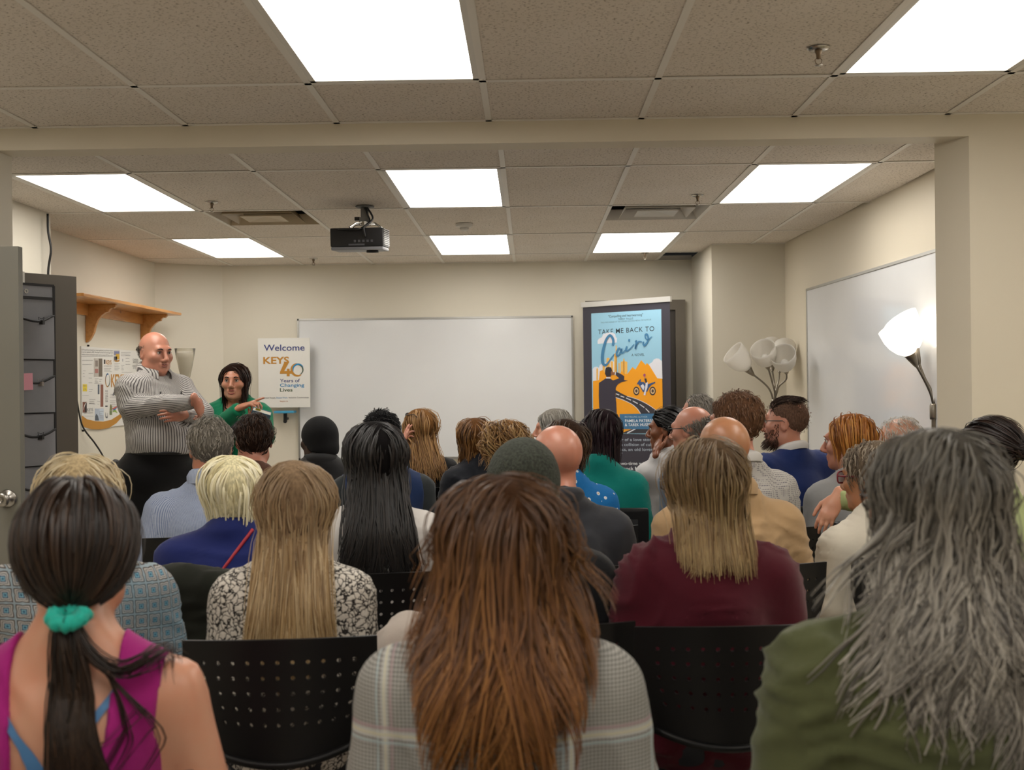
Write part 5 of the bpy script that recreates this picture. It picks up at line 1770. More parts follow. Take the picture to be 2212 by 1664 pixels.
def person(key, label, cx, topy, D, top, skin='fair', hair=None, bw=1.0, bd=1.0, sh=1.0, hs=1.0, male=True, yaw=None, hyaw=None, pitch=-0.05, roll=0.0, dx=0.0, lean=0.0, arms=None, face=False,
           sleeve='long', pants='#23252b', group=None, fine=0.006, gh=0.013, garment_extra=None, neck=1.0, wr=0.0035, hunch=0.0, chair=True, brow='#2a1c14', shoulders=0.0, topthick=0.012, tank=False, neckhole=0.075, seat_z=0.45, jaw=1.0, hdy=0.0):
    top_w = at(cx, topy, D)
    gaz = math.atan2(-(SPEAKER[0] - top_w[0]), SPEAKER[1] - top_w[1])
    hy = gaz if hyaw is None else hyaw
    by = gaz * 0.45 if yaw is None else yaw
    ztop = top_w[2] - (0.012 if hair != 'bald' else 0.0)
    s = (ztop - 0.45) / 0.85
    Rb = rotz(by)
    Rh = rotz(hy - by) @ roty(roll) @ rotx(pitch)
    hz = ztop - 0.118 * hs
    C = np.array([0.0, 0.035 + hdy - hunch * 0.5, hz])
    tipw = C + Rh @ np.array([0, -0.014, 0.118]) * hs
    base = np.array([top_w[0], top_w[1], 0]) - Rb @ np.array([tipw[0] - dx, tipw[1], 0])
    base[2] = 0
    root = thing('person', base, by, label, 'person', group)
    W = bw
    zs_ = T(0.945, s) + shoulders
    shx = 0.165 * sh
    if arms is None:
        arms = {}
    if callable(arms):
        arms = arms(lambda px, py, DD: Rb.T @ (at(px, py, DD) - base), C, Rh)
    skel = {}
    for sd, nm in ((-1, 'L'), (1, 'R')):
        e = np.array([sd * (shx + 0.045 * W), -0.015, T(0.69, s)])
        w = np.array([sd * 0.09, 0.235, 0.62])
        hd, hb, cu = np.array([-sd * 0.3, 0.9, -0.15]), np.array([sd * 0.2, 0.1, 1.0]), 0.5
        if nm in arms:
            e, w, hd, hb, cu = [np.array(q, float) if np.ndim(q) else q for q in arms[nm]]
        skel[nm] = (np.array([sd * shx, -0.005 + lean, zs_]), e, w, hd, hb, cu)
    # torso field (shared by skin and clothes)
    def torso(f, infl=0.0, k=0.06):
        f.ell((0, 0.0, 0.57), np.array([0.175 * W, 0.135 * bd, 0.13]) + infl, k)
        f.ell((0, 0.005, T(0.72, s)), np.array([0.155 * W, 0.122 * bd, 0.17]) + infl, k)
        f.ell((0, -0.008 + lean * 0.6, T(0.865, s)), np.array([0.158 * (W + sh) / 2, 0.114 * bd, 0.150]) + infl, k)
        f.cap((-shx * 0.92, lean, zs_ - 0.005), (shx * 0.92, lean, zs_ - 0.005), 0.054 * (0.6 + 0.4 * W) + infl, None, k)
        f.cap((0, lean - 0.014, T(1.052, s)), (-shx * 0.75, lean, zs_ + 0.006), 0.050 + infl, 0.048 + infl, 0.05)
        f.cap((0, lean - 0.014, T(1.052, s)), (shx * 0.75, lean, zs_ + 0.006), 0.050 + infl, 0.048 + infl, 0.05)
        if not male:
            for q in (-1, 1):
                f.ell((q * 0.075, 0.085 * bd + lean, T(0.83, s)), np.array([0.07, 0.065, 0.065]) + infl, 0.05)
    a0 = 0.047 + 0.010 * (W - 1) * 3
    f = Field()
    torso(f, -0.006)
    f.cap((0, lean - 0.008, T(1.0, s)), C + Rh @ np.array([0, -0.018, -0.06]) * hs, 0.054 * neck, 0.050 * neck, 0.035)
    head_prims(f, C, Rh, hs, male, jaw)
    for nm, (S, e, w, hd, hb, cu) in skel.items():
        f.cap(S, e, a0 + 0.002, a0 - 0.009, 0.035)
        f.cap(e, w, a0 - 0.009, 0.025, 0.015)
    for sd in (-1, 1):
        f.cap((sd * 0.085, 0.02, 0.535), (sd * 0.11, 0.43, 0.515), 0.082 * min(W, 1.15), 0.056, 0.05)
        f.cap((sd * 0.11, 0.43, 0.515), (sd * 0.11, 0.45, 0.09), 0.054, 0.038, 0.02)
        f.cap((sd * 0.11, 0.43, 0.045), (sd * 0.12, 0.60, 0.035), 0.036, 0.030, 0.02)
    hx0, hx1 = C[0] - 0.10 * hs, C[0] + 0.10 * hs
    fine = max(fine, 0.0095) if D > 4.3 and not face else max(fine, 0.007 if (face or hair == 'bald') else 0.0088)
    gh = max(gh, 0.018) if D > 4.3 else gh
    V, Q = mesh_field(f, 0.032, (((hx0, hx1, fine),), ((C[1] - 0.13, C[1] + 0.135, fine),), ((C[2] - 0.16, C[2] + 0.13, fine),)))
    geos = [(V, Q)]
    for nm, (S, e, w, hd, hb, cu) in skel.items():
        sd = -1 if nm == 'L' else 1
        cl = cu if np.ndim(cu) else None
        geos.append(hand_geo(w, hd, hb, -sd if True else sd, 0.5 if cl is not None else float(cu), None if cl is None else list(cl), h=0.005 if nm in arms else 0.010, scale=1.0 if male else 0.88))
    V, Q = join_geo(*geos)
    mesh_obj('body', V, Q, skin_mat('skin_' + skin, SKIN[skin]), root, True)
    if face:
        face_parts(root, C, Rh, hs, brow)
    # clothes
    g = Field()
    torso(g, topthick - 0.006, 0.07)
    ends = []
    for nm, (S, e, w, hd, hb, cu) in skel.items():
        if sleeve == 'none':
            continue
        g.cap(S, e, a0 + topthick + 0.004, a0 - 0.006 + topthick, 0.045, None, 'add', sleeve == 'short')
        if sleeve == 'long':
            g.cap(e, e + (w - e) * 0.96, a0 - 0.007 + topthick, 0.030 + topthick * 0.7, 0.02, None, 'add', True)
    nb = np.array([0, lean + 0.004, T(1.09, s)])
    g.ell(nb + np.array([0, 0.035, 0.02]), (neckhole * 0.95, neckhole * 1.05, 0.075), 0.02, None, 'sub')
    if not tank:
        V, Q = mesh_field(g, gh)
        V = wrinkle(V, Q, wr, seed=len(PEOPLE) + 3)
        mesh_obj('top', V, Q, top, root, True)
    pf = Field()
    pf.ell((0, 0.0, 0.56), (0.182 * W, 0.142 * bd, 0.11), 0.05)
    for sd in (-1, 1):
        pf.cap((sd * 0.085, 0.02, 0.537), (sd * 0.11, 0.43, 0.52), 0.088 * min(W, 1.15), 0.064, 0.05)
        pf.cap((sd * 0.11, 0.43, 0.52), (sd * 0.11, 0.45, 0.10), 0.064, 0.055, 0.02, None, 'add', True)
    V, Q = mesh_field(pf, 0.03)
    mesh_obj('trousers', V, Q, mat('trousers' + pants[1:], pants, 0.8), root, True)
    sf = {}
    for sd in (-1, 1):
        ff = Field().cap((sd * 0.11, 0.42, 0.042), (sd * 0.12, 0.62, 0.032), 0.042, 0.036, 0.02)
        V, Q = mesh_field(ff, 0.02)
        V[:, 2] = np.maximum(V[:, 2], 0.002)
        mesh_obj('shoe', V, Q, mat('shoe_black', '#1b1918', 0.5), root, True)
    info = dict(root=root, C=C, R=Rh, hs=hs, body=g, s=s, base=base, by=by, zs=zs_, lean=lean, shx=shx, skel=skel, torso=torso, W=W, bd=bd, nb=nb, a0=a0)
    info['px'] = (cx, D)
    PEOPLE[key] = info
    return info
def add_hair(info, geos, m, name='hair', cap_first=True):
    V, Q = join_geo(*geos)
    c = m.get('dark', None)
    mi = np.zeros(len(Q), int)
    if cap_first:
        mi[:len(geos[0][1])] = 1
    o = mesh_obj(name, V, Q, None, info['root'], True, mats=[m, CAPM[m.name]], midx=mi)
    return o
CAPM = {}
def collar(info, m, r=0.066, h=0.04, tilt=0.25, gap=0.8, name='collar', fold=0.02, zoff=0.0, th=0.006):
    """band round the neck, open at the front, folded outwards"""
    nb = info['nb']
    n = 40
    a = np.linspace(math.pi / 2 + gap * 0.5, math.pi / 2 + 2 * math.pi - gap * 0.5, n)
    ring = []
    prof = [(r, -0.02), (r - 0.004, h * 0.5), (r - 0.006, h), (r - 0.002, h + 0.004), (r + 0.008, h - 0.004), (r + 0.010 + fold * 0.5, h * 0.45), (r + fold, -0.012)]
    V = []
    for q in a:
        c, s_ = math.cos(q), math.sin(q)
        for rr, zz in prof:
            V.append((nb[0] + rr * c, nb[1] - 0.012 + rr * 1.02 * s_, nb[2] - 0.03 + zz - tilt * (rr * s_ + 0.03) + zoff))
    k = len(prof)
    Q = [(i * k + j, (i + 1) * k + j, (i + 1) * k + j + 1, i * k + j + 1) for i in range(n - 1) for j in range(k - 1)]
    return mesh_obj(name, V, np.array(Q), m, info['root'], True)

def over_vest(info, m, infl=0.02, name='vest', arm=0.0):
    f = Field()
    info['torso'](f, infl, 0.06)
    nb = info['nb']
    f.ell(nb + np.array([0, 0.035, 0.02]), (0.075, 0.082, 0.075), 0.02, None, 'sub')
    lim = info['shx'] * 1.0 + arm
    V, Q = mesh_field(f, 0.012, clipf=lambda X, Y, Z: np.abs(X) - lim + 0 * Y + 0 * Z)
    V = wrinkle(V, Q, 0.003, 9)
    return mesh_obj(name, V, Q, m, info['root'], True)
def seam(info, pts, m, w=0.004, name='seam'):
    """stitched seam following the back surface, points (x, z)"""
    P = spline([(x, 0, z) for x, z in pts], 26)
    P = np.array([(p[0], back_y(info, p[0], p[2]) - 0.002, p[2]) for p in P])
    P[1:-1, 1] = (P[:-2, 1] + P[1:-1, 1] + P[2:, 1]) / 3
    return MB().tube(P, w, 5).build(name, m, info['root'], True)

def cloth_u(obj, info, R=0.2):
    """coordinate across the cloth: around the trunk, or around each sleeve"""
    me = obj.data
    n = len(me.vertices)
    v = np.empty(n * 3, np.float32)
    me.vertices.foreach_get('co', v)
    v = v.reshape(-1, 3).astype(float)
    u = np.arctan2(v[:, 0], -(v[:, 1] - 0.01)) * R
    best = np.full(n, 0.0)
    for nm, (S, e, w, hd, hb, cu) in info['skel'].items():
        sd = -1 if nm == 'L' else 1
        for a, b in ((S + np.array([sd * 0.03, 0, -0.03]), e), (e, w)):
            d = b - a
            L = d @ d
            t = np.clip((v - a) @ d / L, 0, 1)
            q = v - (a + t[:, None] * d)
            dist = np.linalg.norm(q, axis=1) - 0.075
            ax = d / math.sqrt(L)
            r1 = np.cross(ax, (0, 1, 0.2)); r1 /= np.linalg.norm(r1)
            r2 = np.cross(ax, r1)
            m = dist < best
            u = np.where(m, np.arctan2(q @ r2, q @ r1) * 0.065, u)
            best = np.minimum(best, dist)
    at_ = me.attributes.new('cu', 'FLOAT', 'POINT')
    at_.data.foreach_set('value', u.astype(np.float32))
# ------------------------------------------------------------------ chairs
M_chair = mat('black_plastic', '#0b0b0c', 0.45, 0, 0.3)
M_chairf = mat('black_tube', '#19191b', 0.35, 0.4)
M_seat = mat('maroon_upholstery', '#4a1822', 0.85, noise=0.1, nscale=60)
def chair_proto(kind):
    t = thing('stacking_chair' if kind == 'perf' else 'padded_chair', (0, 0, 0), 0, 'proto', 'chair', 'black audience chairs')
    if kind == 'perf':
        W, z0, z1 = 0.222, 0.595, 0.882
        bm = bmesh.new()
        def S(u, v):                       # u in -1..1, v in 0..1
            w = W * (0.80 + 0.20 * min(1, v * 1.6))
            zz = z0 + (z1 - z0) * v + 0.035 * (u * u) * (1 - v) ** 2 - 0.008 * u * u * v
            return (u * w, -0.242 - 0.03 * v + 0.055 * u * u - 0.02 * (1 - v) ** 2, zz)
        nx, nz = 13, 8
        cache = {}
        def vt(u, v):
            k = (round(u, 4), round(v, 4))
            if k not in cache:
                cache[k] = bm.verts.new(S(u, v))
            return cache[k]
        us = np.linspace(-1, 1, nx + 1)
        vs = np.linspace(0, 1, nz + 1)
        for i in range(nx):
            for j in range(nz):
                u0, u1, v0, v1 = us[i], us[i + 1], vs[j], vs[j + 1]
                um, vm = (u0 + u1) / 2, (v0 + v1) / 2
                if 1 <= i <= nx - 2 and 2 <= j <= nz - 2:
                    ru, rv = (u1 - u0) * 0.155, (v1 - v0) * 0.155
                    out = [(u0, v0), (um, v0), (u1, v0), (u1, vm), (u1, v1), (um, v1), (u0, v1), (u0, vm)]
                    ang = [225, 270, 315, 0, 45, 90, 135, 180]
                    inn = [bm.verts.new(S(um + ru * math.cos(math.radians(a)), vm + rv * math.sin(math.radians(a)))) for a in ang]
                    for q in range(8):
                        r_ = (q + 1) % 8
                        bm.faces.new((vt(*out[q]), vt(*out[r_]), inn[r_], inn[q]))
                else:
                    ring = [(u0, v0), (um, v0), (u1, v0), (u1, vm), (u1, v1), (um, v1), (u0, v1), (u0, vm)]
                    bm.faces.new([vt(*q) for q in ring])
        bmesh.ops.recalc_face_normals(bm, faces=bm.faces)
        bmesh.ops.solidify(bm, geom=list(bm.faces), thickness=0.007)
        me = bpy.data.meshes.new('backrest')
        bm.to_mesh(me)
        bm.free()
        me.materials.append(M_chair)
        o = bpy.data.objects.new('backrest', me)
        COL.objects.link(o)
        o.parent = t
        autosharp(o, 0.7)
        lo = [S(u, 0.0) for u in np.linspace(-1, 1, 17)]
        MB().tube(lo, 0.010, 8).build('lower_rim', M_chair, t, True)
    else:
        b = bevel(MB().box((-0.215, -0.275, 0.52), (0.215, -0.235, 0.885)).build('backrest', M_chair, t), 0.0195, 4)
        bevel(MB().box((-0.165, -0.281, 0.56), (0.165, -0.272, 0.835)).build('back_panel', mat('black_panel', '#0e0e10', 0.55), t), 0.004)
        for s_ in (-1, 1):
            MB().tube(spline([(s_ * 0.225, -0.24, 0.40), (s_ * 0.283, -0.20, 0.60), (s_ * 0.285, 0.08, 0.615), (s_ * 0.225, 0.18, 0.40)], 20), 0.013, 8).build('armrest', M_chairf, t, True)
    bevel(MB().box((-0.21, -0.17, 0.385), (0.21, 0.26, 0.418)).build('seat', M_seat, t), 0.018, 3)
    for s_ in (-1, 1):
        MB().tube(spline([(s_ * 0.20, -0.245, 0.66), (s_ * 0.205, -0.215, 0.50), (s_ * 0.205, -0.15, 0.385), (s_ * 0.205, 0.10, 0.372), (s_ * 0.205, 0.215, 0.365), (s_ * 0.21, 0.25, 0.20), (s_ * 0.215, 0.27, 0.0)], 30), 0.011, 8).build('front_leg', M_chairf, t, True)
        MB().tube([(s_ * 0.205, -0.10, 0.375), (s_ * 0.215, -0.27, 0.0)], 0.011, 8).build('rear_leg', M_chairf, t, True)
    MB().tube([(-0.205, -0.12, 0.374), (0.205, -0.12, 0.374)], 0.009, 8).build('crossbar', M_chairf, t, True)
    return t
PERF, PAD = chair_proto('perf'), chair_proto('pad')
_used = {'perf': False, 'pad': False}
def chair_at(x, y, rz, label, kind='perf', dz=0.0):
    src = PERF if kind == 'perf' else PAD
    o = src if not _used[kind] else dup_tree(src)
    _used[kind] = True
    o.location = (x, y, dz)
    o.rotation_euler = (0, 0, rz)
    o['label'] = label
    return o
def sit(info, label, kind='perf', rz=None, off=(0, 0), dz=0.0):
    rz = info['by'] if rz is None else rz
    back = max(0.0, 0.122 * info['bd'] + 0.03 - 0.165) + 0.02
    p = info['base'] + rotz(rz) @ np.array([off[0], off[1] - back, 0])
    return chair_at(p[0], p[1], rz, label, kind, dz)

# ------------------------------------------------------------------ cloth
def cloth(name, col, rough=0.85, weave=900, bump=0.25, var=0.06):
    if name in MATS:
        return MATS[name]
    b = NB(name)
    c = srgb(col)
    v = b.coord()
    n = b.noise(v, 5, 4)
    b.color(b.ramp(n, [(0.3, tuple(x * (1 - var) for x in c)), (0.7, tuple(min(1, x * (1 + var)) for x in c))]))
    b.set(Roughness=rough, Specular_IOR_Level=0.2)
    b.b.inputs['Sheen Weight'].default_value = 0.15
    b.bump(b.math('ADD', b.math('MULTIPLY', b.noise(v, weave, 2), 0.25), b.noise(b.coord('Object', (1, 1, 1.6)), 16, 3)), bump, 0.012)
    MATS[name] = b.m
    return b.m
def stripe_cloth(name, base, line, pitch, width=0.3, axis_='X', rough=0.75, attr=False):
    b = NB(name)
    v = b.coord()
    X, Y, Z = b.sep(v)
    src = {'X': X, 'Z': Z}[axis_]
    if attr:
        an = b.n('ShaderNodeAttribute', attribute_name='cu')
        src = an.outputs['Fac']
    elif axis_ == 'X':
        src = b.math('ADD', X, b.math('MULTIPLY', b.noise(v, 6, 2), 0.02))
    fr = b.math('FRACT', b.math('DIVIDE', src, pitch))
    m = b.math('LESS_THAN', fr, width)
    b.color(b.mix(m, srgb(base), srgb(line)))
    b.set(Roughness=rough, Specular_IOR_Level=0.2)
    b.bump(b.noise(b.coord('Object', (1, 1, 1.6)), 14, 3), 0.3, 0.012)
    return b.m
def dots_cloth(name, base, dot, scale, thr, rnd=0.0, second=None):
    b = NB(name)
    v = b.coord()
    vo = b.n('ShaderNodeTexVoronoi')
    vo.inputs['Scale'].default_value = scale
    vo.inputs['Randomness'].default_value = rnd
    b.l(v, vo.inputs['Vector'])
    m = b.math('LESS_THAN', vo.outputs['Distance'], thr)
    col = b.mix(m, srgb(base), srgb(dot))
    if second:
        m2 = b.math('LESS_THAN', vo.outputs['Distance'], thr * 0.3)
        col = b.mix(m2, col, srgb(second))
    b.color(col)
    b.set(Roughness=0.8, Specular_IOR_Level=0.2)
    b.bump(b.noise(b.coord('Object', (1, 1, 1.6)), 14, 3), 0.3, 0.012)
    return b.m
def plaid_cloth():
    b = NB('grey_plaid_tweed')
    v = b.coord()
    X, Y, Z = b.sep(v)
    wob = b.math('MULTIPLY', b.noise(v, 3, 2), 0.02)
    X = b.math('ADD', X, wob)
    def chk(s_, p):
        return b.math('LESS_THAN', b.math('FRACT', b.math('DIVIDE', s_, p)), 0.5)
    small = b.math('ADD', b.math('MULTIPLY', chk(X, 0.0062), 0.5), b.math('MULTIPLY', chk(Z, 0.0062), 0.5))
    col = b.ramp(small, [(0.0, srgb('#a9a6a0')), (0.5, srgb('#8b8984')), (1.0, srgb('#6f6e6b'))], 'CONSTANT')
    def band(s_, period, off, w, c, f=0.55):
        nonlocal col
        m = b.math('LESS_THAN', b.math('ABSOLUTE', b.math('SUBTRACT', b.math('FRACT', b.math('DIVIDE', b.math('ADD', s_, off), period)), 0.5)), w)
        col = b.mix(b.math('MULTIPLY', m, f), col, srgb(c))
    for s_, period in ((X, 0.15), (Z, 0.22)):
        band(s_, period, 0.100, 0.030, '#c7c6c2', 0.6)
        band(s_, period, 0.089, 0.014, '#a88f92', 0.65)
        band(s_, period, 0.100, 0.010, '#c2bd9c', 0.7)
        band(s_, period, 0.113, 0.010, '#aebfc4', 0.6)
    b.color(col)
    b.set(Roughness=0.9, Specular_IOR_Level=0.15)
    b.bump(b.noise(b.coord('Object', (1, 1, 1.4)), 13, 3), 0.3, 0.014)
    return b.m
def lace_cloth():
    b = NB('white_lace_print')
    v = b.coord()
    vo = b.n('ShaderNodeTexVoronoi', feature='DISTANCE_TO_EDGE')
    vo.inputs['Scale'].default_value = 62
    wv = b.n('ShaderNodeTexNoise')
    wv.inputs['Scale'].default_value = 40
    b.l(v, wv.inputs['Vector'])
    b.l(b.mix(0.04, v, wv.outputs['Color'], 'ADD'), vo.inputs['Vector'])
    b.color(b.ramp(vo.outputs['Distance'], [(0.05, srgb('#26211f')), (0.11, srgb('#cfc8bd')), (0.5, srgb('#ddd7cd'))]))
    b.set(Roughness=0.9)
    b.bump(vo.outputs['Distance'], 0.3, 0.01)
    return b.m
def tile_print():
    b = NB('blue_tile_print')
    v = b.coord('Object', (1, 1, 1))
    X, Y, Z = b.sep(v)
    p = 0.036
    def frc(s_):
        return b.math('ABSOLUTE', b.math('SUBTRACT', b.math('FRACT', b.math('DIVIDE', s_, p)), 0.5))
    fx, fz = frc(b.math('ADD', X, b.math('MULTIPLY', Y, 0.6))), frc(Z)
    r = b.math('SQRT', b.math('ADD', b.math('MULTIPLY', fx, fx), b.math('MULTIPLY', fz, fz)))
    dm = b.math('ADD', fx, fz)
    pet = b.math('ADD', r, b.math('MULTIPLY', b.math('ABSOLUTE', b.math('SUBTRACT', fx, fz)), 0.55))
    col = b.ramp(pet, [(0.0, srgb('#2f5f80')), (0.10, srgb('#7fb3c4')), (0.17, srgb('#3a5670')), (0.26, srgb('#a9a8a6')), (0.36, srgb('#6d6a68')), (0.43, srgb('#b5b2ae')), (0.52, srgb('#4a3f38')), (0.62, srgb('#8f9fa8'))], 'CONSTANT')
    n = b.noise(v, 3.0, 2)
    col = b.mix(b.ramp(n, [(0.5, (0, 0, 0)), (0.65, (0.35, 0.35, 0.35))]), col, srgb('#3f7f99'))
    b.color(col)
    b.set(Roughness=0.75)
    b.bump(b.noise(v, 14, 3), 0.25, 0.012)
    return b.m

# ------------------------------------------------------------------ hair recipes
def rngk(k):
    return np.random.default_rng(abs(hash(k)) % 10000 if False else sum(ord(c) * (i + 7) for i, c in enumerate(k)))
def H_long(key, cols, K=170, kids=7, M=14, cap=0.012, name='hair', rough=0.42, spec=0.35, ears=False, endy=None, endj=0.02, grad=None, **kw):
    i = PEOPLE[key]
    r = rngk(key)
    m = hair_mat('hair_' + key, cols, rough, spec, None if grad is None else (i['C'][2] + grad[0], i['C'][2] + grad[1], grad[2]))
    a = dict(K=K, kids=kids, M=M, body=i['body'], length=0.45, thick=0.016, back_pull=0.8, back_y=-0.13 * i['bd'] - 0.02)
    if endy is not None:
        a['zcut'] = (at(i['px'][0], endy, i['px'][1])[2], endj)
    a.update(kw)
    a.setdefault('sides', 2)
    far = i['px'][1] > 3.3
    a['kids'] = max(3, int(round(a['kids'] * (0.48 if far else 0.95))))
    a['rad'] = a.get('rad', 0.0016) * (1.3 if far else 0.92)
    a['M'] = min(a['M'], 10 if i['px'][1] > 4.3 else 15)
    geos = [cap_geo(i['C'], i['R'], i['hs'], cap * 0.5, h=0.009, low=0 if a.get('face') else 1)]
    inner = dict(a)
    inner.update(K=max(50, K // 4), kids=2, thick=a['thick'] * 0.4, rad=0.005, sides=4, wave=a.get('wave', 0) * 0.6, length=a['length'] * 0.93)
    geos.append(grow(i['C'], i['R'], i['hs'], r, **inner))
    geos.append(grow(i['C'], i['R'], i['hs'], r, **a))
    return add_hair(i, geos, m, name)
def H_short(key, cols, length=0.03, K=260, kids=6, th=0.006, mask=None, extra=None, rad=0.0016, rough=0.55, line=0.0, spec=0.25, cap=True, **kw):
    i = PEOPLE[key]
    r = rngk(key)
    m = hair_mat('hair_' + key, cols, rough, spec)
    geos = []
    if cap:
        geos.append(cap_geo(i['C'], i['R'], i['hs'], th, extra, 0.008, line))
    a = dict(K=K, kids=kids, M=5, length=length, thick=th + 0.006, jitter=0.006, clump=0.2, mask=mask, rad=rad, vary=0.4, comb_side=0.5, comb_back=0.8, fuzz=0.0012, free_z=-0.3)
    a.update(kw)
    a['kids'] = max(3, int(round(a['kids'] * 0.75)))
    a['rad'] *= 1.15
    a.setdefault('sides', 2)
    geos.append(grow(i['C'], i['R'], i['hs'], r, **a))
    return add_hair(i, geos, m)
def back_y(info, x, z, f=None):
    """y of the surface of the back at (x, z) in the person's frame"""
    ys = np.linspace(-0.35, 0.0, 141)
    P = np.stack([np.full_like(ys, x), ys, np.full_like(ys, z)], 1)
    d = (f or info['body']).at(P)
    k = np.argmax(d < 0)
    return ys[k]
GRP = 'seated audience'
# ------------------------------------------------------------------ front row
# woman with dark ponytail, magenta tank top
i1 = person('pony', 'woman in magenta tank top with dark ponytail and teal hair tie', 167, 1030, 1.92, None, 'light', hair='x', male=False, sleeve='none', tank=True, sh=1.02, bw=1.0, fine=0.006, yaw=0.10, pitch=0.02, group=GRP, arms={
    'L': ((-0.235, 0.0, 0.68), (-0.10, 0.24, 0.62), (0.3, 0.9, -0.15), (-0.2, 0.1, 1), 0.5), 'R': ((0.24, 0.0, 0.68), (0.13, 0.24, 0.62), (-0.3, 0.9, -0.15), (0.2, 0.1, 1), 0.5)})
g1 = Field()
i1['torso'](g1, 0.002, 0.06)
def tank_clip(X, Y, Z):
    ax = np.abs(X)
    xs = np.interp(Z, [0.76, 0.86, 0.99], [0.110, 0.108, 0.122])
    scoop = 0.825 + 0.9 * np.maximum(0, ax - 0.05) ** 1.3 + np.where(Y > 0, 0.03, 0)
    arm = (ax - np.interp(Z, [0.76, 0.82, 0.88, 0.99], [0.30, 0.165, 0.142, 0.158]))
    strap = np.maximum(np.abs(ax - xs) - 0.037, -0.02 - Z * 0)
    keep = np.minimum(Z - scoop, strap)
    return np.maximum(keep, arm)
V, Q = mesh_field(g1, 0.008, clipf=tank_clip)
V = wrinkle(V, Q, 0.002, 5)
mesh_obj('tank_top', V, Q, cloth('magenta_knit', '#a01f74', 0.8), i1['root'], True)
skinf = Field()
i1['torso'](skinf, -0.004, 0.06)
m_blue = mat('blue_elastic', '#4a79a8', 0.6)
for pts, w in (([(-0.12, 1.01), (-0.11, 0.97), (-0.08, 0.92), (-0.04, 0.87), (-0.015, 0.82), (-0.008, 0.78)], 0.016), ([(0.11, 1.0), (0.09, 0.96), (0.06, 0.92), (0.03, 0.87), (0.012, 0.82), (0.008, 0.78)], 0.016)):
    P = spline([(x, 0, z) for x, z in pts], 22)
    L, R_ = [], []
    for k, p in enumerate(P):
        ww = w * (1 + 1.6 * max(0, (0.90 - p[2]) / 0.1))
        for sgn, lst in ((-1, L), (1, R_)):
            xx = p[0] + sgn * ww / 2
            lst.append((xx, back_y(i1, xx, p[2], skinf) - 0.004, p[2]))
    n = len(L)
    mesh_obj('bra_strap', L + R_, [(q, q + 1, n + q + 1, n + q) for q in range(n - 1)], m_blue, i1['root'], True)
r = rngk('pony')
C, R, hs = i1['C'], i1['R'], i1['hs']
m = hair_mat('hair_pony', ['#150d09', '#23170f', '#332217', '#453020'], 0.42, 0.4)
gat = (0.0, -0.108, -0.088)
geos = [cap_geo(C, R, hs, 0.008, h=0.007)]
geos.append(grow(C, R, hs, r, K=260, kids=8, M=12, length=0.24, thick=0.013, gather=gat, jitter=0.006, clump=0.75, rad=0.0014, vary=0.05, sides=2))
geos.append(grow(C, R, hs, r, K=120, kids=4, M=12, length=0.24, thick=0.004, gather=gat, jitter=0.005, clump=0.7, rad=0.005, vary=0.05, sides=4))
G0 = C + R @ np.array(gat) * hs
def tail(n, n_kids, spread, paths, rad, jit):
    out = []
    for k in range(n):
        pts = paths(k)
        p = spline(pts, 16)
        for q in range(n_kids):
            t_ = np.linspace(0, 1, 16)[:, None]
            out.append(p + r.normal(0, jit, 3) * (0.5 + 0.8 * t_) + 0.004 * np.sin(t_ * r.uniform(5, 12) + r.uniform(0, 6)) * r.normal(0, 1, 3) * t_)
    P = np.array(out)
    bf = skinf
    for it in range(5):
        d = bf.at(P)
        P[:, 2:, 1] -= np.maximum(0, 0.010 - d)[:, 2:]
    return strands_mesh(P, rad * r.uniform(0.7, 1.3, len(P)), 3, 0.12, 2.0)
def main_path(k):
    a = r.uniform(0, 6.28)
    rr = 0.014
    ex = r.normal(0.0, 0.024)
    return [G0 + (rr * math.cos(a), 0.01, 0), G0 + (rr * math.cos(a) * 1.3, -0.012 + rr * 0.5 * math.sin(a), -0.03), G0 + (0.012 + ex * 0.4 + 0.02 * math.cos(a), -0.025, -0.13), G0 + (0.02 + ex * 0.9, -0.03, -0.25), G0 + (0.03 + ex * 1.3, -0.03, -0.36), G0 + (0.045 + ex * 1.6, -0.035, -0.46 + r.uniform(-0.06, 0.03))]
geos.append(tail(40, 9, 0, main_path, 0.0019, 0.005))
def side_path(k):
    e = r.uniform(-0.035, 0.0)
    return [G0 + (0.01, -0.01, -0.01), G0 + (0.04 + e * 0.3, -0.02, -0.055), G0 + (0.085 + e * 0.5, -0.03, -0.085), G0 + (0.125 + e * 0.6, -0.02, -0.075 + e * 0.3), G0 + (0.15 + e * 0.6, 0.03, -0.07), G0 + (0.16 + e * 0.6, 0.10, -0.10)]
geos.append(tail(9, 5, 0, side_path, 0.0015, 0.007))
def loop_path(k):
    zz = r.uniform(-0.33, -0.12)
    e = r.uniform(0.09, 0.16)
    return [G0 + (0.015, -0.015, -0.03), G0 + (0.07, -0.02, -0.10), G0 + (e, -0.03, -0.12 + zz * 0.2), G0 + (e * 0.95, -0.03, zz * 0.75), G0 + (e * 0.55, -0.035, zz * 1.0), G0 + (0.03, -0.04, zz * 1.05)]
geos.append(tail(9, 2, 0, loop_path, 0.0012, 0.002))
add_hair(i1, geos, m)
# scrunchie
a = np.linspace(0, 2 * math.pi, 41)
ring = [G0 + np.array([0.024 * math.cos(q) + 0.002 * math.sin(7 * q), -0.012 + 0.016 * math.sin(q), 0.0 + 0.006 * math.sin(q) + 0.003 * math.sin(9 * q)]) for q in a]
MB().tube(ring, [0.0125 + 0.003 * math.sin(11 * q) for q in a], 10, False).build('hair_tie', cloth('teal_satin', '#1fae9b', 0.4, bump=0.5), i1['root'], True)
sit(i1, 'black chair under the woman in the magenta tank top', off=(0.02, -0.0), dz=0.0)

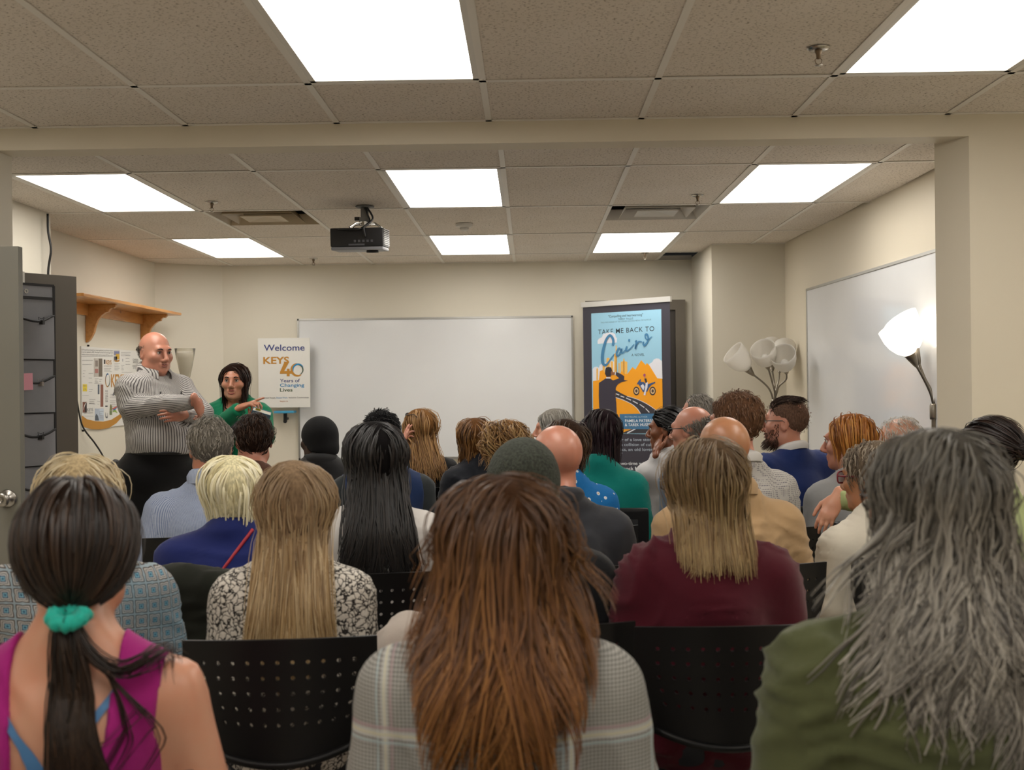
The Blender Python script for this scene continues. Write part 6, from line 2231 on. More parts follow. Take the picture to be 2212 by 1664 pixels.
# woman with long auburn hair, grey plaid blazer
i2 = person('auburn', 'woman in grey plaid blazer with long auburn hair, seen from behind', 1080, 1020, 1.92, plaid_cloth(), 'light', hair='x', male=False, sh=1.02, bw=1.02, bd=1.08, gh=0.010, wr=0.003, yaw=0.0, topthick=0.018, group=GRP)
H_long('auburn', ['#4a2a11', '#66401f', '#80522a', '#956434', '#a87440'], grad=(-0.15, 0.09, '#3d2512'), endy=1620, endj=0.07, zslope=1.1, K=330, kids=9, M=20, length=0.60, vary=0.12, thick=0.040, comb_side=0.8, comb_back=0.25, flare=0.24, wave=0.014, wfreq=1.6, jitter=0.012, clump=0.65, rad=0.0016, tipfan=0.07, back_pull=0.7, back_y=-0.17, free_z=0.0, xlim=(0.0, 0.24, 1.16, 0.12, 0.84))
sit(i2, 'black chair under the woman in the plaid blazer')
# woman with long wavy grey hair, olive sweater
i3 = person('silver', 'woman in olive green sweater with long wavy grey hair at front right', 2005, 918, 1.86, cloth('olive_knit', '#4f5335', 0.9), 'fair', hair='x', male=False, sh=1.22, bw=1.35, bd=1.25, gh=0.010, wr=0.006, yaw=0.02, hyaw=0.42, topthick=0.016, group=GRP, dx=0.01)
H_long('silver', ['#3a3631', '#5d5850', '#857e74', '#a8a196', '#c0b9ad', '#7c756b'], grad=(-0.08, 0.10, '#4a463f'),  K=330, kids=9, M=20, lenfun=(lambda p: (0.33 if p[0] < -0.02 else 0.41 if p[0] > 0.03 else 0.29) - 0.9 * max(0.0, 0.02 - p[2])), length=0.42, vary=0.2, thick=0.017, comb_side=0.8, comb_back=0.2, flare=0.15, wave=0.018, wfreq=2.2, jitter=0.009, clump=0.8, rad=0.0017, tipfan=0.05, back_pull=0.6, back_y=-0.19, free_z=-0.02)
glasses(i3['root'], i3['C'], i3['R'], i3['hs'], '#22242c')
sit(i3, 'black chair under the woman in the olive sweater')

# ------------------------------------------------------------------ second row
i4 = person('bob1', 'woman in blue tile-print blouse with blonde bob, behind the ponytail', 172, 978, 2.85, tile_print(), 'fair', hair='x', male=False, sh=1.05, bw=1.2, bd=1.15, wr=0.004, group=GRP, gh=0.011)
H_long('bob1', ['#9c8763', '#bda882', '#d6c5a0', '#e4d8b8', '#c9b68e'], endy=1195, K=240, kids=7, M=14, length=0.30, thick=0.022, comb_side=0.9, comb_back=0.15, flare=0.03, curl_in=0.25, jitter=0.010, rad=0.0018, back_pull=0.0, body=None)
sit(i4, 'black chair under the woman in the tile-print blouse')
i5 = person('blonde', 'woman in white lace-print top with very long straight blonde hair', 634, 990, 2.85, lace_cloth(), 'light', hair='x', male=False, sh=0.86, bw=0.92, wr=0.003, group=GRP, gh=0.010, yaw=0.08, hyaw=0.28)
H_long('blonde', ['#7a6040', '#9a7c54', '#b8996a', '#cdb184', '#dcc59c', '#a98a5e'], grad=(-0.12, 0.12, '#8a7258'), endy=1420, endj=0.03, zslope=0.6, K=330, kids=9, M=20, length=0.60, vary=0.10, thick=0.020, comb_side=0.8, comb_back=0.25, flare=0.16, wave=0.004, wfreq=1.2, jitter=0.011, clump=0.5, rad=0.0013, back_pull=0.8, back_y=-0.15, xlim=(0.0, 0.22, 1.12, 0.17, 0.78), tipfan=0.015)
sit(i5, 'black perforated chair under the woman with long blonde hair')
i6 = person('beanie', 'man in black t-shirt and dark olive knit beanie', 1128, 950, 2.95, cloth('black_tee', '#17181b', 0.85), 'fair', hair='x', sh=1.06, bw=1.0, sleeve='short', group=GRP, hyaw=0.32, arms={'R': ((0.24, 0.0, 0.72), (0.20, 0.25, 0.62), (-0.2, 0.9, -0.1), (0.3, 0.1, 1), 0.5)})
bean = Field().ell((0, -0.014, 0.040), (0.086, 0.110, 0.096), 0.02).cap((0, -0.03, -0.028), (0, -0.012, 0.02), 0.088, 0.09, 0.03, (1.04, 0.86, 1))
V, Q = mesh_field(bean, 0.007, clipf=lambda X, Y, Z: np.maximum((np.interp(Y, [-0.12, -0.03, 0.05, 0.1], [-0.062, -0.045, 0.02, 0.045]) - Z) * 0.8 + 0 * X, -(np.sqrt((X / 0.068) ** 2 + ((Y + 0.014) / 0.09) ** 2 + ((Z - 0.03) / 0.082) ** 2) - 1) * 0.07))
def knit_mat():
    b = NB('olive_knit_hat')
    v = b.coord()
    n = b.noise(v, 160, 3)
    b.color(b.ramp(n, [(0.3, srgb('#2a2d26')), (0.7, srgb('#454a40'))]))
    b.set(Roughness=0.95)
    b.bump(n, 0.7, 0.006)
    return b.m
mesh_obj('beanie', wrinkle(V * i6['hs'] @ i6['R'].T + i6['C'], Q, 0.0015, 4), Q, knit_mat(), i6['root'], True)
sit(i6, 'black chair under the man in the beanie')
i7 = person('maroon', 'woman in maroon sweater with straight dark blonde shoulder-length hair', 1505, 942, 2.95, cloth('maroon_knit', '#4d1220', 0.9), 'light', hair='x', male=False, sh=1.02, bw=1.12, bd=1.12, wr=0.008, group=GRP, gh=0.010, hyaw=0.62, yaw=0.05, dx=0.02)
H_long('maroon', ['#7d6342', '#98794f', '#b4945f', '#c7a974', '#d3b984', '#8a6d48'], grad=(-0.24, 0.12, '#5c4833'), endy=1180, endj=0.03, face=True, K=300, kids=10, M=16, length=0.42, thick=0.020, comb_side=0.8, comb_back=0.25, flare=0.08, jitter=0.012, clump=0.35, rad=0.0013, back_pull=0.0)
glasses(i7['root'], i7['C'], i7['R'], i7['hs'], '#26262b')
sit(i7, 'black perforated chair under the woman in the maroon sweater')
# ------------------------------------------------------------------ third row
i = person('platinum', 'woman in navy blue top with platinum blonde bob and red strap', 500, 980, 3.65, cloth('navy_jersey', '#16225e', 0.8), 'pale', hair='x', male=False, sh=1.0, bw=1.1, bd=1.1, group=GRP)
H_long('platinum', ['#cdc193', '#e6dcb2', '#f4ecca', '#fbf6de', '#ece3bd'], endy=1120, K=220, kids=7, M=13, length=0.31, thick=0.022, comb_side=0.9, comb_back=0.15, flare=0.02, curl_in=0.3, jitter=0.009, rad=0.002, back_pull=0.0, body=None)
seam(i, [(0.075, 1.0), (0.03, 0.94), (-0.03, 0.86), (-0.10, 0.77)], mat('red_leather', '#a01c2c', 0.5), 0.006, 'bag_strap')
sit(i, 'black chair under the platinum blonde woman in navy')
i = person('raven', 'woman in white blouse with very long black hair', 775, 907, 3.72, cloth('white_cotton', '#c9c4bf', 0.8), 'tan', hair='x', male=False, sh=0.98, bw=1.05, group=GRP, dx=0.05)
H_long('raven', ['#060506', '#0e0b0b', '#17110f', '#221a17'], endy=1215, endj=0.05, K=230, kids=8, M=18, length=0.56, vary=0.18, thick=0.024, flare=0.18, wave=0.010, wfreq=2.0, clump=0.6, jitter=0.011, rad=0.0018, spec=0.5, back_y=-0.15, xlim=(0.0, 0.24, 1.10, 0.19, 0.80), tipfan=0.03, comb_side=0.8)
sit(i, 'black perforated chair under the woman with very long black hair')
i = person('charcoal', 'bald man in charcoal jacket behind the olive beanie', 1190, 920, 3.8, cloth('charcoal_shell', '#2e3036', 0.7), 'pink', hair='bald', sh=1.12, bw=1.12, bd=1.05, group=GRP, neck=1.05, dx=0.02)
collar(i, cloth('charcoal_shell', '#2e3036', 0.7), 0.070, 0.034, 0.2, 0.9, fold=0.008)
sit(i, 'black perforated chair under the bald man in charcoal')
i = person('tan', 'bald man in tan field jacket in the third row', 1563, 901, 3.8, cloth('tan_canvas', '#a98b66', 0.85), 'tan', hair='bald', sh=1.18, bw=1.2, bd=1.1, group=GRP, hyaw=0.45, neck=1.08, wr=0.006, topthick=0.018, gh=0.011)
collar(i, cloth('tan_canvas', '#a98b66', 0.85), 0.074, 0.045, 0.2, 0.9, fold=0.02)
st = mat('tan_thread', '#8a6f4e', 0.8)
z_ = i['zs']
seam(i, [(-0.19, z_ - 0.09), (-0.08, z_ - 0.085), (0.08, z_ - 0.085), (0.19, z_ - 0.09)], st, 0.0025)
for s_ in (-1, 1):
    seam(i, [(s_ * 0.165, z_ + 0.03), (s_ * 0.175, z_ - 0.05), (s_ * 0.165, z_ - 0.15)], st, 0.0025)
H_short('tan', ['#6a5238', '#7d6448'], 0.006, 160, 4, 0.001, mask=lambda p: p[2] < 0.02 and p[2] > hairline(p[1]) and p[1] < 0.03, cap=False, rad=0.0008, fuzz=0.0) if False else None
sit(i, 'black perforated chair under the bald man in tan')
i = person('cropgrey', 'woman in cream shirt with short grey-brown hair and patterned glasses', 1862, 956, 3.98, cloth('cream_cotton', '#cbc4b4', 0.8), 'tan', hair='x', male=False, sh=0.95, bw=1.0, group=GRP, hyaw=0.75, yaw=0.2, dx=0.045, shoulders=-0.03)
H_short('cropgrey', ['#4a3f34', '#6b5d4d', '#8f8270', '#a89b88'], 0.07, 260, 7, 0.016, M=7, rad=0.0017, comb_side=0.7, comb_back=0.2, wave=0.004)
glasses(i['root'], i['C'], i['R'], i['hs'], '#7a1f2e', 0.024, thick=0.003, lenscol='#c9c6cc')
MB().lathe([(0, -0.005), (0.005, 0), (0, 0.005)], 10, i['C'] + i['R'] @ np.array([-0.082, 0.0, -0.05])).build('earring', M_chrome, i['root'], True)
sit(i, 'black perforated chair under the woman in the cream shirt')
def arm_green(loc, C, Rh):
    e, w = loc(1910, 1082, 4.30), loc(1806, 1078, 4.27)
    tip = loc(1780, 1130, 4.25)
    return {'L': (e, w, tip - w, (-0.6, -0.5, 0.6), 0.35)}
i = person('bun', 'woman in pale green top with dark bun and orange glasses at far right', 2130, 905, 4.0, cloth('pale_green_cotton', '#a9b57f', 0.85), 'light', hair='x', male=False, sh=1.15, bw=1.2, group=GRP, hyaw=0.62, yaw=0.6, arms=arm_green, sleeve='long', wr=0.003)
m = hair_mat('hair_bun', ['#0f0907', '#1d120d', '#2c1b14', '#3a251b'], 0.45, 0.35)
r = rngk('bun')
gat = (0.0, -0.125, 0.015)
geos = [cap_geo(i['C'], i['R'], i['hs'], 0.010, h=0.008), grow(i['C'], i['R'], i['hs'], r, K=200, kids=6, M=10, length=0.22, thick=0.016, gather=gat, jitter=0.006, clump=0.4, rad=0.0019, wave=0.002, sides=2)]
G0 = i['C'] + i['R'] @ np.array(gat) * i['hs']
P = []
for k in range(160):
    a = np.linspace(0, 6.28 * r.uniform(0.6, 1.1), 12) + r.uniform(0, 6.28)
    ax = r.normal(0, 1, 3); ax /= np.linalg.norm(ax)
    u = np.cross(ax, (0.3, 0.5, 0.8)); u /= np.linalg.norm(u)
    w = np.cross(ax, u)
    rr = r.uniform(0.018, 0.034)
    P.append(G0 + i['R'] @ np.array([0, -0.018, 0]) + rr * (np.cos(a)[:, None] * u + np.sin(a)[:, None] * w))
geos.append(strands_mesh(np.array(P), np.full(160, 0.0032)))
geos.append(grow(i['C'], i['R'], i['hs'], r, K=60, kids=2, M=6, length=0.05, thick=0.01, spiky=0.5, rad=0.0006, fuzz=0.004, jitter=0.004))
add_hair(i, geos, m)
glasses(i['root'], i['C'], i['R'], i['hs'], '#ff5a1a', 0.024, thick=0.0028)
w_ = i['skel']['L'][2]; e_ = i['skel']['L'][1]
dr = (w_ - e_) / np.linalg.norm(w_ - e_)
q = np.array(Vector((0, 0, 1)).rotation_difference(Vector(dr)).to_matrix())
a = np.linspace(0, 2 * math.pi, 33)
ring = np.c_[0.0335 * np.cos(a), 0.0335 * np.sin(a), 0.002 * np.sin(16 * a)] @ q.T + w_ - dr * 0.035
wt = MB().tube(ring, 0.0052, 8, False).build('wristwatch', M_chrome, i['root'], True)
dq = q @ np.array([0.0, 0, 0])
updir = np.array([0, 0, 1.0]) - dr * dr[2]
updir /= np.linalg.norm(updir)
MB().lathe([(0, -0.002), (0.018, -0.002), (0.019, 0.004), (0.016, 0.008), (0, 0.008)], 20, w_ - dr * 0.035 + updir * 0.033, updir).build('watch_case', M_chrome, wt, True)
sit(i, 'black padded chair under the woman in pale green', 'pad')

# ------------------------------------------------------------------ fourth row
i = person('greyman', 'man in light blue striped shirt with short grey hair', 454, 901, 4.62, stripe_cloth('blue_stripe_shirt', '#a9b2c6', '#7583a3', 0.006, 0.4, attr=True), 'fair', hair='x', sh=1.14, bw=1.15, bd=1.1, group=GRP, wr=0.004, hyaw=0.30)
cloth_u([c for c in i['root'].children if c.name.startswith('top')][0], i)
H_short('greyman', ['#57524a', '#7a746a', '#989186', '#aaa397'], 0.035, 300, 7, 0.008, rad=0.0016, wave=0.003)
collar(i, stripe_cloth('blue_stripe_collar', '#b0b9cc', '#8592af', 0.006, 0.4), 0.070, 0.045, 0.15, 0.8, fold=0.018)
sit(i, 'black chair under the man in the striped blue shirt')
i = person('curl2', 'woman with tousled light brown curls, right of two curly heads', 1092, 906, 5.6, cloth('black_ruffle', '#131318', 0.8), 'light', hair='x', male=False, sh=0.98, bw=1.0, group=GRP)
H_long('curl2', ['#5a3c20', '#8a6236', '#b08650', '#cba56c', '#9c7340'], endy=1000, endj=0.04, K=220, kids=7, M=14, length=0.26, vary=0.3, thick=0.048, helix=0.021, hfreq=1.5, jitter=0.010, clump=0.6, rad=0.0017, comb_side=0.9, comb_back=0.2, back_pull=0.0, body=None, fuzz=0.0015, tipfan=0.02)
sit(i, 'black chair under the woman with tousled brown curls')
i = person('floral', 'woman in blue floral blouse with dark brown hair, behind the bald charcoal man', 1192, 903, 4.75, dots_cloth('blue_floral', '#1f6fb0', '#d8dde0', 24, 0.20, 0.9, '#c9a84a'), 'fair', hair='x', male=False, sh=1.0, bw=1.05, group=GRP, dx=0.05)
H_long('floral', ['#2a1c14', '#3d2b1f', '#54402f', '#6b5643'], endy=1005, K=150, kids=6, M=12, length=0.30, thick=0.018, wave=0.006, body=None, back_pull=0.0, rad=0.002)
sit(i, 'black chair under the woman in the blue floral blouse')
i = person('dotshirt', 'man in white dotted shirt with brown hair and glasses in front of the lamp', 1592, 845, 4.68, dots_cloth('white_micro_dots', '#b9b5b0', '#6a6670', 130, 0.33, 0.0), 'pink', hair='x', sh=1.12, bw=1.1, group=GRP, hyaw=0.75, yaw=0.35, wr=0.004, hs=1.06, dx=0.0)
H_short('dotshirt', ['#4a3324', '#634632', '#7d5c44', '#8f6c52'], 0.022, 360, 7, 0.010, rad=0.0014, comb_back=0.5, fuzz=0.0005, jitter=0.005)
glasses(i['root'], i['C'], i['R'], i['hs'], '#2a2420')
collar(i, mat('white_shirt_collar', '#c9c6c2', 0.8), 0.068, 0.030, 0.3, 0.8, fold=0.014, zoff=-0.008)
seam(i, [(-0.16, i['zs'] - 0.06), (0, i['zs'] - 0.05), (0.16, i['zs'] - 0.06)], mat('white_thread', '#a5a29e', 0.8), 0.002)
sit(i, 'black perforated chair under the man in the dotted shirt')
i = person('ginger', 'woman in light grey sweatshirt with ginger bob, facing left', 1838, 891, 4.88, cloth('heather_grey', '#8b8b8c', 0.9), 'pink', hair='x', male=False, sh=1.08, bw=1.1, group=GRP, hyaw=1.05, yaw=0.35, wr=0.005, face=True, brow='#8a5a35')
H_long('ginger', ['#6a3a15', '#985a23', '#bd7b36', '#d89a50', '#a96527'], endy=995, face=True, K=200, kids=7, M=12, length=0.22, thick=0.020, comb_side=0.9, comb_back=0.2, jitter=0.008, rad=0.0018, clump=0.5, back_pull=0.0, body=None, vary=0.25, curl_in=0.2)
sit(i, 'black padded chair under the woman with ginger bob', 'pad', off=(-0.05, 0.05))
i = person('whitehair', 'man with thin white hair and pink scalp, behind the grey-haired woman', 1943, 899, 5.2, cloth('pale_blue_cotton', '#8d97a3', 0.8), 'pale', hair='x', sh=1.0, bw=1.0, group=GRP, hyaw=0.8, yaw=0.15)
H_short('whitehair', ['#b5aca2', '#cfc8be', '#ddd7ce'], 0.03, 220, 5, 0.002, rad=0.0011, cap=False, fuzz=0.002)
sit(i, 'black chair under the man with thin white hair')

# ------------------------------------------------------------------ fifth row and beyond
i = person('brownman', 'man with short dark brown hair in front of the woman in green', 548, 893, 5.3, cloth('rust_brown', '#5a3a2c', 0.85), 'pink', hair='x', sh=1.05, bw=1.05, group=GRP)
H_short('brownman', ['#1c120d', '#2c1d14', '#3f2b1e', '#523a28'], 0.045, 260, 6, 0.010, rad=0.0018, wave=0.004)
sit(i, 'black chair under the man with short dark brown hair')
i = person('knitcap', 'person in black knit cap and brown-black padded jacket', 690, 904, 5.95, cloth('padded_brown', '#3a2b22', 0.7), 'deep', hair='bald', sh=1.15, bw=1.2, group=GRP, wr=0.007, topthick=0.025)
bean = Field().ell((0, -0.014, 0.036), (0.084, 0.107, 0.094), 0.02).cap((0, -0.03, -0.04), (0, -0.012, 0.02), 0.086, 0.088, 0.03, (1.04, 0.86, 1))
V, Q = mesh_field(bean, 0.009, clipf=lambda X, Y, Z: (np.interp(Y, [-0.12, -0.03, 0.05, 0.1], [-0.08, -0.055, 0.01, 0.045]) - Z) * 0.8 + 0 * X)
mesh_obj('knit_cap', V * i['hs'] @ i['R'].T + i['C'], Q, mat('black_knit', '#08080a', 0.95, bump=0.4, bscale=200), i['root'], True)
over_vest(i, cloth('black_padded', '#141315', 0.6), 0.028, 'padded_panel', -0.05)
collar(i, mat('black_collar', '#101012', 0.7), 0.078, 0.05, 0.1, 0.8, fold=0.01)
sit(i, 'black chair under the person in the knit cap')
i = person('navyvest', 'man in navy fleece vest with short black hair', 822, 885, 5.25, cloth('dark_grey_sleeve', '#33383a', 0.85), 'deep', hair='x', sh=1.1, bw=1.08, group=GRP)
H_short('navyvest', ['#050506', '#0c0c0e', '#151517'], 0.007, 320, 6, 0.008, rad=0.002, fuzz=0.001, line=0.015, jitter=0.005)
over_vest(i, cloth('navy_fleece', '#22355c', 0.9), 0.022, 'vest', 0.0)
collar(i, cloth('navy_fleece', '#22355c', 0.9), 0.074, 0.05, 0.1, 0.9, fold=0.008)
sit(i, 'black chair under the man in the navy vest')
def arm_think(loc, C, Rh):
    w = loc(870, 966, 6.43)
    e = loc(868, 1020, 6.40)
    tip = loc(880, 925, 6.50)
    return {'L': (e, w, tip - w, (-0.8, 0.2, -0.1), [0.15, 0.25, 0.6, 0.8])}
i = person('longbrown', 'woman in black top with long light brown hair, hand at her temple', 905, 881, 6.6, cloth('black_top', '#131315', 0.8), 'pink', hair='x', male=False, sh=1.0, bw=1.0, group=GRP, hyaw=0.85, yaw=0.3, arms=arm_think, face=True)
H_long('longbrown', ['#573a1e', '#7d5730', '#a07646', '#bd925c', '#8c673c'], endy=1010, endj=0.06, face=True, K=190, kids=7, M=14, length=0.46, vary=0.2, thick=0.016, wave=0.008, wfreq=2.2, comb_side=0.6, comb_back=0.5, jitter=0.009, clump=0.6, rad=0.0018, flare=0.15, swing=(0.0, -0.15), back_y=-0.16)
glasses(i['root'], i['C'], i['R'], i['hs'], '#101012', 0.022, 'sunglasses', 0.0022, up=0.075, fwd=-0.06, lenscol='#121214')
sit(i, 'black chair under the woman with her hand at her temple')
i = person('curl1', 'woman in dark ruffled jacket with layered brown hair, left of two curly heads', 1025, 901, 6.3, cloth('navy_ruffle', '#10131c', 0.75), 'light', hair='x', male=False, sh=1.0, bw=1.05, group=GRP, wr=0.008, hyaw=0.15)
H_long('curl1', ['#3d2612', '#634020', '#8c6032', '#a87c45'], endy=1000, endj=0.04, K=180, kids=7, M=13, length=0.33, vary=0.3, thick=0.022, wave=0.010, wfreq=1.8, clump=0.6, rad=0.0019, flare=0.1, body=None, back_pull=0.0)
sit(i, 'black chair under the woman in the ruffled jacket')
i = person('teal', 'woman in teal sweater with straight dark brown hair', 1256, 881, 5.45, cloth('teal_knit', '#0f7f76', 0.9), 'fair', hair='x', male=False, sh=0.98, bw=1.0, group=GRP, dx=0.09, wr=0.005, yaw=-0.05, hyaw=0.55)
H_long('teal', ['#150c0b', '#23151a', '#33202a', '#2c1b17'], endy=1000, K=190, kids=7, M=13, length=0.36, vary=0.12, thick=0.016, flare=0.08, rad=0.0018, clump=0.4, body=None, back_pull=0.0)
sit(i, 'black padded chair under the woman in the teal sweater', 'pad')
i = person('greyfar', 'person with straight grey hair by the edge of the whiteboard', 1197, 881, 6.7, cloth('slate_knit', '#4a4d52', 0.9), 'fair', hair='x', male=False, group=GRP)
H_long('greyfar', endy=960, cols=['#6b665f', '#8d887f', '#a9a49b'], K=130, kids=6, M=10, length=0.26, thick=0.014, body=None, back_pull=0.0, rad=0.002)
sit(i, 'black chair under the person with straight grey hair')
def arm_cheek(loc, C, Rh):
    w, e, tip = loc(1418, 975, 6.23), loc(1420, 1040, 6.25), loc(1424, 944, 6.3)
    return {'L': (e, w, tip - w, (-0.8, -0.2, -0.2), [0.25, 0.3, 0.35, 0.5])}
i = person('whitetop', 'woman in white top with black hair up, cheek resting on her hand', 1443, 880, 6.35, cloth('white_linen', '#c6c5c6', 0.8), 'brown', hair='x', male=False, sh=0.98, bw=1.0, group=GRP, hyaw=1.2, yaw=0.5, arms=arm_cheek, face=True, brow='#120c0a', hs=0.98)
m = hair_mat('hair_whitetop', ['#050405', '#0c0a0b', '#151112'], 0.4, 0.5)
r = rngk('whitetop')
gat = (0.0, -0.125, -0.03)
add_hair(i, [cap_geo(i['C'], i['R'], i['hs'], 0.009, h=0.008), grow(i['C'], i['R'], i['hs'], r, K=150, kids=5, M=10, length=0.22, thick=0.012, gather=gat, jitter=0.006, clump=0.6, rad=0.002, sides=2)], m)
glasses(i['root'], i['C'], i['R'], i['hs'], '#0d0c0d', 0.024, 'sunglasses', 0.0028, up=0.085, fwd=-0.05, lenscol='#141213')
sit(i, 'black chair under the woman resting her cheek on her hand')
rim_mask = lambda p: p[2] < np.interp(p[1], [-0.12, -0.05, 0.03], [0.075, 0.055, 0.015]) and p[2] > hairline(p[1]) and p[1] < 0.03
i = person('rimman', 'balding man with grey side hair and thin dark glasses', 1497, 879, 5.6, cloth('blue_grey_shirt', '#6c7686', 0.8), 'pink', hair='bald', sh=0.92, bw=0.92, group=GRP, hyaw=1.0)
H_short('rimman', ['#6b645c', '#8a837a', '#a39c92'], 0.03, 330, 6, 0.004, mask=rim_mask, cap=False, rad=0.0016)
glasses(i['root'], i['C'], i['R'], i['hs'], '#1b1b1d')
sit(i, 'black chair under the balding man with thin glasses')
i = person('greyrear', 'man with receding grey hair in the farthest row, left of the column', 1508, 855, 6.9, cloth('dark_check', '#3b3f47', 0.85), 'pink', hair='bald', group=GRP, hyaw=0.9)
H_short('greyrear', ['#55504a', '#7a746c', '#958f86'], 0.03, 220, 6, 0.006, mask=lambda p: p[2] > hairline(p[1]) and p[1] < 0.03, extra=lambda X, Y, Z: (Y - 0.02) + 0 * X + 0 * Z, rad=0.0016)
sit(i, 'black chair under the man with receding grey hair')
i = person('suit', 'bearded man in royal blue suit and glasses, in profile facing left', 1702, 862, 5.5, cloth('royal_blue_wool', '#1c2f66', 0.8), 'pink', hair='bald', sh=1.14, bw=1.12, bd=1.05, group=GRP, hyaw=1.20, yaw=0.55, face=True, brow='#3a2418', wr=0.003, jaw=1.05, pitch=0.0, shoulders=0.05)
H_short('suit', ['#5a4437', '#6f5546', '#826655'], 0.006, 320, 5, 0.0018, rad=0.0010, line=0.012, mask=lambda p: p[2] > hairline(p[1]) + 0.004)
m = hair_mat('hair_suit_top', ['#20150f', '#33221a', '#463126'], 0.4, 0.4)
r = rngk('suit2')
P = []
for k in range(420):
    x = r.uniform(-0.055, 0.055)
    y0 = r.uniform(-0.03, 0.072)
    zz = 0.03 + 0.089 * math.sqrt(max(0.02, 1 - (x / 0.08) ** 2 - ((y0 + 0.014) / 0.105) ** 2))
    h_ = 0.016 + 0.014 * (y0 / 0.07)
    L_ = r.uniform(0.05, 0.085)
    P.append([i['C'] + i['R'] @ (np.array(q) * i['hs']) for q in ((x, y0, zz - 0.004), (x * 1.02, y0 - 0.004, zz + h_ * 0.6), (x * 1.04, y0 - L_ * 0.35, zz + h_), (x * 1.05, y0 - L_ * 0.7, zz + h_ * 0.75), (x * 1.05, y0 - L_, zz + h_ * 0.1 - 0.006))])
V, Q = strands_mesh(np.array(P), np.full(len(P), 0.002))
mesh_obj('swept_hair', V, Q, m, i['root'], True)
hf = Field()
head_prims(hf, (0, 0, 0), np.eye(3), 1.0, True, 1.05)
rr_ = np.linspace(0.02, 0.14, 121)
P = []
while len(P) < 900:
    th, zz = r.uniform(-1.62, 1.62), r.uniform(-0.118, 0.0)
    if zz > -0.028 and abs(th) < 1.35 or (abs(th) < 0.30 and -0.078 < zz < -0.05) or (abs(th) < 0.9 and zz > -0.045):
        continue
    n = np.array([math.sin(th), math.cos(th), 0])
    q = np.array([0, 0.022, zz]) + rr_[:, None] * n
    p = q[np.argmax(hf.at(q) > 0)]
    dn = n + np.array([0, 0, -0.9])
    dn /= np.linalg.norm(dn)
    L_ = 0.010 + (0.016 if zz < -0.07 else 0.0) + (0.006 if abs(th) < 0.6 and zz < -0.085 else 0)
    P.append([i['C'] + i['R'] @ ((p + dn * t_) * i['hs']) for t_ in (-0.004, 0.4 * L_, L_)])
P = np.array(P)
V, Q = strands_mesh(P, np.full(len(P), 0.0016))
mesh_obj('beard', V, Q, hair_mat('hair_beard', ['#2e1c12', '#452d1e', '#5e4030']), i['root'], True)
glasses(i['root'], i['C'], i['R'], i['hs'], '#3a3d3c')
collar(i, mat('white_collar', '#d9d8d6', 0.7), 0.062, 0.026, 0.35, 0.7, fold=0.010, zoff=0.020)
sit(i, 'black padded chair under the bearded man in the blue suit', 'pad')

# ------------------------------------------------------------------ the two people standing at the front
i = stander('host', 'bald man in grey striped shirt and black trousers standing with folded arms', 335, 718, 6.6, -2.15, -2.25, -0.12,
            lambda loc: {'R': (loc(283, 880, 6.42), loc(424, 868, 6.28), loc(440, 900, 6.36) - loc(424, 868, 6.28), (0.2, 0.9, 0.5), 0.7), 'L': (loc(437, 893, 6.62), loc(398, 896, 6.40), (1, 0.1, 0.0), (0.0, 1, 0.2), 0.5)}, 'pink', 1.36, 1.32, 1.12, 1.04, True, belly=0.09, jaw=1.14, zsf=1.425, hy=0.0)
sm = stripe_cloth('grey_stripe_shirt', '#bdbab6', '#5d595a', 0.0135, 0.36, attr=True)
sm2 = stripe_cloth('grey_stripe_collar', '#bdbab6', '#5d595a', 0.0135, 0.36)
g = Field()
i['torso'](g, 0.010, 0.07)
for nm, (S, e, w, hd, hb, cu) in i['skel'].items():
    g.cap(S, e, i['a0'] + 0.018, i['a0'] + 0.008, 0.04).cap(e, e + (w - e) * 0.95, i['a0'] + 0.008, 0.040, 0.02, None, 'add', True)
g.ell(i['nb'] + np.array([0, 0.035, 0.02]), (0.075, 0.08, 0.075), 0.02, None, 'sub')
V, Q = mesh_field(g, 0.011, clipf=lambda X, Y, Z: (1.075 - Z) + 0 * X + 0 * Y)
cloth_u(mesh_obj('shirt', wrinkle(V, Q, 0.004, 21), Q, sm, i['root'], True), i, 0.24)
i['body'] = g
collar(i, sm2, 0.080, 0.034, 0.35, 0.9, fold=0.024, zoff=0.014)
lg = legs_geo(i, 0.016)
i['torso'](lg, 0.004, 0.06)
V, Q = mesh_field(lg, 0.016, clipf=lambda X, Y, Z: (Z - 1.10) + 0 * X + 0 * Y)
mesh_obj('trousers', V, Q, cloth('black_wool', '#0f0f11', 0.85), i['root'], True)
bl = np.linspace(0, 2 * math.pi, 41)
bz = 1.086
tf = Field()
i['torso'](tf, 0.004, 0.06)
rr_ = np.linspace(0.05, 0.45, 161)
bo = []
for q in bl:
    d_ = tf.at(np.stack([rr_ * math.cos(q), rr_ * math.sin(q), np.full_like(rr_, bz)], 1))
    rq = rr_[np.argmax(d_ > 0)]
    bo.append((rq * math.cos(q), rq * math.sin(q), bz))
MB().tube(bo, 0.011, 8, False).build('belt', mat('black_leather', '#0c0b0b', 0.4), i['root'], True)
for sd in (-1, 1):
    V, Q = mesh_field(Field().cap((sd * 0.11, -0.04, 0.045), (sd * 0.13, 0.18, 0.038), 0.048, 0.040, 0.02), 0.015)
    V[:, 2] = np.maximum(V[:, 2], 0.002)
    mesh_obj('shoe', V, Q, mat('shoe_black', '#1b1918', 0.5), i['root'], True)
face_parts(i['root'], i['C'], i['R'], i['hs'], '#2a221d', lips='#8f5348')
H_short('host', ['#4a443e', '#6d665e', '#857d73'], 0.010, 300, 5, 0.001, mask=lambda p: p[2] < 0.035 and p[2] > hairline(p[1]) and p[1] < 0.0, cap=False, rad=0.0013, fuzz=0.0003)
hp = Field()
i['torso'](hp, 0.016, 0.07)
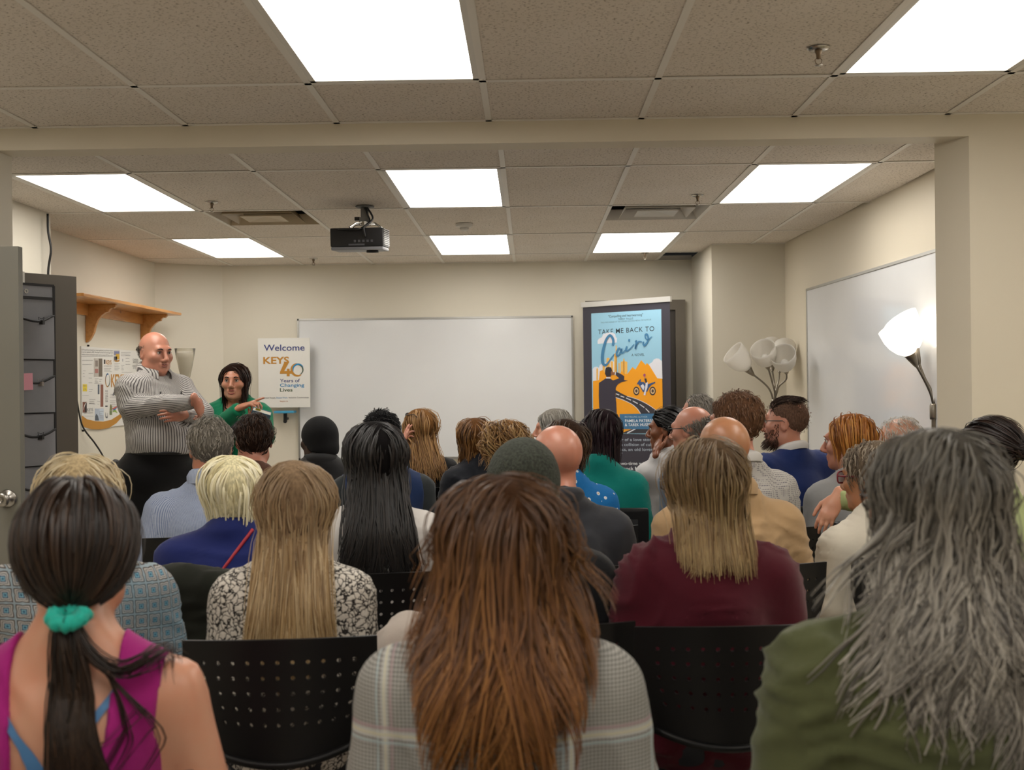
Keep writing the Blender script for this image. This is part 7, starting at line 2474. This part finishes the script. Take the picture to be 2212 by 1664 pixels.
def chest(info, x, z, f):
    ys = np.linspace(0.45, 0.0, 181)
    d = f.at(np.stack([np.full_like(ys, x), ys, np.full_like(ys, z)], 1))
    return ys[np.argmax(d < 0)]
px_ = [(-0.13, 1.42), (-0.045, 1.415), (-0.045, 1.36), (-0.13, 1.365)]
mesh_obj('breast_pocket', [(x, chest(i, x, z, hp) + 0.004, z) for x, z in px_], [(0, 3, 2, 1)], sm2, i['root'])
for x in (-0.075, 0.075):
    y = chest(i, x, 1.40, hp)
    MB().tube([(x, y + 0.012, 1.435), (x + 0.006, y + 0.012, 1.385)], 0.005, 8).build('pen', M_black, i['root'], True)

i = stander('speaker', 'woman with long dark hair in green blazer, standing and pointing', 507, 782, 6.9, math.pi - 0.05, math.pi + 0.05, 0.0,
            lambda loc: {'R': (loc(462, 930, 6.78), loc(521, 880, 6.62), loc(562, 860, 6.60) - loc(523, 876, 6.62), (0.05, 0.25, 1.0), [0.04, 0.85, 1.0, 1.1]), 'L': (loc(572, 945, 6.82), loc(548, 922, 6.66), (-0.1, 0.3, 0.9), (-0.3, 0.8, 0.0), 0.7)}, 'fair', 0.96, 0.96, 1.0, 0.95, False, jaw=0.78)
gm = cloth('green_blazer', '#0b7a55', 0.75)
u = Field()
i['torso'](u, 0.003, 0.06)
u.ell(i['nb'] + np.array([0, 0.06, -0.03]), (0.075, 0.09, 0.10), 0.02, None, 'sub')
V, Q = mesh_field(u, 0.012)
mesh_obj('blouse', V, Q, mat('black_blouse', '#14151c', 0.7), i['root'], True)
g = Field()
i['torso'](g, 0.016, 0.06)
for nm, (S, e, w, hd, hb, cu) in i['skel'].items():
    g.cap(S, e, i['a0'] + 0.016, i['a0'] + 0.008, 0.04).cap(e, e + (w - e) * 0.93, i['a0'] + 0.008, 0.042, 0.02, None, 'add', True)
s_ = i['s']
g.ell(i['nb'] + np.array([0, 0.03, 0.03]), (0.075, 0.08, 0.08), 0.02, None, 'sub')
gt = Field()
i['torso'](gt, 0.016, 0.06)
gt.ell(i['nb'] + np.array([0, 0.03, 0.03]), (0.075, 0.08, 0.08), 0.02, None, 'sub')
gs = Field()
for nm, (S, e, w, hd, hb, cu) in i['skel'].items():
    gs.cap(S, e, i['a0'] + 0.016, i['a0'] + 0.008, 0.04).cap(e, e + (w - e) * 0.93, i['a0'] + 0.008, 0.042, 0.02, None, 'add', True)
A_ = mesh_field(gt, 0.012, clipf=lambda X, Y, Z: np.maximum((0.80 - Z) + 0 * X + 0 * Y, np.where(Y > 0.02, (0.012 + 0.050 * np.clip((Z - 1.05) / 0.25, 0, 1.4)) - np.abs(X), -1) + 0 * Z))
B_ = mesh_field(gs, 0.011)
V, Q = join_geo((wrinkle(A_[0], A_[1], 0.003, 31), A_[1]), (wrinkle(B_[0], B_[1], 0.003, 33), B_[1]))
mesh_obj('blazer', V, Q, gm, i['root'], True)
i['body'] = g
gf = Field()
i['torso'](gf, 0.018, 0.06)
for sd in (-1, 1):
    pts = [(sd * 0.065, 1.36), (sd * 0.115, 1.28), (sd * 0.085, 1.25), (sd * 0.075, 1.20), (sd * 0.02, 1.06), (sd * 0.045, 1.22)]
    P = [(x, chest(i, x, z, gf) + 0.006, z) for x, z in pts]
    mesh_obj('lapel', P, [(0, 1, 2, 5), (5, 2, 3, 4)], gm, i['root'])
V, Q = mesh_field(legs_geo(i, 0.008), 0.018)
mesh_obj('trousers', V, Q, mat('black_trousers', '#121216', 0.85), i['root'], True)
for sd in (-1, 1):
    V, Q = mesh_field(Field().cap((sd * 0.11, -0.03, 0.042), (sd * 0.13, 0.15, 0.034), 0.040, 0.034, 0.02), 0.015)
    V[:, 2] = np.maximum(V[:, 2], 0.002)
    mesh_obj('shoe', V, Q, mat('shoe_black', '#1b1918', 0.5), i['root'], True)
a = np.linspace(0, 2 * math.pi, 33)
nb = i['nb']
MB().tube([(nb[0] + 0.064 * math.cos(q), nb[1] + 0.012 + 0.070 * math.sin(q), nb[2] - 0.045 - 0.032 * math.sin(q)) for q in a], 0.0045, 8, False).build('necklace', M_chrome, i['root'], True)
face_parts(i['root'], i['C'], i['R'], i['hs'], '#2b1c16', lips='#9a4f4a', open_mouth=True)
H_long('speaker', ['#170c09', '#26150f', '#382018', '#4a2e22'], endy=872, endj=0.02, face=True, fneed=-0.010, K=220, kids=7, M=13, length=0.40, thick=0.020, comb_side=1.4, comb_back=0.05, flare=0.05, jitter=0.007, clump=0.45, rad=0.0016, back_pull=0.0, body=None, part=0.015)
lw = i['skel']['L'][2]
bk = thing('book', i['base'] + rotz(i['by']) @ (lw + np.array([-0.05, 0.045, 0.055])), i['by'] + 0.5, 'small blue book held by the woman in the green blazer', 'book')
Mx = rotx(0.5) @ roty(-0.35)
for nm, a_, b_, mm in (('cover', (-0.055, -0.08, 0.010), (0.055, 0.08, 0.012), mat('book_blue', '#5d7f9c', 0.45)), ('cover', (-0.055, -0.08, -0.012), (0.055, 0.08, -0.010), mat('book_blue', '#5d7f9c', 0.45)), ('pages', (-0.052, -0.077, -0.010), (0.052, 0.077, 0.010), mat('book_pages', '#d9d5c6', 0.8)), ('yellow_tab', (0.01, 0.07, 0.0), (0.04, 0.095, 0.001), mat('yellow_paper', '#d9c23a', 0.7))):
    MB().box(a_, b_, Mx, np.zeros(3)).build(nm, mm, bk)

# ------------------------------------------------------------------ loose garments and bags on the chairs
def draped(name, label, cx, cy, w, z_top, drop, m, rz=0.0, seed=1, back=0.03, cat='jacket', sl=True):
    """garment hung over a chair back: rounded shoulders, falling body"""
    t = thing(name, (cx, cy, z_top - drop), rz, label, cat)
    f = Field()
    f.cap((-w * 0.36, 0, drop - 0.05), (w * 0.36, 0, drop - 0.05), 0.048, 0.048, 0.05, (1, 0.9, 1))
    f.ell((0, -back, drop * 0.5), (w * 0.47, 0.05, drop * 0.52), 0.06)
    if sl:
        for s_ in (-1, 1):
            f.cap((s_ * w * 0.42, -back * 0.5, drop - 0.08), (s_ * w * 0.50, -back - 0.01, drop * 0.18), 0.055, 0.045, 0.03)
    V, Q = mesh_field(f, 0.012)
    mesh_obj('cloth_body', wrinkle(V, Q, 0.006, seed), Q, m, t, True)
    return t
p = at(400, 1232, 3.36)
draped('draped_jacket', 'dark olive knit jacket hung on the chair of the platinum blonde woman', p[0], p[1], 0.40, p[2], 0.42, cloth('dark_olive_knit', '#1f211a', 0.95), 0.05, 3)
p = at(855, 1325, 2.72)
draped('draped_coat', 'pale beige coat over the chair behind the auburn hair', p[0] + 0.13, p[1] - 0.02, 0.30, p[2], 0.26, cloth('pale_beige', '#b5aaa0', 0.85), 0.0, 5)
t = thing('backpack', at(305, 1255, 3.55) * np.array([1, 1, 0]), 0, 'dark backpack with white tag beside the ponytail', 'backpack')
f = Field().ell((0, 0, 0.52), (0.10, 0.09, 0.30), 0.05).ell((0, -0.06, 0.45), (0.08, 0.06, 0.17), 0.04)
V, Q = mesh_field(f, 0.014)
mesh_obj('pack_body', wrinkle(V, Q, 0.006, 8), Q, cloth('black_nylon', '#17171a', 0.6), t, True)
MB().box((-0.03, -0.125, 0.66), (0.03, -0.12, 0.69)).build('tag', mat('lid_white', '#d8d6d0', 0.4), t)
MB().tube(spline([(-0.06, 0, 0.74), (0, -0.02, 0.86), (0.06, 0, 0.74)], 14), 0.012, 8).build('handle', M_black, t, True)
